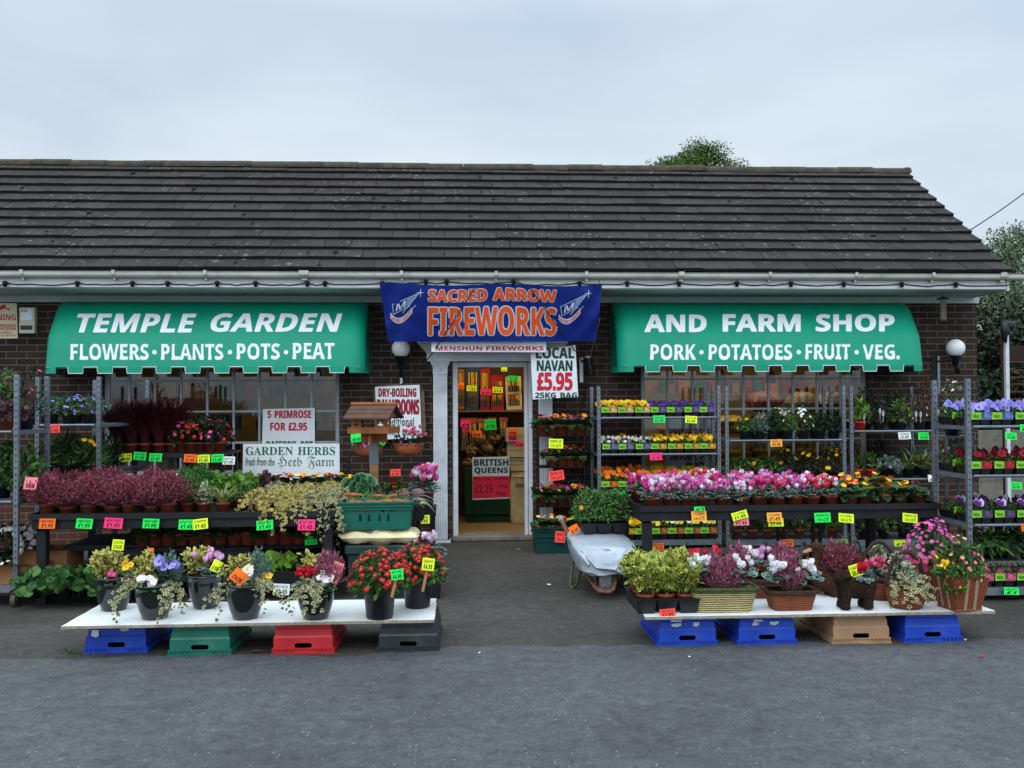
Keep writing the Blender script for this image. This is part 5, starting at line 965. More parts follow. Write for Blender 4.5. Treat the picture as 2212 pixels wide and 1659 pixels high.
def crate_mesh(m, w_=.40, d_=.60, h=.2, open_up=False):
    """tapered plastic crate; stands rim down unless open_up"""
    b = MB(); s = (lambda z: h-z) if open_up else (lambda z: z)
    W0, D0, W1, D1 = w_/2, d_/2, w_/2-.052, d_/2-.05; rim = .042; prof = [(rim, .006), (.056, .009), (.1, .013), (.112, .02), (.15, .022), (.16, .028), (h, .03)]
    hw, hz0, hz1 = .055, .036, .066
    if not open_up:
        hole = [(-hw+.01, hz0), (hw-.01, hz0), (hw, hz0+.01), (hw, hz1-.01), (hw-.01, hz1), (-hw+.01, hz1), (-hw, hz1-.01), (-hw, hz0+.01)]
    for sg in (-1, 1):
        pr = [(0.0, .006)]+prof
        fr = prof[2:] if not open_up else prof[1:]
        b.add([(x, sg*(D0-ins), s(z)) for z, ins in fr for x in (-(W0-ins), W0-ins)], [(2*i, 2*i+1, 2*i+3, 2*i+2) for i in range(len(fr)-1)])
        b.add([(sg*(W0-ins), y, s(z)) for z, ins in prof[1:] for y in (-(D0-ins), D0-ins)], [(2*i, 2*i+1, 2*i+3, 2*i+2) for i in range(len(prof)-2)])
        wide = W0-.014
        if not open_up: b.poly([(-wide, .004), (wide, .004), (W0-.013, .1), (-W0+.013, .1)], [hole], lambda u, v: (u, sg*(D0-.012-.001*v/.1), v))
        else: b.add([(-wide, sg*(D0-.016), s(.004)), (wide, sg*(D0-.016), s(.004)), (wide, sg*(D0-.016), s(.056)), (-wide, sg*(D0-.016), s(.056))], [(0, 1, 2, 3)])
        b.add([(sg*(W0-.014), -D0+.01, s(.004)), (sg*(W0-.014), D0-.01, s(.004)), (sg*(W0-.014), D0-.01, s(.056)), (sg*(W0-.014), -D0+.01, s(.056))], [(0, 1, 2, 3)])
    def ringbox(z0, z1, out):
        for sg in (-1, 1):
            y = sorted((sg*(D0+out-.014), sg*(D0+out))); x = sorted((sg*(W0+out-.014), sg*(W0+out))); zz = sorted((s(z0), s(z1)))
            b.box((-W0-out, y[0], zz[0]), (W0+out, y[1], zz[1])); b.box((x[0], -D0-out+.0142, zz[0]), (x[1], D0+out-.0142, zz[1]))
    ringbox(0, .008, .0); ringbox(.03, .036, -.003)
    for i in range(15):
        x = -W0+.012+(w_-.024)*i/14
        if abs(x) < hw+.004 and not open_up: continue
        for sg in (-1, 1): y = sorted((sg*(D0-.013), sg*(D0-.002))); zz = sorted((s(.0085), s(.0295))); b.box((x-.003, y[0], zz[0]), (x+.003, y[1], zz[1]))
    for i in range(22):
        y = -D0+.014+(d_-.028)*i/21
        for sg in (-1, 1): x = sorted((sg*(W0-.013), sg*(W0-.002))); zz = sorted((s(.0085), s(.0295))); b.box((x[0], y-.003, zz[0]), (x[1], y+.003, zz[1]))
    z = h; i_ = .03; b.add([(-W0+i_, -D0+i_, s(z)), (W0-i_, -D0+i_, s(z)), (W0-i_, D0-i_, s(z)), (-W0+i_, D0-i_, s(z))], [(0, 1, 2, 3)])
    return b.mesh('crate', m)
# ================================================================== the long bench by the first window
BY0, BY1 = 7.5, 8.62; BZ = Z(395, 1116, BY0)+.006
bench('display_bench', 'black timber bench carrying heathers and ivy in front of the window', X(70, BY0), X(722, BY0), BY0, BY1, BZ, low=.2, mid=.42)
PROT = {}
def proto(key, fn):
    if key not in PROT: PROT[key] = fn()
    return PROT[key]
rg = random.Random(11)
hrow = ['front row', 'middle row', 'back row']
for ri, (y, pxs) in enumerate(((7.56, (100, 150, 196, 240, 284, 328, 364)), (7.98, (120, 165, 215, 262, 308, 352)), (8.36, (150, 200, 245, 290, 335, 372)))):
    for i, px in enumerate(pxs):
        v = rg.randrange(4); place('potted_heather', proto(('hea', v), lambda: heather(v)), (X(px, y)+rg.uniform(-.015, .015), y, BZ), f'pink heather in terracotta pot, {ORD[i]} from trolley end of the bench {hrow[ri]}', 'potted plant', 'pink heathers on the bench', rg.uniform(0, 6), (rg.uniform(.95, 1.15), rg.uniform(.95, 1.15), rg.uniform(.9, 1.25)))
g = 'mixed pots on the middle of the bench'
def pl(key, fn, px, y, label, nm='potted_plant', cat='potted plant', grp=None, z=None, sc=1.0, rz=None):
    return place(nm, proto(key, fn), (X(px, y), y, BZ if z is None else z), label, cat, grp, rg.uniform(0, 6) if rz is None else rz, sc)
conif = lambda s: lambda: heather(s, LFEATH, n=360, R_=.1, H=.2)
pl('con1', conif(31), 404, 7.68, 'dark green feathery conifer beside the last front heather', 'potted_conifer', grp='feathery conifers on the bench')
pl('con2', conif(32), 422, 7.95, 'feathery green conifer behind the silver-edged shrub', 'potted_conifer', grp='feathery conifers on the bench')
pl('con1', None, 398, 8.25, 'feathery green conifer behind the pale pink carnations', 'potted_conifer', grp='feathery conifers on the bench', sc=1.1)
pl('con2', None, 432, 8.4, 'tall feathery green conifer at the rear of the bench', 'potted_conifer', grp='feathery conifers on the bench', sc=1.15)
pl('carn', lambda: bush(41, .07, .13, 90, 'thin', .06, LSILV, pot='small', fl=('white', 4, .03, 'daisy'), upb=1.2), 378, 8.1, 'white carnations with grey leaves standing above the heathers', 'potted_carnation', z=BZ+.06)
pl('euo1', lambda: bush(42, .055, .15, 150, 'oval', .035, G_('silver euonymus leaf', (70, 100, 80), (96, 124, 100), edge=(206, 208, 170), e0=.5, e1=.85), pot='small'), 441, 7.66, 'silver-edged euonymus at the front of the bench', 'potted_euonymus')
pl('spider', lambda: tuft(43, 60, .2, LBLADE, 'small', .8), 482, 7.66, 'striped spider plant arching over the front edge of the bench', 'potted_spider_plant')
pl('ger1', lambda: bush(44, .1, .14, 120, 'round', .05, LBRIGHT, pot='small'), 506, 8.1, 'bright green geranium at the middle of the bench', 'potted_geranium', grp='bright green geraniums', sc=1.15)
pl('ger1', None, 530, 8.35, 'bright green geranium nearest the garden herbs sign', 'potted_geranium', grp='bright green geraniums', sc=1.15)
pl('ger2', lambda: bush(45, .1, .14, 120, 'round', .05, LBRIGHT, pot='small'), 476, 8.4, 'bright green geranium at the rear beside the tall conifer', 'potted_geranium', grp='bright green geraniums', sc=1.1)
pl('ger3', lambda: bush(46, .09, .12, 120, 'oval', .05, LMID, pot='small'), 524, 7.85, 'mid green leafy pot behind the spider plant', 'potted_plant')
pl('cel', lambda: bush(47, .06, .12, 60, 'oval', .04, LMID, pot='small', fl=('red', 8, .018)), 540, 7.98, 'small pot with one pink red flower beside the bright geranium', 'potted_plant')
pl('plum', lambda: bush(48, .12, .12, 130, 'round', .06, LPLUM, pot='small'), 572, 8.45, 'plum leaved heuchera at the rear of the bench', 'potted_heuchera', sc=1.1)
for ri, (y, pxs) in enumerate(((7.64, (560, 600, 640, 678, 712)), (7.93, (580, 620, 658, 694, 728)), (8.2, (600, 636, 672, 706, 734)))):
    for i, px in enumerate(pxs):
        v = (i*2+ri*3) % 5; gold = (v % 2 == 0)
        pl(('ivy', v), lambda: ivy(60+v, LIVYG if gold else LIVY, .105, .11, 130, 8 if v < 4 else 12, .2 if v < 3 else .32, .034), px, y, f'{"golden" if gold else "cream and green"} ivy, {ORD[i]} from the geraniums in the {hrow[ri]} of the bench', 'potted_ivy', grp='ivies on the bench', rz=rg.uniform(-.5, .5), sc=1.05)
for i, px in enumerate((590, 618, 646, 672, 698, 722, 744)):
    v = i % 3; pl(('prb', v), lambda: primrose(80+v, ['yellow', 'sunny', 'mixed'][v], 5), px, 8.52, f'dark leaved primrose behind the ivies, {ORD[i]} from the plum leaved plant', 'potted_primrose', grp='primroses at the rear of the ivy bench', z=BZ+.07, sc=1.1)
for i, px in enumerate((508, 536, 562, 590, 618, 646, 674, 700)):
    v = i % 4; pl(('prs', v), lambda: primrose(90+v, ['mixed', 'sunny', 'mixed', 'yellow'][v], 4), px, 7.78, f'primrose on the shelf under the bench, {ORD[i]} from the black crates', 'potted_primrose', grp='primroses under the ivy bench', z=.42, sc=1.2)
for i, px in enumerate((310, 338, 366, 394, 422, 450, 478)):
    pl(('prt', i % 3), lambda: primrose(95+i % 3, ['sunny', 'mixed', 'lemon'][i % 3] if i % 3 < 2 else 'yellow', 3), px, 7.8, f'primrose in the dark under the bench, {ORD[i]} from the cardboard box side', 'potted_primrose', grp='primroses in the shade under the bench', z=.42, sc=1.15)
cb = crate_mesh(BLACKP, open_up=True)
for i, px in enumerate((345, 398, 452, 506)):
    r = put('produce_crate', cb, None, (X(px, 8.0), 8.0, .2), (0, 0, 0)); tag(r, f'empty black crate under the bench, {ORD[i]} from the primula end', 'crate', 'black crates under the bench')
for i, (px, y) in enumerate(((74, 7.42), (108, 7.5), (142, 7.4), (178, 7.48), (212, 7.42), (248, 7.5), (280, 7.45))):
    pl(('prl', i % 3), lambda: bush(101+i % 3, .13, .12, 46, 'round', .1, G_('broad primula leaf', (40, 84, 44), (84, 128, 60)), z0=.06, pot='black', upb=.3), px, y, f'big leaved primula on the low shelf, {ORD[i]} from the trolley end', 'potted_primula', grp='leafy primulas on the low shelf', z=.08, sc=.98)
for i, (px, m) in enumerate(((560, LLET), (584, LLET), (606, LBRIGHT), (630, LLET), (540, LDARK), (655, LDARK))):
    pl(('let', i), lambda: bush(110+i, .085, .1, 60, 'round', .07, m, upb=.9, z0=.05, pot='black'), px, 7.68, f'{"pale lettuce" if m is LLET else "leafy green"} seedling pot on the low shelf, {ORD[i]} of its row', 'potted_lettuce' if m is LLET else 'potted_plant', grp='vegetable seedlings on the low shelf', z=.17)
b = MB((X(600, 7.55), 7.55, .14)); b.box((X(545, 7.55), 7.5, .14), (X(665, 7.55), 7.516, .24)); b.box((X(545, 7.55), 7.516, .14), (X(665, 7.55), 7.85, .155)); b.box((X(545, 7.55), 7.85, .14), (X(665, 7.55), 7.864, .24)); b.box((X(545, 7.55), 7.516, .155), (X(545, 7.55)+.015, 7.85, .24)); b.box((X(665, 7.55)-.015, 7.516, .155), (X(665, 7.55), 7.85, .24))
tag(b.put('seedling_tray', None, BLACKP), 'shallow black tray of lettuce seedlings on the low bench shelf', 'tray')
for i, px in enumerate((530, 575, 625, 675, 700)):
    pl(('dk', i % 2), lambda: bush(120+i % 2, .13, .2, 180, 'oval', .05, LDARK, pot='black', fl=('darkred', 6, .015)), px, 8.15, f'dark leafy plant in the shade under the ivies, {ORD[i]} along', 'potted_plant', grp='dark plants under the ivy bench', z=.2)
# cards on the bench
for px, py, w_, h_, c, t, p, wh, tl in ((102, 1131, 33, 21, 'orange', 'HEATHERS', '£1.95', 'for heathers at the trolley end of the bench', 3), (182, 1131, 34, 21, 'green', 'HEATHERS', '£1.95', 'for heathers second along the bench edge', 2),
        (245, 1130, 38, 22, 'pink', 'HEATHERS', '£1.95', 'for heathers third along the bench edge', 1), (326, 1131, 34, 20, 'green', 'HEATHER', '£1.95', 'for heather below the last front heather', 3),
        (403, 1133, 33, 21, 'green', 'IVY', '£1.45', 'for ivy partly behind the yellow juniper card', 0), (433, 1132, 31, 22, 'yellow', 'JUNIPER', '£1.45', 'for junipers tilted on the bench edge', -10),
        (572, 1134, 35, 20, 'green', 'IVY', '£1.45', 'half hidden by hanging golden ivy', 0), (662, 1134, 36, 23, 'pink', 'IVY', '£1.45', 'for ivy at the crate end of the bench', -2)):
    card(px, py, w_, h_, BY0-.045, c, t, p, wh, tl)
card(672, 1168, 26, 17, 7.72, 'green', 'PRIMROSE', '5 for £2.95', 'for primroses below the bench leg', -3)
card(608, 1273, 34, 23, 7.46, 'white', 'VEG PACK', '£2.45', 'for veg packs on the seedling tray', 2)
# ------------------------------------------------------------------ trolleys at the end of the building
ta0, ta1 = X(37, 7.45)-1.3, X(37, 7.45)
trolley('plant trolley of tall leafy perennials at the edge of the display beside the heathers', ta0, ta1, 7.45, 7.98, Z(37, 809, 7.45), [Z(37, 931, 7.45), Z(37, 1082, 7.45)])
zb = Z(37, 931, 7.45); zc = Z(37, 1082, 7.45); gA = 'leafy plants on the end trolley'
pl('ta1', lambda: bush(130, .16, .42, 260, 'oval', .05, LMID, pot='black', fl=('pink', 7, .02), wild=.6), 8, 7.78, 'tall leafy perennial with small pink flowers on the end trolley top shelf', grp=gA, z=zb)
pl('ta2', lambda: bush(131, .13, .36, 220, 'thin', .07, LDARK, pot='black', fl=('pink', 4, .016), wild=.5), 56, 7.86, 'dark narrow leaved perennial beside the end trolley post', grp=gA, z=zb)
pl('ta3', lambda: bush(132, .15, .13, 120, 'round', .06, LPLUM, pot='small', fl=('pink', 3, .03)), 14, 7.55, 'low purplish begonia with pink blooms at the end trolley shelf edge', grp=gA, z=zb)
pl('ta3', None, -30, 7.6, 'low purplish begonia half out of view on the end trolley', grp=gA, z=zb)
pl('ta4', lambda: bush(133, .18, .34, 260, 'oval', .07, LMID, pot='black', wild=.6), 52, 7.7, 'bushy salvia spilling past the end trolley post', grp=gA, z=zc)
pl('ta4', None, 6, 7.72, 'bushy salvia on the end trolley middle shelf', grp=gA, z=zc, sc=1.1)
pl('ta1', None, -40, 7.7, 'leafy perennial half out of view on the end trolley middle shelf', grp=gA, z=zc)
pl('ta5', lambda: bush(134, .14, .2, 180, 'oval', .04, LDARK, pot='black', fl=('white', 26, .026, 'daisy')), 8, 7.7, 'white daisy bush low on the end trolley', grp=gA, z=.3, sc=1.1)
pl('ta5', None, 52, 7.95, 'white daisy bush beside the cardboard boxes', grp=gA, z=.3)
pl('ta6', lambda: bush(135, .12, .1, 90, 'oval', .05, LMID, pot='red', fl=('white', 5, .02)), 12, 7.62, 'red pot of low green leaves on the end trolley base', grp=gA, z=.18)
pl('ta6', None, 88, 8.05, 'red pot of low green leaves behind the primulas', grp=gA, z=.2)
card(66, 1044, 26, 26, 7.43, 'salmon', '', 'SAGE', 'hanging at the end trolley beside the heathers', 8)
KB = mat('corrugated cardboard', (140, 98, 64), .85, .08, 6)
for i, (px, w_, d_, h_, y, zz) in enumerate(((98, .5, .34, .17, 7.95, .22), (32, .46, .3, .14, 7.62, .18))):
    x = X(px, y); o = Vector((x, y, zz)); b = MB(o)
    for sg in (-1, 1): b.box((x+sg*w_/2-.003, y-d_/2+.0032, zz), (x+sg*w_/2+.003, y+d_/2-.0032, zz+h_)); b.box((x-w_/2, y+sg*d_/2-.003, zz), (x+w_/2, y+sg*d_/2+.003, zz+h_))
    b.box((x-w_/2+.004, y-d_/2+.004, zz), (x+w_/2-.004, y+d_/2-.004, zz+.004)); q = zz+h_
    b.add([(x-w_/2, y-d_/2-.003, q), (x+w_/2, y-d_/2-.003, q), (x+w_/2-.02, y-d_/2-.1, q+.03), (x-w_/2+.01, y-d_/2-.09, q+.02)], [(0, 1, 2, 3)])
    tag(b.put('cardboard_box', None, KB), ['open brown cardboard box under the heather bench', 'open brown cardboard box on the end trolley base'][i], 'box')
tb0, tb1 = X(82, 8.55), X(214, 8.55)
trolley('narrow plant trolley of blue campanulas set end on against the wall', tb0, tb1, 8.55, 9.85, Z(150, 814, 8.55), [Z(150, 917, 8.55), Z(150, 1030, 8.55)])
zb = Z(150, 917, 8.55)
gB = 'plants on the narrow trolley'
camp = lambda s: lambda: bush(s, .14, .17, 230, 'oval', .035, LMID, pot='black', fl=('blue', 40, .016))
for i, (px, y) in enumerate(((104, 8.68), (150, 8.66), (192, 8.7), (112, 9.0), (165, 9.02), (205, 9.05))):
    pl(('camp', i % 2), camp(140+i % 2), px, y, f'blue campanula on the narrow trolley top shelf, {["shelf edge", "row behind"][i//3]}, {ORD[i % 3]} along', 'potted_campanula', grp=gB, z=zb)
pl('cosm', lambda: bush(143, .1, .5, 90, 'thin', .07, LDARK, pot='black', fl=('pink', 6, .022), wild=.4), 70, 8.9, 'wispy cosmos with pink flowers standing tall on the narrow trolley', 'potted_cosmos', grp=gB, z=zb)
zb = Z(150, 1030, 8.55)
for i, (px, y) in enumerate(((110, 8.7), (150, 8.68), (192, 8.7), (130, 9.0), (180, 9.0), (224, 9.1))):
    pl(('rud', i % 2), lambda: bush(145+i % 2, .16, .26, 170, 'thin', .11, LMID if i % 2 == 0 else LDARK, pot='black', fl=('yellow', 4, .03, 'daisy') if i % 2 == 0 else None, wild=.45), px, y, f'{"yellow flowered leafy" if i % 2 == 0 else "dark leafy"} perennial on the narrow trolley middle shelf, {["shelf edge", "row behind"][i//3]}, {ORD[i % 3]} along', grp=gB, z=zb)
card(116, 926, 25, 17, 8.5, 'red', 'PLANTS', '£2.45', 'on the narrow trolley top shelf', 1)
# staging under the window: red grasses and red daisies
sy0, sy1 = 9.3, 9.95; sz = Z(380, 978, sy0)
b = MB((X(380, 9.5), 9.6, 0)); x0, x1 = X(236, sy0), X(486, sy0)
b.box((x0, sy0, sz-.03), (x1, sy1, sz-.004))
for x in (x0+.02, (x0+x1)/2, x1-.06):
    for y in (sy0+.03, sy1-.07): b.box((x, y, 0), (x+.04, y+.04, sz-.031))
b.box((x0, sy0-.02, sz-.05), (x1, sy0-.001, sz+.0))
tag(b.put('staging_table', None, BLACKW), 'tall narrow black staging under the window with red grasses', 'staging')
for i, (px, y) in enumerate(((256, 9.42), (284, 9.4), (314, 9.43), (344, 9.4), (372, 9.44), (270, 9.7), (300, 9.72), (332, 9.7), (362, 9.72))):
    pl(('rg', i % 3), lambda: tuft(150+i % 3, 300, .56, LRED, 'small', .42, t='reed'), px, y, f'dark red grass in terracotta pot on the staging, {["shelf edge row", "row behind"][i//5]}, {ORD[i % 5]} along', 'potted_grass', grp='dark red grasses on the staging', z=sz)
for i, (px, y) in enumerate(((394, 9.42), (414, 9.4), (434, 9.43), (454, 9.4), (474, 9.43), (404, 9.7), (428, 9.72), (452, 9.7), (474, 9.72))):
    pl(('rd', i % 3), lambda: bush(155+i % 3, .12, .2, 170, 'oval', .05, LDARK, pot='small', fl=('pink' if i % 3 == 0 else 'red', 16, .022, 'daisy')), px, y, f'red flowered bushy plant on the staging, {["shelf edge row", "row behind"][i//5]}, {ORD[i % 5]} from the grasses', 'potted_plant', grp='red flowered plants on the staging', z=sz, sc=1.1)
for px, py, c, t, p, wh, tl in ((271, 988, 'yellow', 'RED STAR', '£2.95', 'on the staging below the first red grass', 1), (302, 985, 'green', 'HEATHERS', '£1.95', 'in a clear holder above the heathers', 3), (336, 988, 'green', 'RED STAR', '£2.95', 'on the staging below the last red grass', 1),
        (411, 990, 'orange', 'CARNATIONS', '£1.45', 'on the staging below the first red flowers', 1), (440, 991, 'yellow', 'DAISIES', '£1.45', 'on the staging between orange and green cards', 1), (470, 990, 'green', 'DAISIES', '£1.45', 'on the staging partly behind a white card', 2), (494, 995, 'white', 'CARNATIONS', '£1.45', 'on the staging near the garden herbs sign', 3)):
    card(px, py, 26, 17, sy0-.05, c, t, p, wh, tl)
# ------------------------------------------------------------------ the board on crates with glazed planters
KY0, KY1 = P(535, 1350, z=.2).y, P(535, 1303, z=.2).y; KZ = .212
def plank(px0, px1, y0, y1, label, cut):
    x0, x1 = X(px0, y0, 1340), X(px1, y0, 1340); rr = random.Random(cut); o = Vector(((x0+x1)/2, (y0+y1)/2, KZ-.018)); b = MB(o); pts = []
    n = 26
    pts += [(x0+(x1-x0)*i/n, y0+rr.uniform(-.003, .003)) for i in range(n+1)]; pts += [(x1+rr.uniform(-.006, .004), y0+.01+(y1-y0-.02)*i/12) for i in range(13)]
    pts += [(x1+(x0-x1)*i/n, y1+rr.uniform(-.002, .002)) for i in range(n+1)]; pts += [(x0+rr.uniform(-.003, .003), y1+(y0-y1)*i/8) for i in range(1, 8)]
    b.poly(pts, (), lambda u, v: (u, v, KZ)); b.k = 1; b.poly(pts, (), lambda u, v: (u, v, KZ-.018)); m = len(pts); b.add([(p[0], p[1], KZ) for p in pts]+[(p[0], p[1], KZ-.018) for p in pts], [(i, (i+1) % m, m+(i+1) % m, m+i) for i in range(m)])
    a = NT('white melamine '+str(cut)); k = a.mix(a.ramp(a.noise(3.5, 6, .7), (.56, 0.), (.8, .5)), lin((226, 230, 230)), lin((150, 146, 138))); k = a.mix(a.ramp(a.noise(30, 5, .8), (.62, 0.), (.7, .55)), k, lin((96, 88, 84)))
    mm = a.out(k, .4, .4); return tag(b.put('plywood_board', None, mm, mat('raw chipboard edge', (150, 138, 120), .9, .2, 60, dirt=.6, dirtc=(80, 70, 58))), label, 'board')
plank(132, 938, KY0, KY1, 'white board laid on four coloured crates with glazed planters on it', 3)
CRC = dict(blue=mat('blue crate plastic', (22, 66, 178), .45, .1, 6, .4, dirt=.4, dirtc=(80, 92, 120)), green=mat('green crate plastic', (22, 104, 84), .45, .1, 6, .4, dirt=.4, dirtc=(90, 120, 104)), red=mat('red crate plastic', (184, 34, 42), .45, .1, 6, .4, dirt=.35, dirtc=(128, 66, 62)),
           black=mat('black crate plastic', (40, 46, 48), .45, .12, 6, .4, dirt=.25, dirtc=(90, 90, 86)), tan=mat('tan crate plastic', (164, 128, 96), .5, .08, 6, .35, dirt=.35, dirtc=(116, 92, 70)))
CRM = {k: crate_mesh(m, h=.193) for k, m in CRC.items()}
paper = mat('torn paper label', (206, 208, 206), .7, .08, 20)
def upcrate(c, px, py, label, scraps=(), side=0):
    p = P(px, py, z=0); r = thing('upturned_crate', label, 'crate', (p.x, p.y+.3, 0), rg.uniform(-.02, .02), 'upturned crates under the boards'); put('crate_body', CRM[c], r)
    if scraps:
        b = MB((0, 0, 0)); rr = random.Random(int(px))
        for sx, sz, sw, sh in scraps:
            pts = [(sx+sw*q[0]+rr.uniform(-.005, .005), sz+sh*q[1]+rr.uniform(-.005, .005)) for q in ((-.5, -.5), (.1, -.55), (.5, -.3), (.45, .5), (-.1, .4), (-.5, .5))]
            b.poly(pts, (), lambda u, v: (u, -.3+(.0105 if v < .112 else .0185 if v < .155 else .0265), v))
        put('torn_label', b.mesh('torn_label', paper), r)
    return r
upcrate('blue', 250, 1411, 'blue upturned crate under the planter board with torn paper labels', [(-.13, .125, .05, .04), (-.07, .165, .06, .012), (.05, .15, .05, .03)])
upcrate('green', 430, 1417, 'green upturned crate under the planter board')
upcrate('red', 655, 1413, 'red upturned crate under the planter board')
upcrate('black', 883, 1409, 'black upturned crate under the end of the planter board')
GLAZE = mat('dark glazed ceramic', (22, 26, 26), .12, .1, 3, .6)
GPOT = None
b = MB(); b.lathe([(0, 0), (.068, 0), (.078, .004), (.098, .06), (.114, .12), (.121, .175), (.122, .205), (.128, .208), (.13, .22), (.126, .226), (.116, .222), (.112, .195), (0, .19)], n=32); GPOT = b.mesh('pot', GLAZE)
b = MB(); b.lathe([(0, 0), (.082, 0), (.086, .01), (.1, .17), (.108, .172), (.111, .2), (.104, .2), (.1, .185), (0, .18)], n=32); BPOT = b.mesh('pot', BLACKP)
b = MB(); b.lathe([(0, 0), (.05, .004), (.111, 0)], n=24); SOILM = b.mesh('soil', SOIL)
def vshrub(s, R_, H, cx, cy, z0, n=150, m=None, size=.042):
    f = FB(s); ns = 16; t = f.u(0, 1, ns)**.5; a = f.u(0, 6.28, ns); tip = np.stack([cx+np.cos(a)*R_*t, cy+np.sin(a)*R_*t, z0+H*(1-.35*t*t)*f.u(.85, 1.05, ns)], 1); base = np.tile([cx, cy, z0-.02], (ns, 1))+f.r.normal(0, .012, (ns, 3))
    f.add('needle', base, tip-base, np.tile([0, -1., 0], (ns, 1)), np.linalg.norm(tip-base, axis=1), 1)
    for j in range(ns):
        k = n//ns; u = f.u(.3, 1.02, k)[:, None]; O = base[j]+(tip[j]-base[j])*u+f.r.normal(0, .012, (k, 3)); d = (tip[j]-base[j])/np.linalg.norm(tip[j]-base[j]); D = d+f.r.normal(0, .75, (k, 3)); f.add('oval', O, D, f.r.normal(0, .4, (k, 3))+np.array([0, -.3, 1]), f.u(size*.7, size*1.15, k))
    return f.mesh('shrub', m or LVAR, STEM)
def fclump(s, n, c, spread, bl, size, t='flower5', m=None, leaf=None, ln=20, lsize=.05, lt='oval'):
    out = []; g = FB(s); O = np.array(c)+g.r.normal(0, 1, (n, 3))*np.array([spread, spread*.6, spread*.5]); Dn = np.stack([g.u(-.5, .5, n), g.u(-1, -.4, n), g.u(.2, .9, n)], 1)
    if t == 'cyclamen': g.add(t, O, np.tile([0, 0, 1.], (n, 1))+g.r.normal(0, .25, (n, 3)), Dn, g.u(size*.85, size*1.15, n))
    else: g.add(t, O, np.cross(Dn, [1, .1, 0]), Dn, g.u(size*.8, size*1.15, n))
    out.append(('blossoms', g.mesh('blossoms', m or BL[bl])))
    if leaf:
        f = FB(s+1); a = f.u(0, 6.28, ln); O = np.array(c)+np.stack([np.cos(a)*spread*.9, np.sin(a)*spread*.7, 0*a-.06], 1)+f.r.normal(0, .012, (ln, 3)); f.add(lt, O, np.stack([np.cos(a), np.sin(a)-.3, f.u(-.4, .6, ln)], 1), up(ln)+np.array([0, -.5, 0]), f.u(lsize*.7, lsize*1.1, ln)); out.append(('foliage', f.mesh('foliage', leaf)))
    return out
def hang(s, starts, ln, size=.03, m=None, k=3, mound=None):
    f = FB(s); S = []; Dd = []
    for (x, y, z) in starts:
        for j in range(k): S.append([x+f.u(-.03, .03), y+f.u(-.02, .02), z]); Dd.append([x*4+f.u(-.4, .4), y*4-.2+f.u(-.3, .1), f.u(.1, .5)])
    trail(f, S, Dd, ln, size)
    if mound is not None: n = 60; f.add('ivy', np.array(mound)+f.r.normal(0, 1, (n, 3))*np.array([.05, .035, .025]), f.r.normal(0, 1, (n, 3)), np.tile([0, -.6, .7], (n, 1))+f.r.normal(0, .4, (n, 3)), f.u(size*.7, size*1.2, n))
    return ('ivy', f.mesh('ivy', m or LIVY))
def planter(px, py, label, extra, pot=None, sc=1.0):
    p = P(px, py, z=KZ); r = thing('planted_pot', label, 'planter', (p.x, p.y+.075, KZ+.0005), 0, 'planted pots on the white board'); r.scale = (sc, sc, sc); put('pot', pot or GPOT, r); put('soil', SOILM, r, (0, 0, .192 if pot is None else .182))
    for q in extra: put(q[0], q[1], r)
LAV = ('lavender', heather(171, LGREY, None, 60, .06, .17)[0][1])
def at(mesh_parts, off):
    out = []
    for nm, me in mesh_parts:
        me.transform(Matrix.Translation(off)); out.append((nm, me))
    return out
planter(237, 1322, 'dark glazed pot with a broad variegated shrub, first from the end of the white board', [('shrub', vshrub(161, .13, .21, -.03, .0, .2, 420))]+fclump(162, 6, (.0, -.07, .245), .022, 'pink', .024, leaf=LPRIM, ln=22, lsize=.075)+fclump(163, 6, (.09, .0, .3), .03, 'yellow', .026, leaf=LMID, ln=24, lsize=.05), sc=1.0)
planter(326, 1341, 'dark glazed pot with lavender pansies and a white primrose, second on the white board', [('shrub', vshrub(164, .09, .21, -.06, .02, .2, 300))]+fclump(165, 5, (.02, -.01, .36), .022, 'blue', .042)+fclump(166, 3, (.1, -.02, .33), .02, 'blue', .036, leaf=LDARK, ln=26, lsize=.06)+fclump(167, 7, (-.01, -.09, .26), .024, 'white', .028, leaf=LPRIM, ln=14, lsize=.075)+[hang(168, [(-.11, -.04, .22), (.12, -.02, .22), (.1, -.07, .22)], .26, .032, mound=(-.13, -.03, .24)), ('lavender', at([LAV], (.07, .05, .16))[0][1])])
planter(438, 1317, 'dark glazed pot with pale pink cyclamen, third on the white board', [('shrub', vshrub(172, .1, .2, -.06, .03, .2, 340))]+fclump(173, 15, (.04, -.03, .315), .035, None, .042, 'cyclamen', CY['pale'], LCYC, 40, .05, 'round'))
planter(524, 1341, 'glazed pot with a dark faced pansy and grey lavender, fourth on the board', [('shrub', vshrub(174, .1, .2, -.05, .02, .2, 340)), ('lavender', at([('lavender', heather(175, LGREY, None, 80, .07, .19)[0][1])], (.07, .05, .15))[0][1])]+fclump(176, 5, (.07, -.04, .3), .035, 'violetwhite', .04, leaf=LMID, ln=24, lsize=.045)+fclump(177, 2, (.12, .0, .28), .02, 'yellow', .026)+[hang(178, [(.12, -.03, .22), (-.1, -.06, .22)], .24, .032, mound=(.1, -.06, .225)), ('primrose_leaves', primrose(179, 'sunny', 0, None, .8)[0][1])])
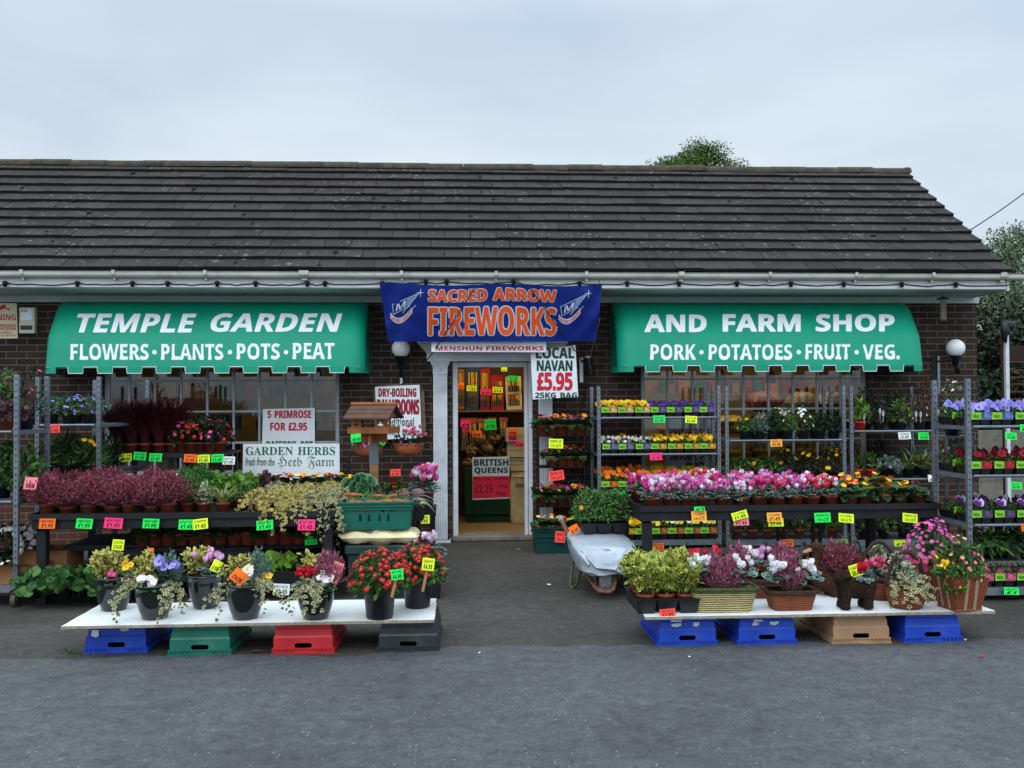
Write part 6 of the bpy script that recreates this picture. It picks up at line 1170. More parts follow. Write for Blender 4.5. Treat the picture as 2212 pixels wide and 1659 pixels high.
planter(678, 1341, 'dark glazed pot with red cyclamen and purple heather, fifth on the white board', [('shrub', vshrub(181, .09, .2, -.03, .03, .2, 300)), ('heather', at([('heather', heather(182, HEAP, None, 260, .07, .2)[0][1])], (.07, .03, .12))[0][1])]+fclump(183, 16, (-.06, -.04, .285), .028, None, .04, 'cyclamen', CY['red'], LCYC, 26, .045, 'round')+fclump(184, 6, (.075, -.06, .265), .03, 'white', .03, leaf=LMID, ln=22, lsize=.05)+[hang(185, [(.0, -.12, .222), (.03, -.12, .222), (-.06, -.1, .222)], .2, .034, mound=(-.01, -.1, .225))])
def mumplant(s):
    f = FB(s); O, d = f.dome(900, .19, .25, .17, .3); f.add('oval', O, d+f.r.normal(0, .6, (900, 3)), d+up(900)*.5, f.u(.03, .052, 900)); lf = f.mesh('foliage', LMID if s == 1 else LFEATH, STEM)
    g = FB(s+4); O, d = g.dome(150, .215, .28, .17, .9, flat=.85); O = O[O[:, 2] > .22]; n = len(O); d = d[:n]; dd = (O-np.array([0, 0, .12])); dd /= np.linalg.norm(dd, axis=1, keepdims=True); g.add('daisy', O, np.cross(dd, [.2, 1, .1]), dd+np.array([0, -.25, .1]), g.u(.016, .022, n)); return [('foliage', lf), ('blossoms', g.mesh('blossoms', BL['daisy']))]
planter(818, 1340, 'black pot of crimson chrysanthemums nearer the middle of the white board end', mumplant(1), BPOT, 1.0)
planter(901, 1316, 'black pot of crimson chrysanthemums on the very end of the white board', mumplant(2), BPOT, .97)
STK = mat('wooden stake', (170, 124, 84), .8, .1)
def stick(px0, py0, px1, py1, y, label):
    a, c = P(px0, py0, y=y), P(px1, py1, y=y); b = MB(c); d = (c-a); n = Vector((d.z, 0, -d.x)).normalized()*.009; b.add([a-n, a+n, c+n, c-n, a-n+Vector((0, .004, 0)), a+n+Vector((0, .004, 0)), c+n+Vector((0, .004, 0)), c-n+Vector((0, .004, 0))], [(0, 1, 2, 3), (7, 6, 5, 4), (0, 4, 5, 1), (1, 5, 6, 2), (2, 6, 7, 3), (3, 7, 4, 0)])
    tag(b.put('wooden_stake', None, STK), label, 'stake', 'stakes holding price cards')
fy = 5.93
card(255, 1177, 24, 22, 6.3, 'yellow', 'PLANTER', '£14.95', 'beside the broad variegated shrub', 2); stick(257, 1180, 250, 1262, 6.32, 'stake behind the yellow card at the first glazed pot')
card(325, 1191, 13, 14, 6.15, 'orange', '', '£9', 'behind the lavender pansies', 6)
card(468, 1223, 20, 24, 6.12, 'yellow', '', '£16', 'leaning out of the pale cyclamen pot', 24)
card(516, 1245, 31, 27, 5.8, 'orange', '', '£14.95', 'stuck diamond-wise in the pansy pot', 42)
card(724, 1237, 24, 46, 6.0, 'salmon', 'PLANTER', '£15', 'leaning from the red cyclamen pot', 20); stick(735, 1245, 712, 1282, 6.02, 'stake behind the salmon pink card')
card(858, 1241, 26, 22, 5.72, 'green', 'MUMS', '£4.95', 'in the nearer crimson chrysanthemums', -10); stick(858, 1240, 846, 1290, 5.75, 'stake under the green chrysanthemum card')
card(925, 1219, 26, 26, 5.98, 'yellow', 'GARDEN MUMS', '£4.95', 'in the chrysanthemums at the board end', 8); stick(924, 1222, 913, 1278, 6.0, 'stake under the yellow chrysanthemum card')
# ------------------------------------------------------------------ vegetables by the doorway
tub = Vector((X(828, 7.75), 7.75, 0)); b = MB(tub); TG = mat('dark green tub plastic', (38, 62, 60), .45, .1, 6)
b.frust(0, (.2, .14), .36, (.275, .2), tub.x, tub.y); zt = Z(828, 1178, 7.55); b.frust(.361, (.29, .215), zt, (.295, .22), tub.x, tub.y)
tag(b.put('plastic_tub', None, TG, bevel=.008), 'dark green plastic tub standing behind the chrysanthemums', 'tub')
def bag(o, hx, hy, hz, m, name, label, cat, seed=1, extra=None, n=28, mats=()):
    b = MB(o); rr = np.random.RandomState(seed); ph = rr.uniform(0, 6, 8)
    def f(u, v, s=1):
        x, y = 2*u-1, 2*v-1; e = max(0, (1-abs(x)**3.2)*(1-abs(y)**3.2))**.45; w_ = .014*math.sin(9*x+ph[0]+3*y)+.01*math.sin(15*y+ph[1]+4*x)+.007*math.sin(27*x+ph[2])*math.sin(19*y+ph[3])+.02*math.sin(40*y+ph[4])*max(0, abs(x)-.75)
        return Vector((o[0]+x*hx*(1+.03*math.sin(7*y+ph[5])), o[1]+y*hy*(1+.03*math.sin(6*x+ph[6])), o[2]+hz+s*(hz*e+w_*e)))
    b.grid(lambda u, v: f(u, v, 1), n, n); b.grid(lambda u, v: f(u, 1-v, -1), n, n)
    if extra: extra(b, f)
    return tag(b.put(name, None, m, *mats), label, cat)
CBAG = mat('cream plastic sack', (214, 202, 158), .35, .1, 5, .45, dirt=.25, dirtc=(150, 136, 90))
def cb_print(b, f):
    y0 = tub.y-.17; c = P(815, 1157, y=7.57)
    b.k = 1; b.lathe([(0, 0), (.045, 0)], n=20); vs = b.v[-40:]; b.v[-40:] = [(c.x+v[0], c.y-.012, c.z+v[1]) for v in vs]
    b.k = 2; b.text('80', quadmap((c.x-.024, c.y-.014, c.z-.002), (c.x+.024, c.y-.014, c.z-.002), (c.x+.024, c.y-.014, c.z+.03), (c.x-.024, c.y-.014, c.z+.03)), .05, 0, 2); b.text('Litres', quadmap((c.x-.026, c.y-.014, c.z-.022), (c.x+.026, c.y-.014, c.z-.022), (c.x+.026, c.y-.014, c.z-.008), (c.x-.026, c.y-.014, c.z-.008)), 0, 0, 2)
zs_ = zt+.002
bag(Vector((X(822, 7.7), 7.72, zs_)), .315, .2, .062, CBAG, 'compost_bag', 'cream compost sack marked 80 litres lying under the vegetable crate', 'sack', 3, cb_print, mats=(BOARDW, INK))
VG = crate_mesh(mat('bottle green crate', (14, 92, 76), .45, .1, 6, .4), .40, .60, .22, True)
# vegetable crate with its slots
cz = zs_+.128; cc = Vector((X(811, 7.62), 7.72, cz)); r = thing('vegetable_crate', 'green vented crate filled with carrots on the cream compost sack', 'crate', cc, 0); zh = Z(811, 1085, 7.5)-cz
b = MB(); W2, D2, t = .3, .2, .008
def vside(out, hole, fm): b.slab(out, lambda u, v: fm(u, v, 0), lambda u, v: fm(u, v, t), hole)
slots = [[(x-.011, zh*.3), (x+.011, zh*.3), (x+.011, zh*.55), (x-.011, zh*.55)] for x in (-.115, -.045, .04, .11)]+[[(x-.014, zh*.63), (x+.014, zh*.63), (x+.014, zh*.7), (x-.014, zh*.7)] for x in (-.14, -.07, .065, .135)]
for sg in (-1, 1): vside([(-W2+.02, 0), (W2-.02, 0), (W2, zh), (-W2, zh)], slots, lambda u, v, q, sg=sg: (u, sg*(D2-.015+.015*v/zh-q), v))
for sg in (-1, 1): vside([(-D2+.025, 0), (D2-.025, 0), (D2-.01, zh), (-D2+.01, zh)], [], lambda u, v, q, sg=sg: (sg*(W2-.02+.02*v/zh-q), u, v))
b.box((-W2+.03, -D2+.025, .002), (W2-.03, D2-.025, .01))
for z in (zh-.012, zh-.04, zh-.062):
    b.box((-W2-.006, -D2-.012, z), (W2+.006, -D2-.0005, z+.008)); b.box((-W2-.006, D2+.0005, z), (W2+.006, D2+.012, z+.008)); b.box((-W2-.012, -D2+.0, z), (-W2-.0005, D2-.0, z+.008)); b.box((W2+.0005, -D2+.0, z), (W2+.012, D2-.0, z+.008))
put('crate_body', b.mesh('crate_body', mat('bottle green crate', (14, 92, 76))), r)
CAR = mat('carrot', (158, 92, 58), .7, .25, 20, dirt=.4, dirtc=(110, 84, 64))
rr = random.Random(21); b = MB(); f = FB(22)
cgr = 'carrots in the green crate'
for i in range(34):
    x, y, z = rr.uniform(-.22, .24), rr.uniform(-.16, .12), zh*.82+rr.uniform(-.05, .03)+(.045 if i > 24 else 0); a = rr.uniform(-.9, .9)+(math.pi if i % 2 else 0); d = Vector((math.cos(a), math.sin(a)*.6, rr.uniform(-.1, .15))); s = rr.uniform(.8, 1.2)
    b = MB(cc+Vector((x, y, z))); p = cc+Vector((x, y, z)); q = [p-d*.07*s, p-d*.062*s, p-d*.02*s, p+d*.03*s, p+d*.07*s]; b.tube(q, [.005, .014*s, .016*s, .012*s, .003], 9); b.k = 1
    tag(b.put('carrot', None, CAR), 'orange carrot lying among others in the green crate', 'carrot', cgr)
f = FB(23)
for i in range(6):
    x = -.16+.07*i; S = np.array([[x, rr.uniform(-.1, .12), zh*.9]]); 
    for j in range(4): D = np.array([[rr.uniform(-.9, .9), rr.uniform(-.6, .2), rr.uniform(.3, .8)]]); f.add('needle', S, D, np.array([[0, -1., .2]]), rr.uniform(.07, .12), 1); f.add('sprig', S+D*.05, D, np.array([[0, -1., .2]]), rr.uniform(.06, .1), 0)
m_ = f.mesh('carrot_greens', LFEATH, LLET); ob = put('carrot_greens', m_, None, cc+Vector((.02, 0, 0))); tag(ob, 'feathery green carrot tops spread over the carrots', 'carrot leaves')
# second tray behind with cabbage, beetroot, leeks
y2 = 8.12; z2 = Z(811, 1092, y2); o = Vector((X(830, y2), y2, z2-.12)); b = MB(o); x0, x1 = X(765, y2), X(915, y2)
for q in (((x0, y2-.14, z2-.12), (x1, y2-.128, z2)), ((x0, y2+.128, z2-.12), (x1, y2+.14, z2)), ((x0, y2-.128, z2-.12), (x0+.012, y2+.128, z2)), ((x1-.012, y2-.128, z2-.12), (x1, y2+.128, z2)), ((x0+.012, y2-.128, z2-.12), (x1-.012, y2+.128, z2-.11))): b.box(*q)
for x in (x0+.03, x1-.07): b.box((x, y2-.05, 0), (x+.04, y2+.05, z2-.121))
tag(b.put('vegetable_stand', None, BLACKW), 'dark stand of cabbage and beetroot behind the carrot crate', 'stand')
c = P(774, 1056, y=y2); b = MB(c); b.blob(c, (.085, .085, .075), 14, 10, .05, random.Random(3)); core = b.mesh('heart', mat('pale cabbage', (128, 160, 96), .5, .12, 14))
r = thing('cabbage', 'savoy cabbage with loose outer leaves behind the carrot crate', 'cabbage', c); put('heart', core, r)
f = FB(25); O, d = f.dome(70, .1, .11, -.06, .9); f.add('round', O, d*.4+np.array([.5, -.1, .7])+f.r.normal(0, .3, (70, 3)), d+f.r.normal(0, .2, (70, 3)), f.u(.08, .13, 70)); put('outer_leaves', f.mesh('outer_leaves', LCAB), r)
c = P(830, 1080, y=y2-.05); f = FB(26); n = 60; f.add('round', np.array([0, 0, 0])+f.r.normal(0, 1, (n, 3))*np.array([.09, .05, .03]), f.r.normal(0, 1, (n, 3))+np.array([.6, -.2, .2]), np.tile([0, -.5, 1], (n, 1))+f.r.normal(0, .3, (n, 3)), f.u(.06, .1, n)); tag(put('kale', f.mesh('kale', LDARK), None, c), 'dark kale leaves heaped between cabbage and beetroots', 'kale')
BEET = mat('beetroot skin', (112, 70, 74), .7, .2, 25, dirt=.4, dirtc=(120, 96, 84))
for i, (px, py, rd) in enumerate(((878, 1071, .042), (904, 1067, .05), (866, 1082, .04), (893, 1084, .042))):
    b = MB(P(px, py, y=y2-.06)); b.blob(P(px, py, y=y2-.06-.02*(i % 2)), (rd*1.05, rd, rd), 14, 10, .03, random.Random(i)); tag(b.put('beetroot', None, BEET), f'round dusty beetroot on the vegetable stand, {["upper by the kale", "upper and largest", "lower by the kale", "lower by the pink cyclamen"][i]}', 'beetroot', 'beetroots')
c = P(925, 1095, y=7.75); f = FB(27); n = 30; S = np.tile([-.06, .0, .03], (n, 1))+f.r.normal(0, .02, (n, 3)); f.add('blade', S, np.stack([f.u(.2, 1, n), f.u(-.4, .3, n), f.u(.1, .6, n)], 1), np.tile([-.6, 0, .6], (n, 1)), f.u(.14, .26, n)); tag(put('leek_tops', f.mesh('leek_tops', LSILV), None, c-Vector((.1, 0, -.02))), 'grey green leek leaves hanging over the crate corner', 'leeks')
# bird table
ty = 8.35; c = Vector((X(808, ty), ty, 0)); r = thing('bird_table', 'wooden bird table with a pitched roof on a square post', 'bird table', c); BW = mat('stained timber', (136, 84, 46), .7, .16, 9, .25, bump=.2, bs=30); BD = mat('dark roof slat', (84, 58, 44), .75, .15, 12)
rot = Matrix.Rotation(R(-14), 3, 'Z'); zf = Z(808, 933, ty)
def rb(b, p, q): b.box(p, q, rot, c)
b = MB(c); s = .037; b.box((c.x-s, c.y-s, 0), (c.x+s, c.y+s, Z(808, 990, ty))); b.put('post', r, WOOD); b = MB(c); b.box((c.x-s-.003, c.y-s-.003, Z(808, 1003, ty)), (c.x+s+.003, c.y+s+.003, zf-.09)); b.put('post_sleeve', r, mat('grey pipe', (94, 98, 104), .5))
b = MB(c); rb(b, (c.x-.17, c.y-.15, zf-.0), (c.x+.17, c.y+.15, zf+.015))
for q in (((-.175, -.165, -.01), (.175, -.15, .045)), ((-.175, .15, -.01), (.175, .165, .045)), ((-.19, -.165, -.01), (-.1755, .165, .045)), ((.1755, -.165, -.01), (.19, .165, .045))): rb(b, tuple(c+Vector(q[0])+Vector((0, 0, zf)))[:3], tuple(c+Vector(q[1])+Vector((0, 0, zf)))[:3])
b.put('tray', r, BW)
b = MB(c)
for q in (((-.12, -.012, -.095), (.12, .012, -.001)), ((-.012, -.12, -.095), (.012, -.013, -.001)), ((-.012, .013, -.095), (.012, .12, -.001))): rb(b, tuple(c+Vector(q[0])+Vector((0, 0, zf))), tuple(c+Vector(q[1])+Vector((0, 0, zf))))
b.put('support', r, BW)
clo = [(math.cos(t)*(.024+.012*math.cos(4*t)), -.0+.062+math.sin(t)*(.024+.012*math.cos(4*t))) for t in [i*math.pi/10 for i in range(20)]]
for sx in (-1, 1):
    b = MB(c); fl_ = lambda u, v, q: c+rot @ Vector((sx*(.14-q), u, zf+.016+v)); b.slab([(-.075, 0), (.075, 0), (.06, .125), (-.06, .125)], lambda u, v: fl_(u, v, 0), lambda u, v: fl_(u, v, .014), [clo]); b.put('end_panel', r, BW)
b = MB(c); fl2 = lambda u, v, q: c+rot @ Vector((u, -.155+q, zf+.016+v)); b.slab([(-.16, 0), (-.06, 0), (-.07, .11), (-.15, .11)], lambda u, v: fl2(u, v, 0), lambda u, v: fl2(u, v, .014), [[(p[0]*.8-.11, p[1]*.85) for p in clo]]); b.put('front_panel', r, BW); b = MB(c); b.slab([(.06, 0), (.16, 0), (.15, .11), (.07, .11)], lambda u, v: fl2(u, v, 0), lambda u, v: fl2(u, v, .014), [[(p[0]*.8+.11, p[1]*.85) for p in clo]]); b.put('front_panel', r, BW)
b = MB(c); hr = .115; L2 = .21
for sg in (-1, 1):
    for k in range(3):
        a, d = k/3-.02, (k+1)/3+.05; pts = []
        for t, up_ in ((a, .012), (d, .02)):
            for x in (-L2, L2): pts.append(c+rot @ Vector((x, sg*.21*t, zf+.232-hr*t+up_)))
        th = Vector((0, 0, -.014)); b.add(pts+[p+th for p in pts], [(0, 1, 3, 2), (6, 7, 5, 4), (0, 4, 5, 1), (2, 3, 7, 6), (0, 2, 6, 4), (1, 5, 7, 3)])
b.k = 1; b.tube([c+rot @ Vector((-L2-.005, 0, zf+.25)), c+rot @ Vector((L2+.005, 0, zf+.25))], .02, 6)
for sx in (-1, 1): b.add([c+rot @ Vector((sx*(L2-.05), -.15, zf+.132)), c+rot @ Vector((sx*(L2-.05), .15, zf+.132)), c+rot @ Vector((sx*(L2-.05), 0, zf+.232))], [(0, 1, 2)])
b.add([c+rot @ Vector((-L2+.02, -.16, zf+.127)), c+rot @ Vector((L2-.02, -.16, zf+.127)), c+rot @ Vector((L2-.02, -.13, zf+.172)), c+rot @ Vector((-L2+.02, -.13, zf+.172))], [(0, 1, 2, 3)])
b.put('roof', r, BD, BW)
# rack on the wall with half baskets
ry = 10.3; xa, xb = X(754, ry-.25), X(931, ry-.25); r = thing('wall_rack', 'black metal rack on the brick wall behind the bird table', 'rack', ((xa+xb)/2, ry, 0)); o = Vector(r.location)
for x in (xa, xb): b = MB(o); b.box((x-.015, ry-.3, 0), (x+.015, ry-.27, Z(842, 985, ry-.27))); b.put('post', r, BLACKM)
for py in (986, 1088, 1112): b = MB(o); z = Z(842, py, ry-.27); b.box((xa+.016, ry-.295, z-.012), (xb-.016, ry-.275, z)); b.put('rail', r, BLACKM)
zwall = Z(842, 1088, ry-.27); b = MB(o); b.box((xa+.016, ry-.274, zwall-.012), (xb-.016, ry-.0, zwall-.003)); b.put('shelf', r, BLACKM)
for i, (px, py) in enumerate(((795, 962), (883, 959))):
    w_ = .165; c = P(px, py, y=ry); r = thing('wall_basket', ['terracotta half basket of pink cyclamen behind the bird table post', 'terracotta half basket of magenta cyclamen between bird table and pilaster'][i], 'wall basket', c, group='terracotta half baskets'); b = MB()
    for k0, (ra, rb_) in enumerate(((1, 1),)):
        b.grid(lambda u, v: (-math.cos(math.pi*u)*w_*math.cos(v*1.35)**.8, -math.sin(math.pi*u)*.13*math.cos(v*1.35)**.8, -math.sin(v*1.35)*.135), 20, 8)
    b.tube([(-math.cos(math.pi*u/16)*w_, -math.sin(math.pi*u/16)*.13, 0) for u in range(17)], .009, 6); b.add([(w_, 0, 0), (-w_, 0, 0), (-w_*.5, 0, -.12), (w_*.5, 0, -.12)], [(0, 1, 2, 3)]); put('basket', b.mesh('basket', mat('terracotta bowl', (172, 92, 58), .7, .12, 10)), r)
    f = FB(200+i); n = 190; O = np.stack([f.u(-w_, w_, n)*.95, -np.abs(f.u(0, .13, n)), f.u(-.02, .08, n)], 1); f.add('oval', O, f.r.normal(0, .6, (n, 3))+np.array([0, -.5, .3]), up(n)+np.array([0, -.7, 0]), f.u(.03, .05, n)); put('foliage', f.mesh('foliage', LDARK if i else LMID), r)
    q = fclump(205+i, 16, (.07 if i else -.05, -.05, .12), .055, None, .04, 'cyclamen', CY['magenta' if i == 0 else 'rose']); put('blossoms', q[0][1], r); q = fclump(208+i, 7, (-.04, -.12, .02), .06, 'mauve', .014); put('small_flowers', q[0][1], r)
card(770, 946, 24, 18, ry-.2, 'green', '', '£8.95', 'on the half basket behind the bird table', -6); card(827, 955, 12, 11, ry-.2, 'green', '', '£8', 'peeping out beside the bird table tray', 30)

pl('dz', lambda: bush(210, .1, .1, 110, 'oval', .04, LMID, pot='small', fl=('red', 26, .017, 'daisy')), 852, 10.12, 'pot of small red daisies on the wall rack', 'potted_daisy', z=zwall-.002, sc=1.25)
pl('dzi', lambda: ivy(211, LIVY, .08, .08, 90, 4, .1, .03), 866, 10.05, 'small cream ivy beside the red daisies on the wall rack', 'potted_ivy', z=zwall-.002, rz=0)
card(854, 1021, 22, 15, 10.0, 'red', 'DAISIES', '£2.45', 'standing in the pot of red daisies', -2)
ps = X(914, 8.75); zs3 = Z(914, 1096, 8.75); b = MB((ps, 8.8, 0)); b.box((ps-.14, 8.7, zs3-.02), (ps+.12, 9.0, zs3)); 
for q in (-.12, .08): b.box((ps+q, 8.72, 0), (ps+q+.025, 8.745, zs3-.021)); b.box((ps+q, 8.95, 0), (ps+q+.025, 8.975, zs3-.021))
b.box((ps-.14, 8.68, zs3-.08), (ps+.12, 8.695, zs3-.0)); tag(b.put('plant_stand', None, BLACKM), 'small black stand holding a large pink cyclamen by the pilaster', 'plant stand')
pl('cycb', lambda: cyclamen(212, ['pink', 'rose', 'white'], nf=34), 915, 8.85, 'large pink and white cyclamen on the black stand by the pilaster', 'potted_cyclamen', z=zs3, sc=1.75)
card(914, 1122, 28, 18, 8.64, 'yellow', 'LARGE CYCLAMEN', '£2.45', 'on the stand of the large cyclamen', 1); card(911, 1092, 10, 16, 8.6, 'yellow', '', '£2', 'tucked in the large cyclamen', 20)
for i, px in enumerate((905, 932)): pl(('cyw', i), lambda: cyclamen(214+i, ['white', 'pale'], nf=12), px, 7.6, ['white cyclamen behind the chrysanthemums by the stand', 'white cyclamen behind the chrysanthemums by the pilaster foot'][i], 'potted_cyclamen', z=.26, sc=1.2, grp='white cyclamen behind the chrysanthemums')
b = MB((X(918, 7.6), 7.6, 0)); x = X(918, 7.6); b.box((x-.16, 7.48, .24), (x+.14, 7.75, .258)); b.frust(0, (.13, .11), .239, (.14, .12), x-.01, 7.61); tag(b.put('upturned_box', None, BLACKP), 'low black box under the white cyclamen', 'box')
# ================================================================== the bench of cyclamens by the second window
CX0, CX1 = X(1384, 7.45), X(2022, 7.45); CY0, CY1 = 7.45, 8.62; CZ = Z(1700, 1099, CY0)+.006
bench('display_bench', 'black timber bench packed with pink cyclamens near the wheelbarrow', CX0, CX1, CY0, CY1, CZ, mid=None)
MIX = [['pink', 'pale', 'white'], ['rose', 'red'], ['pink', 'magenta', 'pale'], ['white', 'pale'], ['rose', 'pink', 'white'], ['magenta', 'rose'], ['pale', 'pink'], ['red', 'rose', 'white']]
NM = ['pink and white', 'rose and red', 'mixed pink', 'white and pale pink', 'rose and white', 'magenta', 'pale pink', 'red and rose']
rows = ['front row', 'second row', 'third row', 'back row']
for ri, y in enumerate((7.52, 7.8, 8.1, 8.42)):
    nx = 16; sp = (CX1-CX0-.06)/nx
    for i in range(nx):
        x = CX0+.09+sp*(i+(.0 if ri % 2 == 0 else .35))+rg.uniform(-.012, .012); yy = y+rg.uniform(-.03, .03)
        if i < 11-(ri > 2):
            v = rg.choice((0, 1, 2, 2, 3, 4, 4, 5, 6, 6, 0, 2, 7))
            place('potted_cyclamen', proto(('cyc', v), lambda: cyclamen(220+v, MIX[v], nf=14)), (x, yy, CZ), f'{NM[v]} cyclamen, {ORD[i]} from the barrow end, {rows[ri]} of the bench', 'potted plant', 'cyclamens on the bench', rg.uniform(0, 6), rg.uniform(.98, 1.12))
        else:
            v = rg.randrange(4); place('potted_primrose', proto(('prc', v), lambda: primrose(240+v, ['yellow', 'mixed', 'sunny', 'sunny'][v], 4 if v < 3 else 2)), (x, yy, CZ), f'primrose, {ORD[i-10+(ri > 2)-1]} after the cyclamens in the {rows[ri]} of the bench', 'potted plant', 'primroses on the cyclamen bench', rg.uniform(0, 6), rg.uniform(1.0, 1.2))
for px, py, w_, h_, c, t, p, wh, tl in ((1511, 1099, 24, 9, 'green', 'CYCLAMEN', '£1', 'peeping above the pale orange cyclamen card', 2), (1510, 1115, 33, 22, 'peach', 'CYCLAMEN', '6 for £7.95', 'for boxed cyclamens at the barrow end of the bench', 2), (1601, 1126, 34, 18, 'salmon', '', '£1.45', 'under the yellow cyclamen card', 1),
        (1598, 1113, 35, 17, 'yellow', 'CYCLAMEN', '£1.45', 'tilted above the salmon pink card', -12), (1676, 1128, 34, 18, 'yellow', '', '£7.95', 'under the pale orange card', 0), (1673, 1117, 33, 20, 'peach', 'CYCLAMEN', '£1.45', 'overlapping a yellow card at mid bench', -5),
        (1777, 1118, 36, 21, 'green', 'PRIMROSE', '5 for £2.95', 'for primroses on the cyclamen bench', -1), (1828, 1119, 34, 20, 'yellow', 'CYCLAMEN', '6 for £7.95', 'for boxed cyclamens beside the green primrose card', 2), (1966, 1119, 34, 20, 'yellow', 'PRIMROSE', '5 for £2.95', 'for primroses at the far end of the bench', 3)):
    card(px, py, w_, h_, CY0-.05+(.004 if c in ('salmon',) or py == 1128 else -.012), c, t, p, wh, tl)
card(1349, 1072, 13, 24, 8.5, 'green', '', '£1', 'dangling at the bench corner above the wheelbarrow', -22)
# ground plants with carrying handles under the bench
HND = mat('clear plastic handle', (150, 164, 160), .3, .1, 8, .5)
for i, (px, y) in enumerate(((1400, 7.9), (1440, 7.75), (1480, 7.9), (1520, 7.72), (1565, 7.9), (1610, 7.72), (1655, 7.9), (1700, 7.72), (1745, 7.88), (1800, 7.72), (1850, 7.9), (1900, 7.75))):
    x = X(px, y); r = thing('plant_carrier', f'carry pack of dark bedding with a hooped handle under the bench, {ORD[i]} from the barrow', 'plant pack', (x, y, 0), 0, 'carry packs under the cyclamen bench')
    put('tray', proto('ctray', lambda: cells_mesh(3, 2, .085, .09)), r); v = i % 3
    p = proto(('cfol', v), lambda: bush(260+v, .15, .16, 190, 'oval', .05, [LDARK, LMID, LDARK][v], ry=.1, fl=[None, None, ('orange', 10, .016)][v])); put('foliage', p[0][1], r)
    if len(p) > 1: put('blossoms', p[1][1], r)
    def hoop():
        b = MB(); q = [(-.055*math.cos(t), .0, .06+.3*math.sin(t)) for t in [math.pi*k/12 for k in range(13)]]
        b.add([(a[0], a[1]+s, a[2]) for a in q for s in (-.014, .014)], [(2*k, 2*k+1, 2*k+3, 2*k+2) for k in range(12)], True); b.add([(a[0]*.94, a[1]+s, a[2]-.003) for a in q for s in (-.014, .014)], [(2*k, 2*k+1, 2*k+3, 2*k+2) for k in range(12)], True); return b.mesh('handle', HND)
    put('handle', proto('hoop', hoop), r, (rg.uniform(-.05, .05), 0, 0), (0, 0, rg.uniform(-.8, .8)))
for px, py, w_, h_, c, t, p, wh in ((1422, 1181, 24, 16, 'orange', 'WALLFLOWER', '£1.45', 'for wallflowers under the cyclamen bench'), (1702, 1173, 24, 16, 'orange', 'PANSIES', '£1', 'half hidden among dark leaves under the bench'), (1820, 1172, 26, 14, 'green', 'PANSIES', '5 for £2', 'behind dark leaves under the bench'), (1944, 1173, 26, 14, 'yellow', '', '£2', 'lying on dark leaves at the end of the bench')):
    card(px, py, w_, h_, 7.6, c, t, p, wh, 0)
# ------------------------------------------------------------------ trolleys along the wall
WY0, WY1 = 9.86, 10.4
def zz(px, py, y=WY0): return Z(px, py, y)
cx0, cx1 = X(1293, WY0), X(1552, WY0); sh = [zz(1420, 901), zz(1420, 980), zz(1420, 1062)]
trolley('plant trolley of violas standing beside the primrose rack', cx0, cx1, WY0, WY1, zz(1420, 834), sh, base=zz(1420, 1172))
def packrow(x0, x1, y, z, kinds, group, where, sc=1.0):
    n = len(kinds)
    for i, k in enumerate(kinds):
        x = x0+(x1-x0)*(i+.5)/n; q = dict(yellow='yellow violas', yellowsmall='small yellow violas', purple='purple violas', violetwhite='white and violet violas', orange='orange violas', darkred='dark red pansies', blue='lavender blue pansies', purplewhite='purple and white pansies', lemon='yellow and cream violas', pink='pink labelled seedlings')[k]
        place('bedding_pack', getpack(k, rg.randrange(2)), (x, y, z), f'pack of {q}, {ORD[i]} along {where}', 'bedding pack', group, rg.uniform(-.05, .05), sc)
Y4 = ['yellow']*3+['purple']*4
packrow(cx0+.03, cx1-.03, WY0+.12, sh[0], Y4, 'viola packs beside the rack', 'the top shelf by the rack'); packrow(cx0+.03, cx1-.03, WY0+.4, sh[0], ['yellow']*2+['purple']*5, 'viola packs beside the rack', 'the top shelf by the rack, behind')
packrow(cx0+.03, cx1-.03, WY0+.12, sh[1], ['violetwhite']*3+['yellowsmall']*4, 'viola packs beside the rack', 'the second shelf by the rack'); packrow(cx0+.03, cx1-.03, WY0+.4, sh[1], ['violetwhite', 'yellowsmall', 'violetwhite']+['yellowsmall']*4, 'viola packs beside the rack', 'the second shelf by the rack, behind')
packrow(cx0+.03, cx1-.03, WY0+.12, sh[2], ['orange']*4+['yellowsmall']*3, 'viola packs beside the rack', 'the third shelf by the rack', 1.1); packrow(cx0+.03, cx1-.03, WY0+.4, sh[2], ['orange']*3+['yellowsmall']*4, 'viola packs beside the rack', 'the third shelf by the rack, behind', 1.2)
packrow(cx0+.03, cx1-.03, WY0+.12, zz(1420, 1168)+.02, ['orange', 'yellowsmall', 'yellow']+['lemon']*4, 'viola packs beside the rack', 'the base of the trolley by the rack', 1.1)
for px, py, c, t, p, wh in ((1424, 905, 'green', 'VIOLA', '£2.45', 'on the top viola shelf, first of two'), (1493, 906, 'yellow', 'VIOLA', '£2.45', 'on the top viola shelf, beside the green one'), (1417, 986, 'pink', 'VIOLA', '£2.45', 'on the second viola shelf')): card(px, py, 26, 16, WY0-.045, c, t, p, wh, 1)
dx0, dx1 = X(1569, WY0), X(1822, WY0); sh = [zz(1695, 950), zz(1695, 1040)]
trolley('plant trolley of green perennials standing against the middle of the window', dx0, dx1, WY0, WY1, zz(1695, 834), sh, base=zz(1695, 1172))
gD = 'perennials on the window trolley'
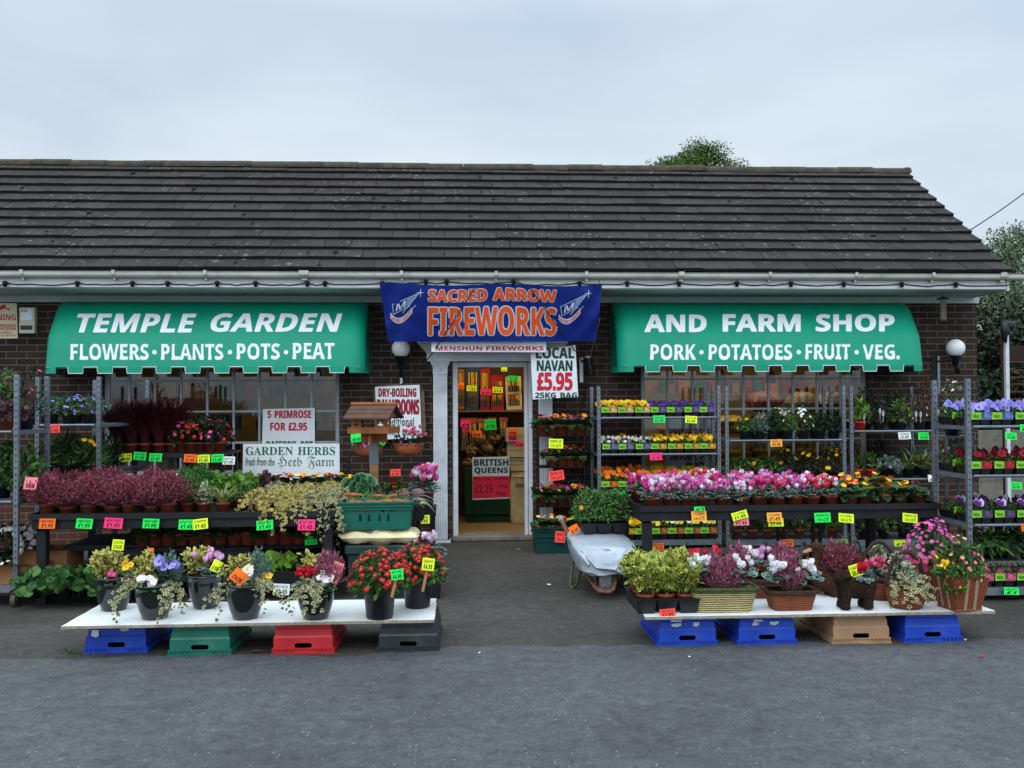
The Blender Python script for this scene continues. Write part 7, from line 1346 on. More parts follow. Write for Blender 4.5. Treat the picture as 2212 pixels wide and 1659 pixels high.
for i, (px, y, k, lb, h) in enumerate(((1608, 9.98, 0, 'small plant with yellow flowers and a blue label', .16), (1640, 9.98, 1, 'grey green lavender like plant', .2), (1668, 10.0, 2, 'dark leafy plant', .22), (1700, 9.98, 3, 'leafy plant topped with white plumes', .24), (1735, 10.0, 3, 'second leafy plant topped with white plumes', .26), (1770, 9.98, 2, 'dark glossy plant', .2), (1800, 10.0, 2, 'dark leafy plant nearest the next trolley', .24), (1630, 10.24, 2, 'dark plant at the rear by the blue label', .24), (1680, 10.24, 3, 'white plumed plant at the rear', .3), (1760, 10.24, 2, 'dark plant at the rear of the white plumes', .28))):
    fl = [('yellow', 6, .022), None, None, ('white', 26, .018)][k]; pl(('dp', k, i % 2), lambda: bush(270+i, .11, h, 190, ['oval', 'thin', 'oval', 'oval'][k], [.035, .06, .045, .05][k], [LMID, LGREY, LDARK, LMID][k], pot='black', fl=fl), px, y, lb+' on the window trolley', grp=gD, z=sh[0])
for i, (px, y) in enumerate(((1590, 10.0), (1625, 9.98), (1665, 10.0), (1700, 9.98), (1735, 10.0), (1775, 9.98), (1805, 10.0), (1655, 10.22), (1790, 10.22))):
    k = 1 if px > 1690 else 0; pl(('dq', k, i % 2), lambda: bush(280+i, .12, .26 if k else .16, 170, 'thin' if k else 'oval', .07 if k else .045, LDARK if k else LMID, pot='black', fl=('yellow' if k else 'orange', 12 if k else 4, .022)), px, y, f'{"tall yellow flowered" if k else "low orange flowered"} perennial on the lower window trolley shelf, {ORD[i]} counted', grp=gD, z=sh[1])
pl('cows', lambda: primrose(290, 'yellow', 9, 'black', 1.7), 1740, 9.2, 'broad leaved cowslip with yellow flowers behind the cyclamens', 'potted_cowslip', z=.62, sc=1.1); pl('cows', None, 1708, 9.25, 'broad leaved cowslip beside a twin behind the cyclamens', 'potted_cowslip', z=.6)
b = MB((X(1724, 9.2), 9.22, 0)); x = X(1724, 9.2); b.box((x-.22, 9.1, .57), (x+.22, 9.36, .595)); [b.box((x+q, 9.12, 0), (x+q+.03, 9.15, .569)) for q in (-.2, .17)]; [b.box((x+q, 9.3, 0), (x+q+.03, 9.33, .569)) for q in (-.2, .17)]; tag(b.put('plant_stand', None, BLACKM), 'dark stand holding two cowslips behind the cyclamen bench', 'plant stand')
for i, px in enumerate((1590, 1622, 1655, 1690, 1725, 1760, 1795)): pl(('db', i % 2), lambda: bush(292+i % 2, .1, .22, 170, 'oval', .04, LDARK if i % 2 else LMID, pot='small'), px, 9.98, f'green bush in terracotta pot on the window trolley base, {ORD[i]} along', 'potted_shrub', grp='bushes on the window trolley base', z=zz(1695, 1168)+.02)
card(1677, 957, 26, 16, WY0-.045, 'peach', 'PERENNIALS', '£3.95', 'on the window trolley', 1)
ex0, ex1 = X(1838, WY0), X(2020, WY0); sh = [zz(1930, 930), zz(1930, 1034)]
trolley('plant trolley of shrubs and hostas against the brick wall past the window', ex0, ex1, WY0, WY1, zz(1930, 834), sh, base=zz(1930, 1172))
gE = 'shrubs on the brick wall trolley'; q = .02
for i, (px, y, z, fn, lb) in enumerate(((1858, 9.98, sh[0], lambda: bush(300, .09, .24, 60, 'oval', .09, LBRIGHT, pot='red', upb=1.), 'bright leaved plant in a red pot on the brick wall trolley'), (1898, 9.98, sh[0], lambda: bush(301, .12, .26, 170, 'oval', .045, LDARK, pot='black', fl=('mauve', 3, .03)), 'dark shrub with a mauve bloom on the brick wall trolley'), (1945, 9.98, sh[0], lambda: bush(302, .12, .28, 170, 'oval', .045, LMID, pot='black', fl=('yellow', 3, .02)), 'mid green shrub beside oval plant tags on the brick wall trolley'),
      (1985, 10.0, sh[0], lambda: bush(303, .12, .42, 130, 'thin', .06, LDARK, pot='black', fl=('white', 8, .018), wild=.6), 'tall wispy shrub with white flowers on the brick wall trolley'), (2004, 10.2, sh[0], lambda: bush(304, .12, .5, 150, 'thin', .07, LBRONZE, pot='black', wild=.6), 'bronze twiggy plant on the brick wall trolley'), (1870, 10.25, sh[0], lambda: bush(305, .13, .4, 200, 'oval', .05, LDARK, pot='black'), 'dark tall shrub at the rear of the brick wall trolley'), (1930, 10.25, sh[0], lambda: bush(306, .13, .36, 200, 'oval', .05, LDARK, pot='black'), 'dark bush at the rear behind the plant tags'),
      (1850, 9.98, sh[1], lambda: bush(307, .08, .16, 100, 'thin', .06, LMID, pot='red'), 'green plant in a red pot, first on the lower brick wall shelf'), (1878, 9.98, sh[1], lambda: bush(308, .1, .18, 120, 'oval', .05, LMID, pot='red'), 'green plant in a red pot beside the blue hosta'), (1916, 9.98, sh[1], lambda: bush(309, .13, .12, 70, 'round', .09, LSILV, pot='black', fl=('orange', 2, .02)), 'blue green hosta on the brick wall trolley'), (1960, 9.98, sh[1], lambda: tuft(310, 110, .26, LBLADE, 'black', .9), 'fine striped grass on the brick wall trolley'), (1994, 9.98, sh[1], lambda: tuft(311, 110, .26, LBLADE, 'black', .9), 'fine striped grass at the post of the brick wall trolley'), (1900, 10.25, sh[1], lambda: bush(312, .15, .3, 180, 'oval', .05, LDARK, pot='black'), 'dark shrub behind the hosta'), (1975, 10.25, sh[1], lambda: tuft(313, 110, .34, LGREY, 'black', .6), 'grey grass behind the striped grasses'))):
    pl(('e', i), fn, px, y, lb, grp=gE, z=z)
for i, px in enumerate((1862, 1905, 1948, 1990)): pl(('ed', i % 2), lambda: bush(315+i % 2, .15, .22, 170, 'oval', .06, LMID if i % 2 else LDARK, pot='black'), px, 9.98, f'leafy plant on the brick wall trolley base, {ORD[i]} along', grp='leafy plants on the brick wall trolley base', z=zz(1930, 1168)+.02)
TAG = mat('oval plant tag', (168, 160, 170), .5, .2, 60)
for i, (px, py) in enumerate(((1867, 899), (1901, 888), (1908, 893), (1979, 894), (1989, 895))):
    c = P(px, py, y=9.9); b = MB(c); b.add([(c.x+.014*math.cos(t)*(1 if abs(math.sin(t)) < .8 else .8), c.y, c.z+.034*math.sin(t)) for t in [k*math.pi/8 for k in range(16)]], [list(range(16))]); b.box((c.x-.003, c.y+.001, c.z-.09), (c.x+.003, c.y+.003, c.z-.02))
    tag(b.put('plant_tag', None, TAG), f'oval printed plant tag among the shrubs by the wall, {ORD[i]} along', 'plant tag', 'oval plant tags')
card(1954, 941, 28, 16, WY0-.045, 'white', 'HEBE', '£3.95', 'on the brick wall trolley beside a green card', -4); card(1995, 942, 24, 16, WY0-.045, 'green', 'SHRUBS', '£3.95', 'on the brick wall trolley beside a white card', 0); card(2013, 1033, 17, 15, WY0-.05, 'white', '', '£3', 'at the post of the brick wall trolley', -3)
# the near trolley at the end of the display
FY0, FY1 = 7.1, 7.62; fx0 = X(2090, FY0); fx1 = fx0+1.3; sh = [Z(2150, 920, FY0), Z(2150, 1026, FY0), Z(2150, 1132, FY0)]; fb = Z(2150, 1277, FY0)
trolley('plant trolley of pansies nearest the camera at the end of the shop', fx0, fx1, FY0, FY1, Z(2090, 818, FY0), sh, base=fb)
for s_, k, wh in ((0, 'blue', 'top shelf of the end trolley'), (1, 'darkred', 'second shelf of the end trolley'), (2, 'purplewhite', 'third shelf of the end trolley')):
    packrow(fx0+.02, fx1-.02, FY0+.13, sh[s_], [k]*7, 'pansy packs on the end trolley', 'the '+wh); packrow(fx0+.02, fx1-.02, FY0+.4, sh[s_], [k]*7, 'pansy packs on the end trolley', 'the '+wh+', behind')
packrow(fx0+.02, fx1-.02, FY0+.13, fb+.03, ['pink']*7, 'seedling packs on the end trolley', 'the base of the end trolley')
for i in range(5): pl(('fl', i % 2), lambda: bush(330+i % 2, .17, .12, 120, 'thin', .16, LDARK if i % 2 else LMID, z0=.1, pot='black', upb=-1.2), 2130+i*36, 7.28, f'drooping leafy plant on the low deck of the end trolley, {ORD[i]} along', grp='drooping plants on the end trolley', z=fb+.24)
b = MB(((fx0+fx1)/2, FY0+.3, fb+.22)); b.box((fx0+.03, FY0+.1, fb+.22), (fx1-.03, FY1-.06, fb+.238)); tag(b.put('plant_tray', None, BLACKP), 'wide black tray of drooping plants low on the end trolley', 'tray')
pl('wf', lambda: bush(335, .12, .36, 190, 'thin', .06, LMID, pot='black', fl=('white', 34, .016), wild=.6), 2056, 7.75, 'white flowered gaura rising behind the pansy trolley post', 'potted_gaura', z=sh[0]-.1, sc=1.05)
pl('wf', None, 2062, 7.8, 'white flowered gaura lower down behind the pansy trolley post', 'potted_gaura', z=sh[1]-.05)
b = MB((X(2056, 7.78), 7.78, 0)); x = X(2058, 7.78); b.box((x-.13, 7.66, sh[0]-.12), (x+.13, 7.92, sh[0]-.102)); b.box((x-.13, 7.66, sh[1]-.07), (x+.13, 7.92, sh[1]-.052)); [b.box((x+q, y, 0), (x+q+.02, y+.02, sh[0]-.121)) for q in (-.125, .1) for y in (7.67, 7.89)]; tag(b.put('plant_stand', None, STEEL), 'slim metal stand of white gaura behind the end trolley', 'plant stand')
for px, py, w_, c, p, wh, tl in ((2184, 942, 26, 'green', '£3.95', 'on the top shelf of the end trolley', 2), (2213, 925, 20, 'green', '£2', 'cut off by the picture edge on the end trolley top shelf', 0), (2195, 1049, 26, 'green', '£3.95', 'on the second shelf of the end trolley', 2), (2213, 1140, 14, 'orange', '£2', 'at the third shelf of the end trolley', 0), (2185, 1277, 34, 'green', '£1', 'on the base of the end trolley', 4)): card(px, py, w_, 16, FY0-.05, c, 'PANSY', p, wh, tl)
# ------------------------------------------------------------------ wire rack of primroses beside the door
r = thing('wire_rack', 'black wire rack of primroses standing in front of the fluted pilaster', 'rack', (X(1212, 10.2), 10.2, 0)); o = Vector(r.location); xa, xb = X(1163, 10.1), X(1262, 10.1); RT = []
for x in (xa, xb):
    for y in (10.08, 10.34): b = MB(o); b.tube([(x, y, 0), (x, y, Z(1212, 868 if y > 10.2 else 940, 10.1))], .009, 6); b.put('post', r, BLACKM)
for py in (942, 1010, 1094):
    z = Z(1212, py, 10.1); RT.append(z); b = MB(o)
    for y in (10.08, 10.165, 10.25, 10.34): b.tube([(xa, y, z), (xb, y, z)], .006, 6)
    for k in range(6): x = xa+(xb-xa)*k/5; b.tube([(x, 10.07, z+.03), (x, 10.08, z-.0), (x, 10.34, z-.0)], .004, 5)
    b.tube([(xa, 10.07, z+.03), (xb, 10.07, z+.03)], .005, 5); b.put('shelf', r, BLACKM)
for ri, z in enumerate(RT):
    for k in range(2):
        for i in range(5):
            if ri == 1 and i == 0: continue
            v = rg.randrange(5); pl(('prr', v), lambda: primrose(340+v, 'mixed', 6 if v < 4 else 4), 1172+i*20, 10.12+.16*k, f'primrose on the {["top", "middle", "lowest"][ri]} wire shelf, {["shelf edge", "behind"][k]}, {ORD[i]} from the door', 'potted_primrose', grp='primroses on the wire rack', z=z+.006, sc=1.32)
card(1201, 958, 31, 21, 10.03, 'yellow', 'PRIMROSE', '5 for £2.95', 'on the top of the primrose rack', 1); card(1202, 1027, 33, 21, 10.03, 'red', 'PRIMROSE', '5 for £2.95', 'at the middle of the primrose rack', -4)
gcy = 9.72; gc = Vector((X(1192, gcy), gcy+.12, 0)); tag(put('plant_crate', crate_mesh(mat('deep green crate', (12, 60, 54), .45, .1, 6), .42, .5, .27, True), None, gc), 'deep green crate of primroses on the ground beside the doorway', 'crate')
for i, (px, y) in enumerate(((1166, 9.68), (1190, 9.7), (1214, 9.68), (1236, 9.72), (1172, 9.92), (1200, 9.92), (1228, 9.92))): pl(('prx', i % 3), lambda: primrose(350+i % 3, ['yellow', 'lemon', 'sunny'][i % 3], 3), px, y, f'primrose in the deep green crate, {["near row", "far row"][i//4]}, {ORD[i % 4]} from the door', 'potted_primrose', grp='primroses in the deep green crate', z=.19, sc=1.1)
card(1210, 1160, 22, 24, 9.58, 'red', 'PRIMROSE', '5 for £3', 'on the deep green crate', 2)
# ------------------------------------------------------------------ wheelbarrow
wx = X(1305, 7.5); r = thing('wheelbarrow', 'old wheelbarrow with rusty tube frame pointing out from the display', 'wheelbarrow', (wx, 7.9, 0)); o = Vector(r.location)
def wp(px, py, y): return P(px, py, y=y)
b = MB(o); b.tube([wp(1264, 1234, 7.7), wp(1274, 1251, 7.55), wp(1286, 1269, 7.42), wp(1295, 1276, 7.37), wp(1305, 1279, 7.36), wp(1318, 1278, 7.37), wp(1325, 1272, 7.39), wp(1328, 1258, 7.42), wp(1328, 1238, 7.44)], .017, 10)
for sx, px0 in ((-1, 1264), (1, 1330)): b.tube([wp(px0, 1234, 7.7), (wx+sx*.15, 7.95, .28), (wx+sx*.2, 8.2, .36), (wx+sx*.235, 8.5, .46)], .016, 8)
b.put('frame', r, RUST)
for sx, pts in ((-1, ((1240, 1190, 8.2), (1234, 1240, 8.05), (1232, 1264, 7.9), (1237, 1272, 7.84), (1246, 1262, 7.8), (1258, 1220, 7.75))), (1, ((1350, 1190, 8.2), (1352, 1240, 8.05), (1353, 1264, 7.9), (1350, 1271, 7.84), (1346, 1262, 7.8), (1342, 1220, 7.75)))):
    b = MB(o); b.tube([wp(*q) for q in pts], .014, 8); b.put('leg', r, mat('dull tube', (86, 84, 62), .6, .2, 20))
b = MB(o); b.tube([wp(1223, 1146, 8.62), wp(1217, 1132, 8.7), wp(1213, 1124, 8.78)], .02, 10); b.k = 1; b.tube([wp(1214, 1126, 8.76), wp(1210, 1118, 8.84)], .026, 10); b.tube([(wx-.235, 8.5, .46), wp(1223, 1146, 8.62)], .016, 8); b.put('handle', r, RUST, mat('grey grip', (130, 138, 146), .6))
wr = .165; wc = Vector((wx, 7.62, wr)); b = MB(o); pf = [(wr-.05, -.048), (wr-.012, -.05), (wr, -.034), (wr-.004, -.012), (wr-.004, .012), (wr, .034), (wr-.012, .05), (wr-.05, .048)]
m_ = len(b.v); b.lathe(pf, n=32); b.v[m_:] = [(wc.x+v[2], wc.y+v[0], wc.z+v[1]) for v in b.v[m_:]]; wh_ = b.put('wheel', r, mat('worn grey tyre', (176, 178, 180), .8, .2, 30, dirt=.2))
b = MB(o); m_ = len(b.v); b.lathe([(0, -.03), (wr-.05, -.044), (wr-.05, .044), (0, .03)], n=24); b.v[m_:] = [(wc.x+v[2], wc.y+v[0], wc.z+v[1]) for v in b.v[m_:]]; put('rim', b.mesh('rim', RUST), wh_)
b = MB(o); b.tube([wp(1322, 1240, 7.46), wp(1336, 1240, 7.46)], .022, 10); b.put('axle_cap', r, RUST)
WBAG = mat('white heavy plastic sack', (166, 176, 186), .3, .08, 4, .5, dirt=.45, dirtc=(104, 100, 90)); TEALP = mat('teal sack print', (60, 128, 130), .45, .2, 30)
secs = [(7.33, .19, .205, .3, .5), (7.36, .235, .195, .37, .4), (7.43, .262, .19, .402, .34), (7.65, .275, .19, .42, .33), (7.9, .275, .2, .435, .34), (8.12, .27, .21, .447, .36), (8.27, .25, .25, .445, .45), (8.33, .19, .31, .43, .7)]
b = MB((wx, 7.9, .4)); rows_ = []; npt = 40; rr = np.random.RandomState(8); ph = rr.uniform(0, 6, 6)
for (y, hw, z0, z1, ex) in secs:
    row = []
    for k in range(npt):
        a = 2*math.pi*k/npt; cx_, sz_ = math.cos(a), math.sin(a); px_ = (abs(cx_)**ex)*(1 if cx_ > 0 else -1); pz_ = (abs(sz_)**ex)*(1 if sz_ > 0 else -1); taper = 1-.18*(1-pz_)/2
        cr = .006*math.sin(5*a+ph[0]+y*9)+.004*math.sin(11*a+ph[1]-y*13); row.append((wx+.012+px_*hw*taper*(1+cr), y+.012*math.sin(7*a+ph[2]), (z0+z1)/2+pz_*(z1-z0)/2+cr*.8))
    rows_.append(row)
b.add([p for q in rows_ for p in q], [(j*npt+k, j*npt+(k+1) % npt, (j+1)*npt+(k+1) % npt, (j+1)*npt+k) for j in range(len(rows_)-1) for k in range(npt)], True); b.add(rows_[0], [list(range(npt))]); b.add(rows_[-1], [list(range(npt))])
def fp(px, py, y): return P(px, py, y=y)
fl_ = [(1254, 1186, 7.41), (1274, 1212, 7.325), (1288, 1227, 7.3), (1330, 1231, 7.3), (1345, 1204, 7.33), (1354, 1184, 7.41), (1342, 1179, 7.47), (1268, 1179, 7.47)]
pts = [fp(*q) for q in fl_]; b.add(pts+[p+Vector((0, .012, -.004)) for p in pts], [list(range(8)), list(range(15, 7, -1))]+[(i, (i+1) % 8, 8+(i+1) % 8, 8+i) for i in range(8)])
b.k = 1
for q in ([(1222, 1155), (1229, 1160), (1236, 1178), (1229, 1172)], [(1240, 1178), (1247, 1182), (1247, 1206), (1240, 1198)]): b.add([P(px, py, y=7.62+(1247-px)*.012-.02)-Vector((.012, .03, 0)) for px, py in q], [(0, 1, 2, 3)])
b.k = 2
for q in ((1290, 1183, 1325, 1185), (1297, 1187, 1318, 1188), (1304, 1191, 1312, 1192)): A, B_ = P(q[0], q[1], z=.395), P(q[2], q[3], z=.395); b.add([A, B_, B_+Vector((0, .012, .0)), A+Vector((0, .012, .0))], [(0, 1, 2, 3)])
tag(b.put('compost_bag', None, WBAG, TEALP, INK), 'big white plastic sack with teal print lying over the wheelbarrow', 'sack')
tz = .452; ty_ = 8.05; tx = X(1300, ty_)
r = thing('plant_tray', 'black tray carrying bushy green shrubs on top of the white sack', 'tray', (tx, ty_, tz)); put('cell_tray', cells_mesh(3, 2, .135, .08), r)
for i in range(6): place('potted_shrub', proto(('barrow', i % 3), lambda: bush(360+i % 3, .13, .25, 560, 'oval', .03, LFEATH, z0=.1, pot='black', wild=.6, lo=.25, fl=('orange', 1, .02) if i % 3 == 0 else None)), (tx+(-1+i % 3)*.135, ty_-.067+.135*(i//3), tz+.01), f'bushy green shrub on the wheelbarrow, {["near row", "far row"][i//3]}, {ORD[i % 3]} from the door', 'potted plant', 'green shrubs on the wheelbarrow', i*1.3, 1.05)
card(1240, 1143, 22, 17, 7.95, 'orange', '', '£2.45', 'on the white sack beside the shrub tray', -28)
# ------------------------------------------------------------------ the second board with baskets
QY0, QY1 = P(1730, 1331, z=.2).y, P(1730, 1292, z=.2).y
plank(1394, 2150, QY0, QY1+.05, 'white board laid on blue and tan crates with planted baskets on it', 9)
upcrate('blue', 1487, 1396, 'blue upturned crate with a large torn paper label, nearest the wheelbarrow', [(-.07, .145, .07, .04), (.06, .14, .035, .03)])
upcrate('blue', 1659, 1394, 'blue upturned crate beside the tan crate under the basket board', [(-.05, .155, .06, .02), (-.07, .135, .04, .014), (.05, .14, .06, .018)])
upcrate('tan', 1862, 1391, 'tan upturned crate under the basket board'); upcrate('blue', 2018, 1388, 'blue upturned crate at the far end of the basket board')
def onb(px, py): p = P(px, py, z=KZ); return p
p0 = onb(1446, 1326); r = thing('plant_tray', 'black tray of golden euonymus at the end of the basket board', 'tray', (p0.x-.01, p0.y+.2, KZ+.0005)); put('cell_tray', cells_mesh(3, 3, .14, .09), r)
for i in range(9): place('potted_euonymus', proto(('eu', i % 3), lambda: [('pot', pot_mesh('small')), ('shrub', vshrub(370+i % 3, .115, .22, 0, 0, .085, 640, LEUO, .05))]), (p0.x-.01+(-1+i % 3)*.13, p0.y+.07+.13*(i//3), KZ+.03), f'golden variegated euonymus in the black tray, {["near", "middle", "far"][i//3]} row, {ORD[i % 3]} from the barrow', 'potted plant', 'golden euonymus in the tray', i*1.7, 1.02)
card(1442, 1324, 34, 17, p0.y-.06, 'red', 'VERONICA', '£1.95', 'on the euonymus tray', -1)
def woven(nm, c1, c2, sc=60):
    a = NT(nm); s = a.n('ShaderNodeSeparateXYZ', {0: a.co()}); w_ = a.n('ShaderNodeTexWave', {'Scale': sc, 'Distortion': 3.5, 'Detail': 3.}, bands_direction='Z'); a.t.links.new(a.co(), w_.inputs['Vector'])
    k = a.mix(a.ramp(w_.outputs['Fac'], (.25, 0.), (.8, 1.)), lin(c1), lin(c2)); k = a.mix(.5, k, a.ramp(a.noise(14, 4), (.3, .55), (.7, 1.3)), 'MULTIPLY'); a.bump(w_.outputs['Fac'], .8, .006); return a.out(k, .75, .25)
WV = woven('brown willow', (72, 34, 20), (150, 84, 50), 26); WG = woven('pale seagrass', (96, 86, 50), (192, 178, 124), 22); WD = woven('dark moss fibre', (40, 27, 20), (74, 52, 38), 30); GR = mat('green seagrass rim', (58, 68, 36), .85, .25, 60)
def trough(px, py, hw, hd, h, label, m, rimm, extra, dy=.0):
    p = onb(px, py); r = thing('planted_trough', label, 'planted basket', (p.x, p.y+hd*.82+dy, KZ+.0005), rg.uniform(-.06, .06)); b = MB()
    n = 36; rows_ = []
    for z, s in ((0, .8), (h*.33, .87), (h*.66, .94), (h, 1.0), (h, .94), (h*.8, .92)):
        rows_.append([((abs(math.cos(t))**.35)*(1 if math.cos(t) > 0 else -1)*hw*s, (abs(math.sin(t))**.35)*(1 if math.sin(t) > 0 else -1)*hd*s, z+.006*math.cos(4*t)*(z/h)) for t in [2*math.pi*k/n for k in range(n)]])
    b.add([q for w_ in rows_ for q in w_], [(j*n+k, j*n+(k+1) % n, (j+1)*n+(k+1) % n, (j+1)*n+k) for j in range(5) for k in range(n)], True); put('basket', b.mesh('basket', m), r)
    b = MB(); b.tube([(q[0], q[1], h) for q in rows_[3]]+[(rows_[3][0][0], rows_[3][0][1], h)], .016, 7); put('rim', b.mesh('rim', rimm), r); b = MB(); b.add([(q[0], q[1], h*.82) for q in rows_[4]], [list(range(n))]); put('soil', b.mesh('soil', SOIL), r)
    for q in extra: put(q[0], q[1], r)
def hth(s, off, n=220, R_=.07, H=.22): return ('heather', at([('heather', heather(s, HEAP, None, n, R_, H)[0][1])], off)[0][1])
def cyc2(s, x, y, z, col, n=7, sp=.035): return [(nm+('_white' if 0 else ''), me) for nm, me in fclump(s, n, (x, y, z), sp, None, .042, 'cyclamen', CY[col], LCYC, 26, .055, 'round')]
trough(1567, 1324, .225, .11, .15, 'pale seagrass trough with a green rim planted with purple heather and white cyclamen', WG, GR, [hth(380, (-.03, 0, .05), 200, .075), hth(379, (.05, 0, .05), 200, .075, .2)]+cyc2(381, -.13, -.03, .31, 'white', 10)+cyc2(382, .14, -.03, .3, 'white', 9)+cyc2(383, -.15, .06, .33, 'red', 4, .02))
trough(1716, 1320, .16, .1, .12, 'brown willow trough of white cyclamen and purple heather in the middle of the board', WV, WD, [hth(384, (.0, 0, .03), 260, .06, .25)]+cyc2(385, -.1, -.04, .27, 'white', 14)+cyc2(386, .12, -.04, .27, 'white', 12))
trough(1672, 1293, .17, .09, .12, 'brown willow trough of pale cyclamen and heather behind the seagrass trough', WV, WD, [hth(387, (.08, 0, .04), 300)]+cyc2(388, -.08, 0, .29, 'pale', 9))
trough(1585, 1294, .15, .08, .12, 'dark fibre trough of red cyclamen behind the seagrass trough', WD, WD, [hth(389, (.06, 0, .05), 300)]+cyc2(390, -.1, 0, .29, 'red', 6)+cyc2(391, .12, 0, .3, 'white', 5))
def basket(px, py, rd, h, hh, label, extra):
    p = onb(px, py); r = thing('handled_basket', label, 'planted basket', (p.x, p.y+rd*.75, KZ+.0005), 0, 'round handled baskets'); b = MB(); b.lathe([(0, 0), (rd*.78, 0), (rd*.95, h*.3), (rd, h*.6), (rd*.97, h), (rd*.9, h), (rd*.88, h*.85)], n=28); put('basket', b.mesh('basket', WV), r)
    b = MB(); b.tube([(rd*.97*math.cos(t), rd*.97*math.sin(t), h+.005) for t in [2*math.pi*k/24 for k in range(25)]], .016, 7); put('rim', b.mesh('rim', WD), r)
    b = MB(); rr = random.Random(int(px)); b.tube([(rd*.98*math.cos(t)+rr.uniform(-.003, .003), rr.uniform(-.004, .004), h+hh*math.sin(t)) for t in [math.pi*k/18 for k in range(19)]], [.012+rr.uniform(-.002, .003) for k in range(19)], 7); put('handle', b.mesh('handle', WD), r); put('soil', SOILM, r, (0, 0, h*.85-.004), sc=(rd/.125,)*2+(.6,))
    for q in extra: put(q[0], q[1], r)
SILV = lambda s, off: ('silver_shrub', at([('x', vshrub(s, .07, .2, 0, 0, .02, 170, G_('silver euonymus leaf', (0, 0, 0), (0, 0, 0)), .05))], off)[0][1])
basket(1972, 1318, .125, .155, .21, 'round willow basket with a hooped handle and trailing ivy, nearer of two', [SILV(392, (-.03, .03, .12)), hang(393, [(-.1, -.05, .17), (-.04, -.1, .17), (.06, -.09, .17)], .2, .034, mound=(.0, -.08, .185))]+fclump(394, 3, (.07, -.01, .27), .02, None, .04, 'cyclamen', CY['rose'], LCYC, 10, .045, 'round'))
basket(1912, 1298, .125, .14, .25, 'round willow basket with a tall hooped handle and rose cyclamen, farther of two', [SILV(395, (.0, .04, .13))]+fclump(396, 14, (-.02, -.03, .24), .04, None, .036, 'cyclamen', CY['rose'], LCYC, 26, .045, 'round')+[hang(397, [(.1, -.04, .15)], .12, .03, mound=(.1, -.03, .17))])
STAVE = NT('reddish cane staves'); a_ = STAVE; s_ = a_.n('ShaderNodeTexWave', {'Scale': 26., 'Distortion': 1.5, 'Detail': 2.}, bands_direction='DIAGONAL'); mp_ = a_.n('ShaderNodeMapping'); mp_.inputs['Scale'].default_value = (1, 1, .02); a_.t.links.new(a_.co(), mp_.inputs[0]); a_.t.links.new(mp_.outputs[0], s_.inputs['Vector']); k_ = a_.mix(a_.ramp(s_.outputs['Fac'], (.2, 0.), (.8, 1.)), lin((100, 48, 28)), lin((138, 70, 42))); a_.bump(s_.outputs['Fac'], .6, .004); STV = a_.out(k_, .7, .3)
def canepot(px, py, label, extra):
    p = onb(px, py); r = thing('cane_planter', label, 'planter', (p.x, p.y+.13, KZ+.0005), .15, 'square cane planters'); r.scale = (.86, .86, .86); b = MB(); h = .25
    b.frust(0, (.105, .105), h, (.15, .15), cap=(1, 0)); b.frust(h-.03, (.135, .135), h-.001, (.138, .138), cap=(0, 1)); b.k = 1
    for sx, sy in ((1, 0), (-1, 0), (0, 1), (0, -1)):
        for q in (-.045, .035): f = lambda u, v, sx=sx, sy=sy: ((.106+.045*v+.001)*sx+u*sy, (.106+.045*v+.001)*sy+u*sx, h*v); b.add([f(q-.012, .02), f(q+.012, .02), f(q+.014, .98), f(q-.014, .98)], [(0, 1, 2, 3)])
    put('planter_box', b.mesh('planter_box', STV, mat('pale lattice', (150, 130, 108), .8, .3, 90)), r); b = MB(); b.tube([(q[0]*.108, q[1]*.108, .008) for q in ((-1, -1), (1, -1), (1, 1), (-1, 1), (-1, -1))], .007, 6); put('foot_wire', b.mesh('foot_wire', RUST), r)
    for q in extra: put(q[0], q[1], r)
canepot(2096, 1324, 'square cane planter of fuchsia and small yellow flowers at the very end of the board', [('shrub', bush(400, .19, .3, 620, 'oval', .042, LMID, z0=.24, wild=.55)[0][1]), ('blossoms', bush(400, .19, .3, 10, 'oval', .05, LMID, z0=.24, fl=('fuchs', 46, .017))[1][1])]+fclump(402, 18, (-.17, -.06, .36), .045, 'yellow', .016, leaf=LFEATH, ln=90, lsize=.045)+fclump(403, 1, (-.13, -.12, .24), .05, 'yellow', .01, leaf=LMID, ln=90, lsize=.045))
canepot(2033, 1300, 'square cane planter of orchid pink diascia behind the handled basket', [('shrub', bush(404, .19, .33, 520, 'oval', .034, LMID, z0=.24)[0][1]), ('blossoms', bush(404, .22, .4, 10, 'oval', .05, LMID, z0=.24, fl=('penst', 150, .0165))[1][1])])
card(1560, 1230, 26, 22, 6.32, 'yellow', 'PLANTED', '£8.95', 'in the purple heather of the seagrass trough', 3); card(1586, 1228, 24, 20, 6.4, 'orange', '', '£8.95', 'behind the yellow card in the seagrass trough', 2); card(1641, 1222, 28, 20, 6.5, 'orange', '', '£7.95', 'behind the pale cyclamen trough', 2); card(1743, 1217, 34, 18, 6.45, 'green', 'PLANTED', '£3.45', 'above the white cyclamen willow trough', -2); card(1848, 1232, 26, 26, 6.12, 'yellow', 'LAMB', '£6.45', 'above the lamb shaped planter', -18); card(2027, 1200, 26, 20, 6.2, 'orange', '', '£9.95', 'in the orchid pink diascia', -8); card(2092, 1232, 18, 12, 5.95, 'green', '', '£9', 'tucked in the fuchsia planter', 30)
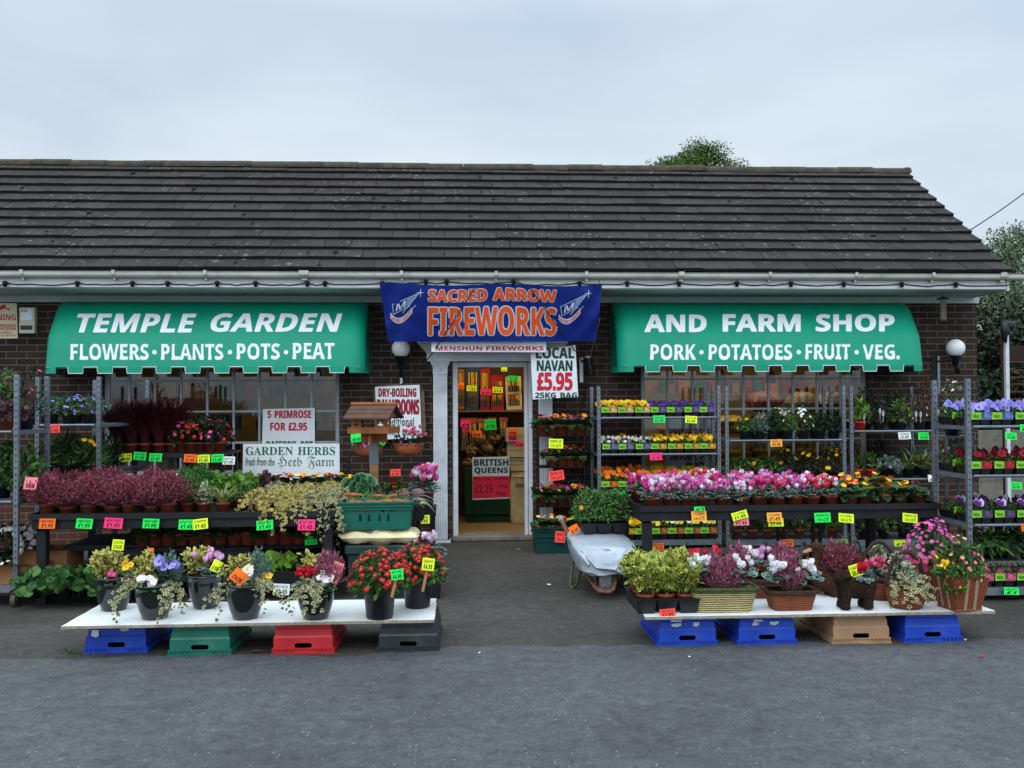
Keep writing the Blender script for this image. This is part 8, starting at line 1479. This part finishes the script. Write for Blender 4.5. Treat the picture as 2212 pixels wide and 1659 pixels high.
# duck and lamb shaped moss planters
def moss_body(nm, blobs, tubes, m, par, vox=.011):
    b = MB(); [b.blob(c, r_, 14, 10) for c, r_ in blobs]; [b.tube(p_, q_, 10) for p_, q_ in tubes]
    ob = put(nm, b.mesh(nm, m), par); q = ob.modifiers.new('fuse', 'REMESH'); q.mode = 'VOXEL'; q.voxel_size = vox; q.use_smooth_shade = True; q = ob.modifiers.new('soften', 'SMOOTH'); q.iterations = 4
    tx_ = bpy.data.textures.get('fibre') or bpy.data.textures.new('fibre', 'CLOUDS'); tx_.noise_scale = .018; q = ob.modifiers.new('rough', 'DISPLACE'); q.texture = tx_; q.strength = .016
p = onb(1806, 1292); r = thing('duck_planter', 'brown moss duck shaped planter with heather on its back', 'duck planter', (p.x, p.y+.1, KZ), 0)
moss_body('duck_body', [((.03, 0, .09), (.135, .095, .08)), ((-.06, 0, .11), (.075, .07, .085)), ((.13, 0, .14), (.05, .035, .045)), ((-.095, 0, .335), (.052, .042, .046))], [([(-.07, 0, .13), (-.1, 0, .19), (-.098, 0, .26), (-.09, 0, .32)], [.062, .045, .036, .034]), ([(-.02, 0, .004), (.04, 0, .02)], [.09, .09])], mat('brown coir', (64, 42, 30), .95, .35, 70, .1, bump=.8, bs=90), r)
b = MB(); b.add([(-.138, -.022, .335), (-.138, .022, .335), (-.195, .016, .308), (-.195, -.016, .308), (-.138, -.022, .312), (-.138, .022, .312), (-.193, .016, .298), (-.193, -.016, .298)], [(0, 1, 2, 3), (7, 6, 5, 4), (0, 4, 5, 1), (2, 6, 7, 3), (0, 3, 7, 4), (1, 2, 6, 5)]); put('beak', b.mesh('beak', mat('pale wooden beak', (176, 120, 88), .6), bevel=.003), r)
for sg in (-1, 1): b = MB(); b.blob((-.115, sg*.042, .345), .007, 8, 6); put('eye', b.mesh('eye', BLACKM), r)
put('heather', at([('h', heather(410, HEA, None, 420, .12, .21)[0][1])], (.07, 0, .07))[0][1], r)
p = onb(1858, 1319); r = thing('lamb_planter', 'dark moss lamb shaped planter with a red cyclamen in its back', 'lamb planter', (p.x, p.y+.06, KZ), 0)
moss_body('lamb_body', [((.0, 0, .135), (.11, .066, .07)), ((.075, 0, .13), (.055, .06, .062)), ((-.085, 0, .175), (.055, .055, .06)), ((-.11, -.02, .22), (.052, .048, .046)), ((-.142, -.045, .205), (.032, .028, .027)), ((-.09, .04, .222), (.02, .034, .014)), ((-.07, -.065, .222), (.03, .02, .014)), ((.13, 0, .15), (.02, .02, .022))],
     [([(x, y, .11), (x-.006, y*1.1, .05), (x-.012, y*1.15, .004)], [.036, .03, .036]) for x, y in ((-.08, -.036), (-.075, .036), (.075, -.036), (.07, .036))], mat('very dark coir', (40, 29, 23), .95, .35, 70, .1, bump=.8, bs=90), r)
for q in fclump(412, 5, (.05, -.01, .25), .022, None, .045, 'cyclamen', CY['red'], LCYC, 10, .045, 'round'): put(q[0], q[1], r)
# ================================================================== inside the shop
IY = 12.1
def ibox(name, label, cat, x0, y0_, x1, y1_, y, m, dep=.08, mats=(), extra=None, grp=None, tilt=0):
    c = [P(x0, y1_, y=y), P(x1, y1_, y=y), P(x1, y0_, y=y), P(x0, y0_, y=y)]; o = (c[0]+c[1])/2; b = MB(o)
    w_ = c[1].x-c[0].x; h = c[2].z-c[1].z; x = c[0].x; z = c[0].z; rt = Matrix.Rotation(R(tilt), 3, 'Y')
    b.box((x, y, z), (x+w_, y+dep, z+h))
    if extra: extra(b, lambda u, v, off=.003: (x+w_*u, y-off, z+h*v))
    b.v = [tuple(o+rt @ (Vector(v)-o)) for v in b.v]
    return tag(b.put(name, None, m, *mats), label, cat, grp)
def patch(b, f, u0, v0, u1, v1, k, off=.002): b.add([f(u0, v0, off), f(u1, v0, off), f(u1, v1, off), f(u0, v1, off)], [(0, 1, 2, 3)], k=k)
BLU = mat('blue firework carton', (24, 72, 112), .4, .1); REDC = mat('red firework carton', (178, 22, 34), .4, .1); WHC = mat('cream firework carton', (206, 196, 160), .4, .06); DK = mat('dark carton window', (34, 26, 22), .4, .2); YR = mat('yellow rockets', (206, 176, 40), .4, .25, 30); ORR = mat('brick red rockets', (170, 74, 40), .5, .25, 30); TANR = mat('rocket sticks', (176, 140, 84), .6, .2, 40)
def rockets(b, f, u0, v0, u1, v1, n, seed):
    q = random.Random(seed); patch(b, f, u0, v0, u1, v1, 1)
    for i in range(n):
        a = u0+(u1-u0)*(i+.5)/n; w_ = (u1-u0)/n*.36; t = q.uniform(-.02, .02); h0 = v0+(v1-v0)*q.uniform(.45, .6)
        b.add([f(a-w_*.4, v0+.01, .004), f(a+w_*.4, v0+.01, .004), f(a+w_*.4+t, h0, .004), f(a-w_*.4+t, h0, .004)], [(0, 1, 2, 3)], k=4); b.add([f(a-w_+t, h0, .005), f(a+w_+t, h0, .005), f(a+w_+t, v1-.02, .005), f(a-w_+t, v1-.02, .005)], [(0, 1, 2, 3)], k=2 if q.random() < .65 else 3)
def fwbox(x0, y0_, x1, y1_, m, lb, seed, tilt=0, head=None):
    def ex(b, f):
        if head: rockets(b, f, .14, .12, .86, .46, 5, seed); rockets(b, f, .14, .54, .86, .86, 5, seed+1)
        else: rockets(b, f, .16, .08, .86, .93, 6, seed)
    ibox('firework_carton', lb, 'firework carton', x0, y0_, x1, y1_, IY, m, .06, (DK, YR, ORR, TANR), ex, 'firework cartons on the shop shelf', tilt)
fwbox(988, 798, 1003, 884, mat('gold firework carton', (150, 96, 40), .35, .3, 20), 'gold and red firework carton at the door jamb', 1); fwbox(1007, 796, 1034, 886, BLU, 'blue firework carton of yellow rockets', 2); fwbox(1038, 797, 1058, 886, REDC, 'narrow red firework carton of rockets', 3)
fwbox(1061, 811, 1088, 886, REDC, 'broad red firework carton with two windows', 4, head=1); fwbox(1094, 813, 1128, 885, WHC, 'cream firework carton leaning beside the red ones', 5, -2, 1); fwbox(1131, 797, 1146, 886, REDC, 'red firework carton partly behind the door post', 6)
ibox('shelf', 'long wooden shelf of firework cartons seen through the doorway', 'shelf', 970, 887, 1160, 890, IY-.03, WOOD, .3)
ibox('shop_display', 'dark display backing behind the firework cartons', 'display panel', 960, 780, 1170, 1130, IY+.3, mat('brown display panel', (66, 48, 34), .8, .15), .04)
for i, (px, y0_, y1_) in enumerate(((1004, 903, 975), (1022, 903, 965), (1041, 904, 950), (1063, 902, 940), (1088, 902, 945))):
    def ex(b, f, i=i): rockets(b, f, .1, .03, .9, .8, 4, 20+i); patch(b, f, .0, .8, 1, 1, 3)
    ibox('rocket_pack', f'clear pack of rockets hanging below the carton shelf, {ORD[i]} from the jamb', 'rocket pack', px-9, y0_, px+9, y1_, IY-.02, DK, .03, (DK, YR, ORR, TANR), ex, 'rocket packs hanging in the doorway')
for i, (px, py, w_, h_, c, t, p, wh) in enumerate(((996, 833, 13, 14, 'orange', '', '7.5', 'on the gold firework carton'), (1019, 839, 22, 12, 'yellow', 'ROCKETS', '1.99', 'on the blue firework carton'), (1049, 846, 22, 13, 'pink', 'ROCKETS', '£9', 'on the narrow red firework carton'), (1075, 842, 22, 13, 'yellow', 'BOX', '£14', 'on the broad red firework carton'), (1109, 818, 22, 12, 'green', 'BOX', '£12', 'on the cream firework carton'),
      (1089, 797, 13, 10, 'yellow', '', '£12', 'hung from the shop ceiling near the cartons'), (1006, 915, 22, 14, 'pink', '', '£3', 'on the first hanging rocket pack'), (1007, 928, 14, 9, 'pink', '', '£5', 'lower on the first hanging rocket pack'), (1030, 937, 21, 13, 'orange', '', '£5', 'on the second hanging rocket pack'), (1060, 917, 24, 23, 'green', 'ROCKETS', '£10', 'largest of the cards in the doorway'), (1107, 933, 22, 13, 'orange', '', '£8', 'beside the potato bags in the doorway'), (1107, 946, 20, 12, 'pink', '', '£8', 'under the orange card beside the potato bags'), (1121, 959, 22, 11, 'pink', '', '£4', 'on the stack of white cartons'))):
    card(px, py, w_, h_, IY-.1 if py < 930 else IY-.35, c, t, p, wh+' inside the shop', 0)
ty0 = 11.75; zt_ = Z(1045, 1012, ty0); x0, x1 = X(1003, ty0), X(1102, ty0)
b = MB(((x0+x1)/2, ty0+.3, 0)); b.box((x0, ty0, zt_-.02), (x1, ty0+.7, zt_))
for i in range(24):
    a, c = x0+(x1-x0)*i/24, x0+(x1-x0)*(i+1)/24; d = .012*(i % 2); b.add([(a, ty0-.004-d, .16), (c, ty0-.004-.012+d, .16), (c, ty0-.002, zt_), (a, ty0-.002, zt_)], [(0, 1, 2, 3)])
b.box((x0, ty0+.002, .16), (x0+.004, ty0+.7, zt_-.021)); b.box((x1-.004, ty0+.002, .16), (x1, ty0+.7, zt_-.021)); b.box((x0+.03, ty0+.04, .05), (x1-.03, ty0+.6, .159))
tag(b.put('display_table', None, mat('artificial grass cloth', (18, 52, 26), .9, .2, 60)), 'table draped in dark green grass cloth inside the doorway', 'table')
board('queens_sign', 'black lettered sign for British queens potatoes with a red special offer sheet in the doorway', 'sign', [(1020, 988), (1100, 986), (1101, 1077), (1021, 1080)], ty0-.03, [('BRITISH', 1024, 992, 1098, 1006, .05, 1), ('QUEENS', 1025, 1010, 1097, 1024, .05, 1)], mats=(DKGREEN,), th=.01)
board('offer_sheet', 'pink red sheet offering 5kg potatoes at £2.25 fixed to the British queens sign', 'notice', [(1021, 1029), (1101, 1028), (1101.5, 1074), (1021.5, 1077)], ty0-.036, [('SPECIAL OFFER', 1023, 1031, 1098, 1037, .0, 1), ('£2.25', 1026, 1048, 1064, 1064, .0, 1), ('5kg', 1076, 1046, 1097, 1054, 0, 1), ('Bag', 1074, 1062, 1093, 1071, 0, 1)], face=mat('pink red sheet', (226, 30, 66), .5, .04), mats=(INK,), th=.004)
POT = mat('bagged potatoes', (104, 78, 40), .35, .4, 22, .5, bump=.3, bs=30)
for i, (px, py, s) in enumerate(((1015, 1000, 1.), (1048, 1003, 1.05), (1082, 1004, 1.), (1020, 975, .95), (1052, 972, 1.1), (1084, 978, 1.), (1038, 950, .9), (1068, 948, .9), (1055, 935, .75))):
    c = P(px, py, y=ty0+.2+.12*(i % 3)); b = MB(c); q = random.Random(i)
    for k in range(26): d = Vector((q.gauss(0, 1), q.gauss(0, 1), q.gauss(0, .8))).normalized(); b.blob(c+Vector((d.x*.07*s, d.y*.06*s, d.z*.055*s)), .035*s, 8, 6, .1, q)
    b.tube([c+Vector((0, -.02, .08*s)), c+Vector((.01, -.02, .12*s)), c+Vector((.03, -.03, .16*s))], [.03*s, .012, .03], 8, False); tag(b.put('potato_bag', None, POT), f'clear bag of potatoes heaped on the green table, {["bottom", "middle", "upper", "top"][min(3, i//3) if i < 8 else 3]} layer, {ORD[i % 3 if i < 8 else 0]} from the jamb', 'bag', 'bags of potatoes on the green table')
WBOX = mat('cream carton', (196, 186, 146), .6, .06)
for i, (a, c, d, e_) in enumerate(((1093, 925, 1160, 955), (1096, 956, 1160, 988), (1094, 989, 1160, 1018))): ibox('carton', f'cream carton stacked beside the potato table, {["topmost", "middle", "lowest"][i]}', 'box', a, c, d, e_-.6, 11.95+.02*i, WBOX, .4, (INK,), lambda b, f: b.text('POTATOES', lambda u, v: f(.1+.7*u, .4+.12*v), 0, 0, 1, 1), 'cream cartons')
ibox('carton', 'brown carton under the cream cartons beside the potato table', 'box', 1103, 1019, 1160, 1052, 11.98, KB, .3)
c = P(1128, 1092, y=11.75); b = MB((c.x, c.y, .05)); b.grid(lambda u, v: (c.x+.16*math.cos(2*math.pi*u)*(1-.12*abs(2*v-1)**3)*(1+.04*math.sin(9*v+4*u)), c.y+.11*math.sin(2*math.pi*u)*(1+.03*math.sin(11*v)), .055+.62*v), 24, 14); b.lathe([(.0, .66), (.15, .62)], (c.x, c.y, .02), 16)
b.k = 1; b.text('POTATO', quadmap((c.x-.09, c.y-.125, .5), (c.x+.12, c.y-.125, .5), (c.x+.12, c.y-.125, .55), (c.x-.09, c.y-.125, .55)), .05, 0, 1); tag(b.put('paper_sack', None, mat('paper potato sack', (168, 152, 114), .75, .12, 12), INK), 'brown paper potato sack standing beside the green table', 'sack')
# goods behind the windows
YS_ = mat('yellow compost sack', (176, 138, 24), .4, .2, 6, .45); BS = mat('brown sack', (120, 62, 30), .5, .15, 8); GS = mat('grey sack', (130, 116, 92), .5, .15, 8)
def sack(px, py, w_, h_, y, m, lb, seed, grp=None):
    c = P(px, py+h_/2, y=y); s = c.y/FPX; bag(Vector((c.x, c.y+.2, c.z)), w_*s/2, .2, h_*s/2, m, 'stock_sack', lb, 'sack', seed, n=14)
    if grp: bpy.context.scene.collection.objects[-1]['group'] = grp
k = 0
for cx_ in (1462, 1585, 1668, 1748):
    for j in range(7 if cx_ != 1462 else 6): sack(cx_+(j % 2)*8, 1012-j*17-(4 if cx_ > 1600 else 0), 84, 20, 11.2, YS_, f'yellow compost sack behind the glass, {ORD[j]} up the {ORD[(1462, 1585, 1668, 1748).index(cx_)]} stack', k); k += 1
for i, (px, py, w_, h_, m, lb) in enumerate(((1660, 868, 66, 42, BS, 'rounded brown sack above the yellow sacks'), (1745, 870, 60, 44, GS, 'grey sack above the yellow sacks beside the brown one'), (1810, 872, 60, 48, GS, 'grey sack at the end of the window'), (1480, 880, 60, 30, BS, 'brown sack low behind the viola trolley'), (1820, 930, 64, 60, BS, 'brown sack under the grey one at the end of the window'))): sack(px, py, w_, h_, 11.3, m, lb+' inside the shop', 50+i)
board('window_poster', 'white poster inside the glass for primroses and daffodil pots behind the viola trolley', 'poster', [(1436, 880), (1545, 880), (1545, 1018), (1436, 1018)], YW+.1, [('PRIMROSES', 1446, 926, 1534, 941, .06, 1), ('DAFFODIL POT', 1444, 981, 1537, 994, .06, 1), ('99P', 1482, 998, 1520, 1014, .06, 2)], mats=(REDL, GREENL), th=.003)
SW = dict(a=mat('amber goods', (150, 104, 24), .5, .3, 20), b=mat('pale goods', (120, 108, 74), .6, .3, 15), c=mat('red goods', (120, 34, 28), .5, .3), d=mat('green goods', (40, 82, 48), .5, .3, 12), e=mat('blue goods', (48, 76, 108), .5, .2), f=KB)
q = random.Random(77)
def goods(px0, px1, py, y, hmin, hmax, where, n0=0):
    px = px0; i = 0
    while px < px1:
        w_ = q.uniform(12, 30); h = q.uniform(hmin, hmax); ibox('stock_item', f'{q.choice(["boxed", "packaged", "wrapped"])} goods on the {where}, {ORD[i % 16]} along', 'shop stock', px, py-h, px+w_, py, y+q.uniform(0, .1), SW[q.choice('aabcdef')], .12, grp='stock on the '+where); px += w_+q.uniform(2, 10); i += 1
for y, py, px0, px1, hh, wh in ((11.7, 858, 240, 735, 44, 'upper shelf behind the first window'), (11.7, 930, 240, 735, 50, 'middle shelf behind the first window'), (11.7, 1000, 240, 735, 46, 'lower shelf behind the first window'), (12.3, 850, 1395, 1880, 40, 'upper shelf behind the second window')):
    goods(px0, px1, py, y, 18, hh, wh); ibox('shelf', f'wooden {wh}', 'shelf', px0-6, py+.5, px1+6, py+3, y-.03, WOOD, .3)
for i, (px, py, y) in enumerate(((300, 800, 11.1), (420, 806, 11.1), (520, 800, 11.15), (585, 812, 11.1), (640, 800, 11.2), (690, 806, 11.1), (1450, 802, 11.2), (1560, 806, 11.1), (1660, 800, 11.2), (1770, 806, 11.1), (1840, 800, 11.1))):
    m = SW['abcade'[i % 6]]; b = MB(P(px, py, y=y)); c = P(px, py, y=y); s = .03+.02*(i % 3); b.tube([c+Vector((0, 0, -.16)), c+Vector((0, 0, -.05)), c+Vector((0, 0, .05))], [s*1.4, s*1.2, s*.5], 10); b.tube([c+Vector((0, 0, .04)), (c.x, c.y, ZS+.02)], .002, 4); tag(b.put('hanging_pack', None, m), f'pack of goods hanging from the ceiling behind the glass, {ORD[i]} counted from the alarm box', 'hanging stock', 'packs hanging behind the windows')
LAMP = NT('warm lamp tube'); LAMP.set(LAMP.b, 'Emission Color', (1, .72, .36, 1)); LAMP.set(LAMP.b, 'Emission Strength', 5.); LM = LAMP.out((.9, .8, .6), .5)
for i, (px, y, wd) in enumerate(((1060, 11.45, .5), (470, 11.4, .6), (1630, 11.5, .8), (1270, 11.4, .5), (860, 11.5, .5))):
    c = Vector((X(px, y), y, ZS-.06)); b = MB(c); b.tube([c-Vector((wd, 0, 0)), c+Vector((wd, 0, 0))], .022, 8); r = b.put('ceiling_lamp', None, LM); tag(r, f'warm tube lamp under the shop ceiling, {["inside the doorway", "behind the first window", "behind the second window", "past the door pilaster", "between first window and door"][i]}', 'lamp', 'tube lamps in the shop')
    l = bpy.data.lights.new('shop_lamp', 'AREA'); l.shape = 'RECTANGLE'; l.size = wd*2; l.size_y = .12; l.energy = (14, 5, 26, 5, 4)[i]; l.color = (1, .76, .38); lo = bpy.data.objects.new('shop_lamp', l); COL.objects.link(lo); lo.parent = r; lo.location = (0, 0, -.04)
# ================================================================== beyond the building
def tree(name, label, px, y, ztop, rad, n, m, leaf, squash=.8, seed=1, low=.3, trunk=True):
    x = X(px, y); r = thing(name, label, 'tree' if 'tree' in name else 'hedge', (x, y, 0)); rr = np.random.RandomState(seed); q = random.Random(seed); cz = ztop-rad*squash
    f = FB(seed); k = 70; a = rr.uniform(0, 6.28, k); c = rr.uniform(-.7, 1, k); s = np.sqrt(1-c*c)*rad*rr.uniform(.45, .95, k); C_ = np.stack([np.cos(a)*s, np.sin(a)*s, cz+c*rad*squash*rr.uniform(.7, 1., k)], 1); cr = rad*rr.uniform(.2, .36, k); per = n//k
    for j in range(k): d = rr.normal(0, 1, (per, 3)); d /= np.linalg.norm(d, axis=1, keepdims=True); O = C_[j]+d*cr[j]*rr.uniform(.35, 1.05, (per, 1))*np.array([1, 1, .8]); f.add('oval', O, d+rr.normal(0, .6, (per, 3)), d+np.array([0, 0, .5]), rr.uniform(leaf*.6, leaf*1.2, per))
    put('crown', f.mesh('crown', m), r)
    if trunk:
        b = MB(); b.tube([(0, 0, 0), (.05*rad, 0, cz*.4), (0, .05*rad, cz), (0, 0, cz+rad*.4)], [.07*rad, .055*rad, .04*rad, .01], 8)
        for j in range(0, k, 3): p = Vector(C_[j]); b.tube([(0, 0, cz*.55+j*.01), p*.5+Vector((0, 0, cz*.35)), p], [.025*rad, .015*rad, .005*rad], 5)
        put('trunk', b.mesh('trunk', mat('tree bark', (66, 56, 46), .9, .2, 8, bump=.4)), r)
TG1 = G_('ash tree leaf', (44, 74, 28), (104, 130, 50), third=(70, 98, 36)); TG2 = G_('hedge ivy leaf', (20, 34, 20), (44, 62, 34), third=(30, 46, 24)); TG3 = G_('grey green tree leaf', (56, 82, 50), (112, 134, 92), third=(80, 104, 66))
tree('ash_tree', 'round green treetop showing above the roof ridge', 1514, 34, Z(1514, 322, 34), 1.8, 30000, TG1, .1, .75, 3)
tree('ash_tree', 'loose grey green tree standing past the roof verge', 2232, 26, Z(2232, 462, 26), 1.8, 13000, TG3, .09, 1.25, 5)
tree('ash_tree', 'lower green tree beside the loose grey green one past the roof verge', 2150, 30, Z(2150, 540, 30), 1.4, 12000, TG3, .09, .9, 7)
for i, (px, y, zt, rd) in enumerate(((2128, 17, 2.6, 1.2), (2165, 16, 3.1, 1.3), (2205, 17, 3.3, 1.4), (2250, 16, 3.2, 1.5), (2140, 15, 1.7, 1.0), (2300, 17, 3.4, 1.6))): tree('ivy_hedge', f'dark ivy covered bush beyond the end of the shop, {ORD[i]} away from the brick corner', px, y, zt, rd, 7000, TG2, .11, 1.0, 20+i, trunk=False)
b = MB(P(2150, 440, y=22)); A, B_ = P(2040, 531, y=22), P(2420, 232, y=22); b.tube([A+(B_-A)*t+Vector((0, 0, -.25*math.sin(math.pi*t))) for t in [k/10 for k in range(11)]], .014, 5); tag(b.put('overhead_cable', None, BLACKM), 'thin overhead cable rising past the roof verge against the sky', 'cable')
x0, x1 = X(2104, 13.2), X(2330, 13.2); b = MB((x0, 13.2, 0)); b.box((x0, 13.2, 0), (x1, 13.35, Z(2160, 930, 13.2))); tag(b.put('rendered_wall', None, mat('stained pale render', (138, 134, 120), .9, .15, 4, dirt=.6, dirtc=(62, 58, 50))), 'low stained pale wall seen between the shelves of the end trolley', 'wall')
r = thing('steel_rack', 'rusty brown slatted steel frame standing beyond the corner of the shop', 'steel frame', (X(2195, 12.6), 12.6, 0)); o = Vector(r.location); RB = mat('dark rusty steel', (74, 46, 36), .8, .25, 12); x0, x1 = X(2170, 12.6), X(2310, 12.6)
for px in (2174, 2240, 2306): x = X(px, 12.6); b = MB(o); b.box((x-.03, 12.6, 0), (x+.03, 12.66, Z(px, 690, 12.6))); b.put('upright', r, RB)
for i, py in enumerate((782, 800, 815, 830, 846, 862, 880, 900)): b = MB(o); z = Z(2190, py, 12.6); b.box((x0, 12.56, z-.012), (x1, 12.598, z+.012)); b.put('slat', r, RB)
b = MB(o); b.box((x0, 12.67, Z(2190, 782, 12.6)), (x1, 12.7, Z(2190, 745, 12.6))); b.put('head_panel', r, mat('dark board', (44, 32, 28), .8, .2))
b = MB(P(2176, 740, y=12.5)); x = X(2176, 12.5); b.box((x-.025, 12.48, 0), (x+.025, 12.53, Z(2176, 697, 12.5))); tag(b.put('white_post', None, WHITEW), 'slim white post in front of the rusty steel frame', 'post')
c = P(2171, 715, y=12.45); b = MB(c); b.blob(c, (.06, .05, .14), 10, 8, .25, random.Random(2)); b.blob(c+Vector((.06, 0, .08)), (.07, .04, .06), 10, 8, .25, random.Random(3)); tag(b.put('bin_bag', None, BLACKP), 'crumpled black plastic bag caught on the slim white post', 'plastic bag')
# litter and weeds on the tarmac
f = FB(500); n = 26; f.add('blade', f.r.normal(0, .02, (n, 3))*np.array([1, 1, 0]), f.r.normal(0, .6, (n, 3))+np.array([0, 0, 1.]), f.r.normal(0, 1, (n, 3)), f.u(.03, .06, n)); p = P(150, 1412, z=0); tag(put('grass_tuft', f.mesh('grass_tuft', LMID), None, (p.x, p.y, 0)), 'small tuft of grass in the tarmac before the blue crate', 'weed')
for i, (px, py, s, c, lb) in enumerate(((1187, 1264, .026, BOARDW, 'white scrap of paper on the forecourt near the wheelbarrow'), (1035, 1412, .012, BOARDW, 'tiny white scrap on the tarmac beyond the black crate'), (1120, 1188, .02, mat('pink petal', (226, 130, 170), .6), 'fallen pink petal by the doorstep'), (555, 1408, .05, mat('dead leaf', (120, 76, 40), .8, .2), 'brown dead leaf between the green and red crates'), (2120, 1420, .025, mat('red petal', (170, 30, 50), .6), 'fallen red petal past the far blue crate'), (2086, 1384, .016, BOARDW, 'white scrap at the far end of the basket board'), (1490, 1421, .01, BOARDW, 'tiny pale scrap before the blue crate near the wheelbarrow'))):
    p = P(px, py, z=.004); b = MB(p); q = random.Random(i+60); b.add([(p.x+s*math.cos(t)*q.uniform(.5, 1.1), p.y+s*.8*math.sin(t)*q.uniform(.4, 1.), p.z+.004+q.uniform(0, .008)) for t in [k*math.pi/3 for k in range(6)]], [list(range(6))]); tag(b.put('litter_scrap' if c is BOARDW else 'fallen_leaf', None, c), lb, 'litter')
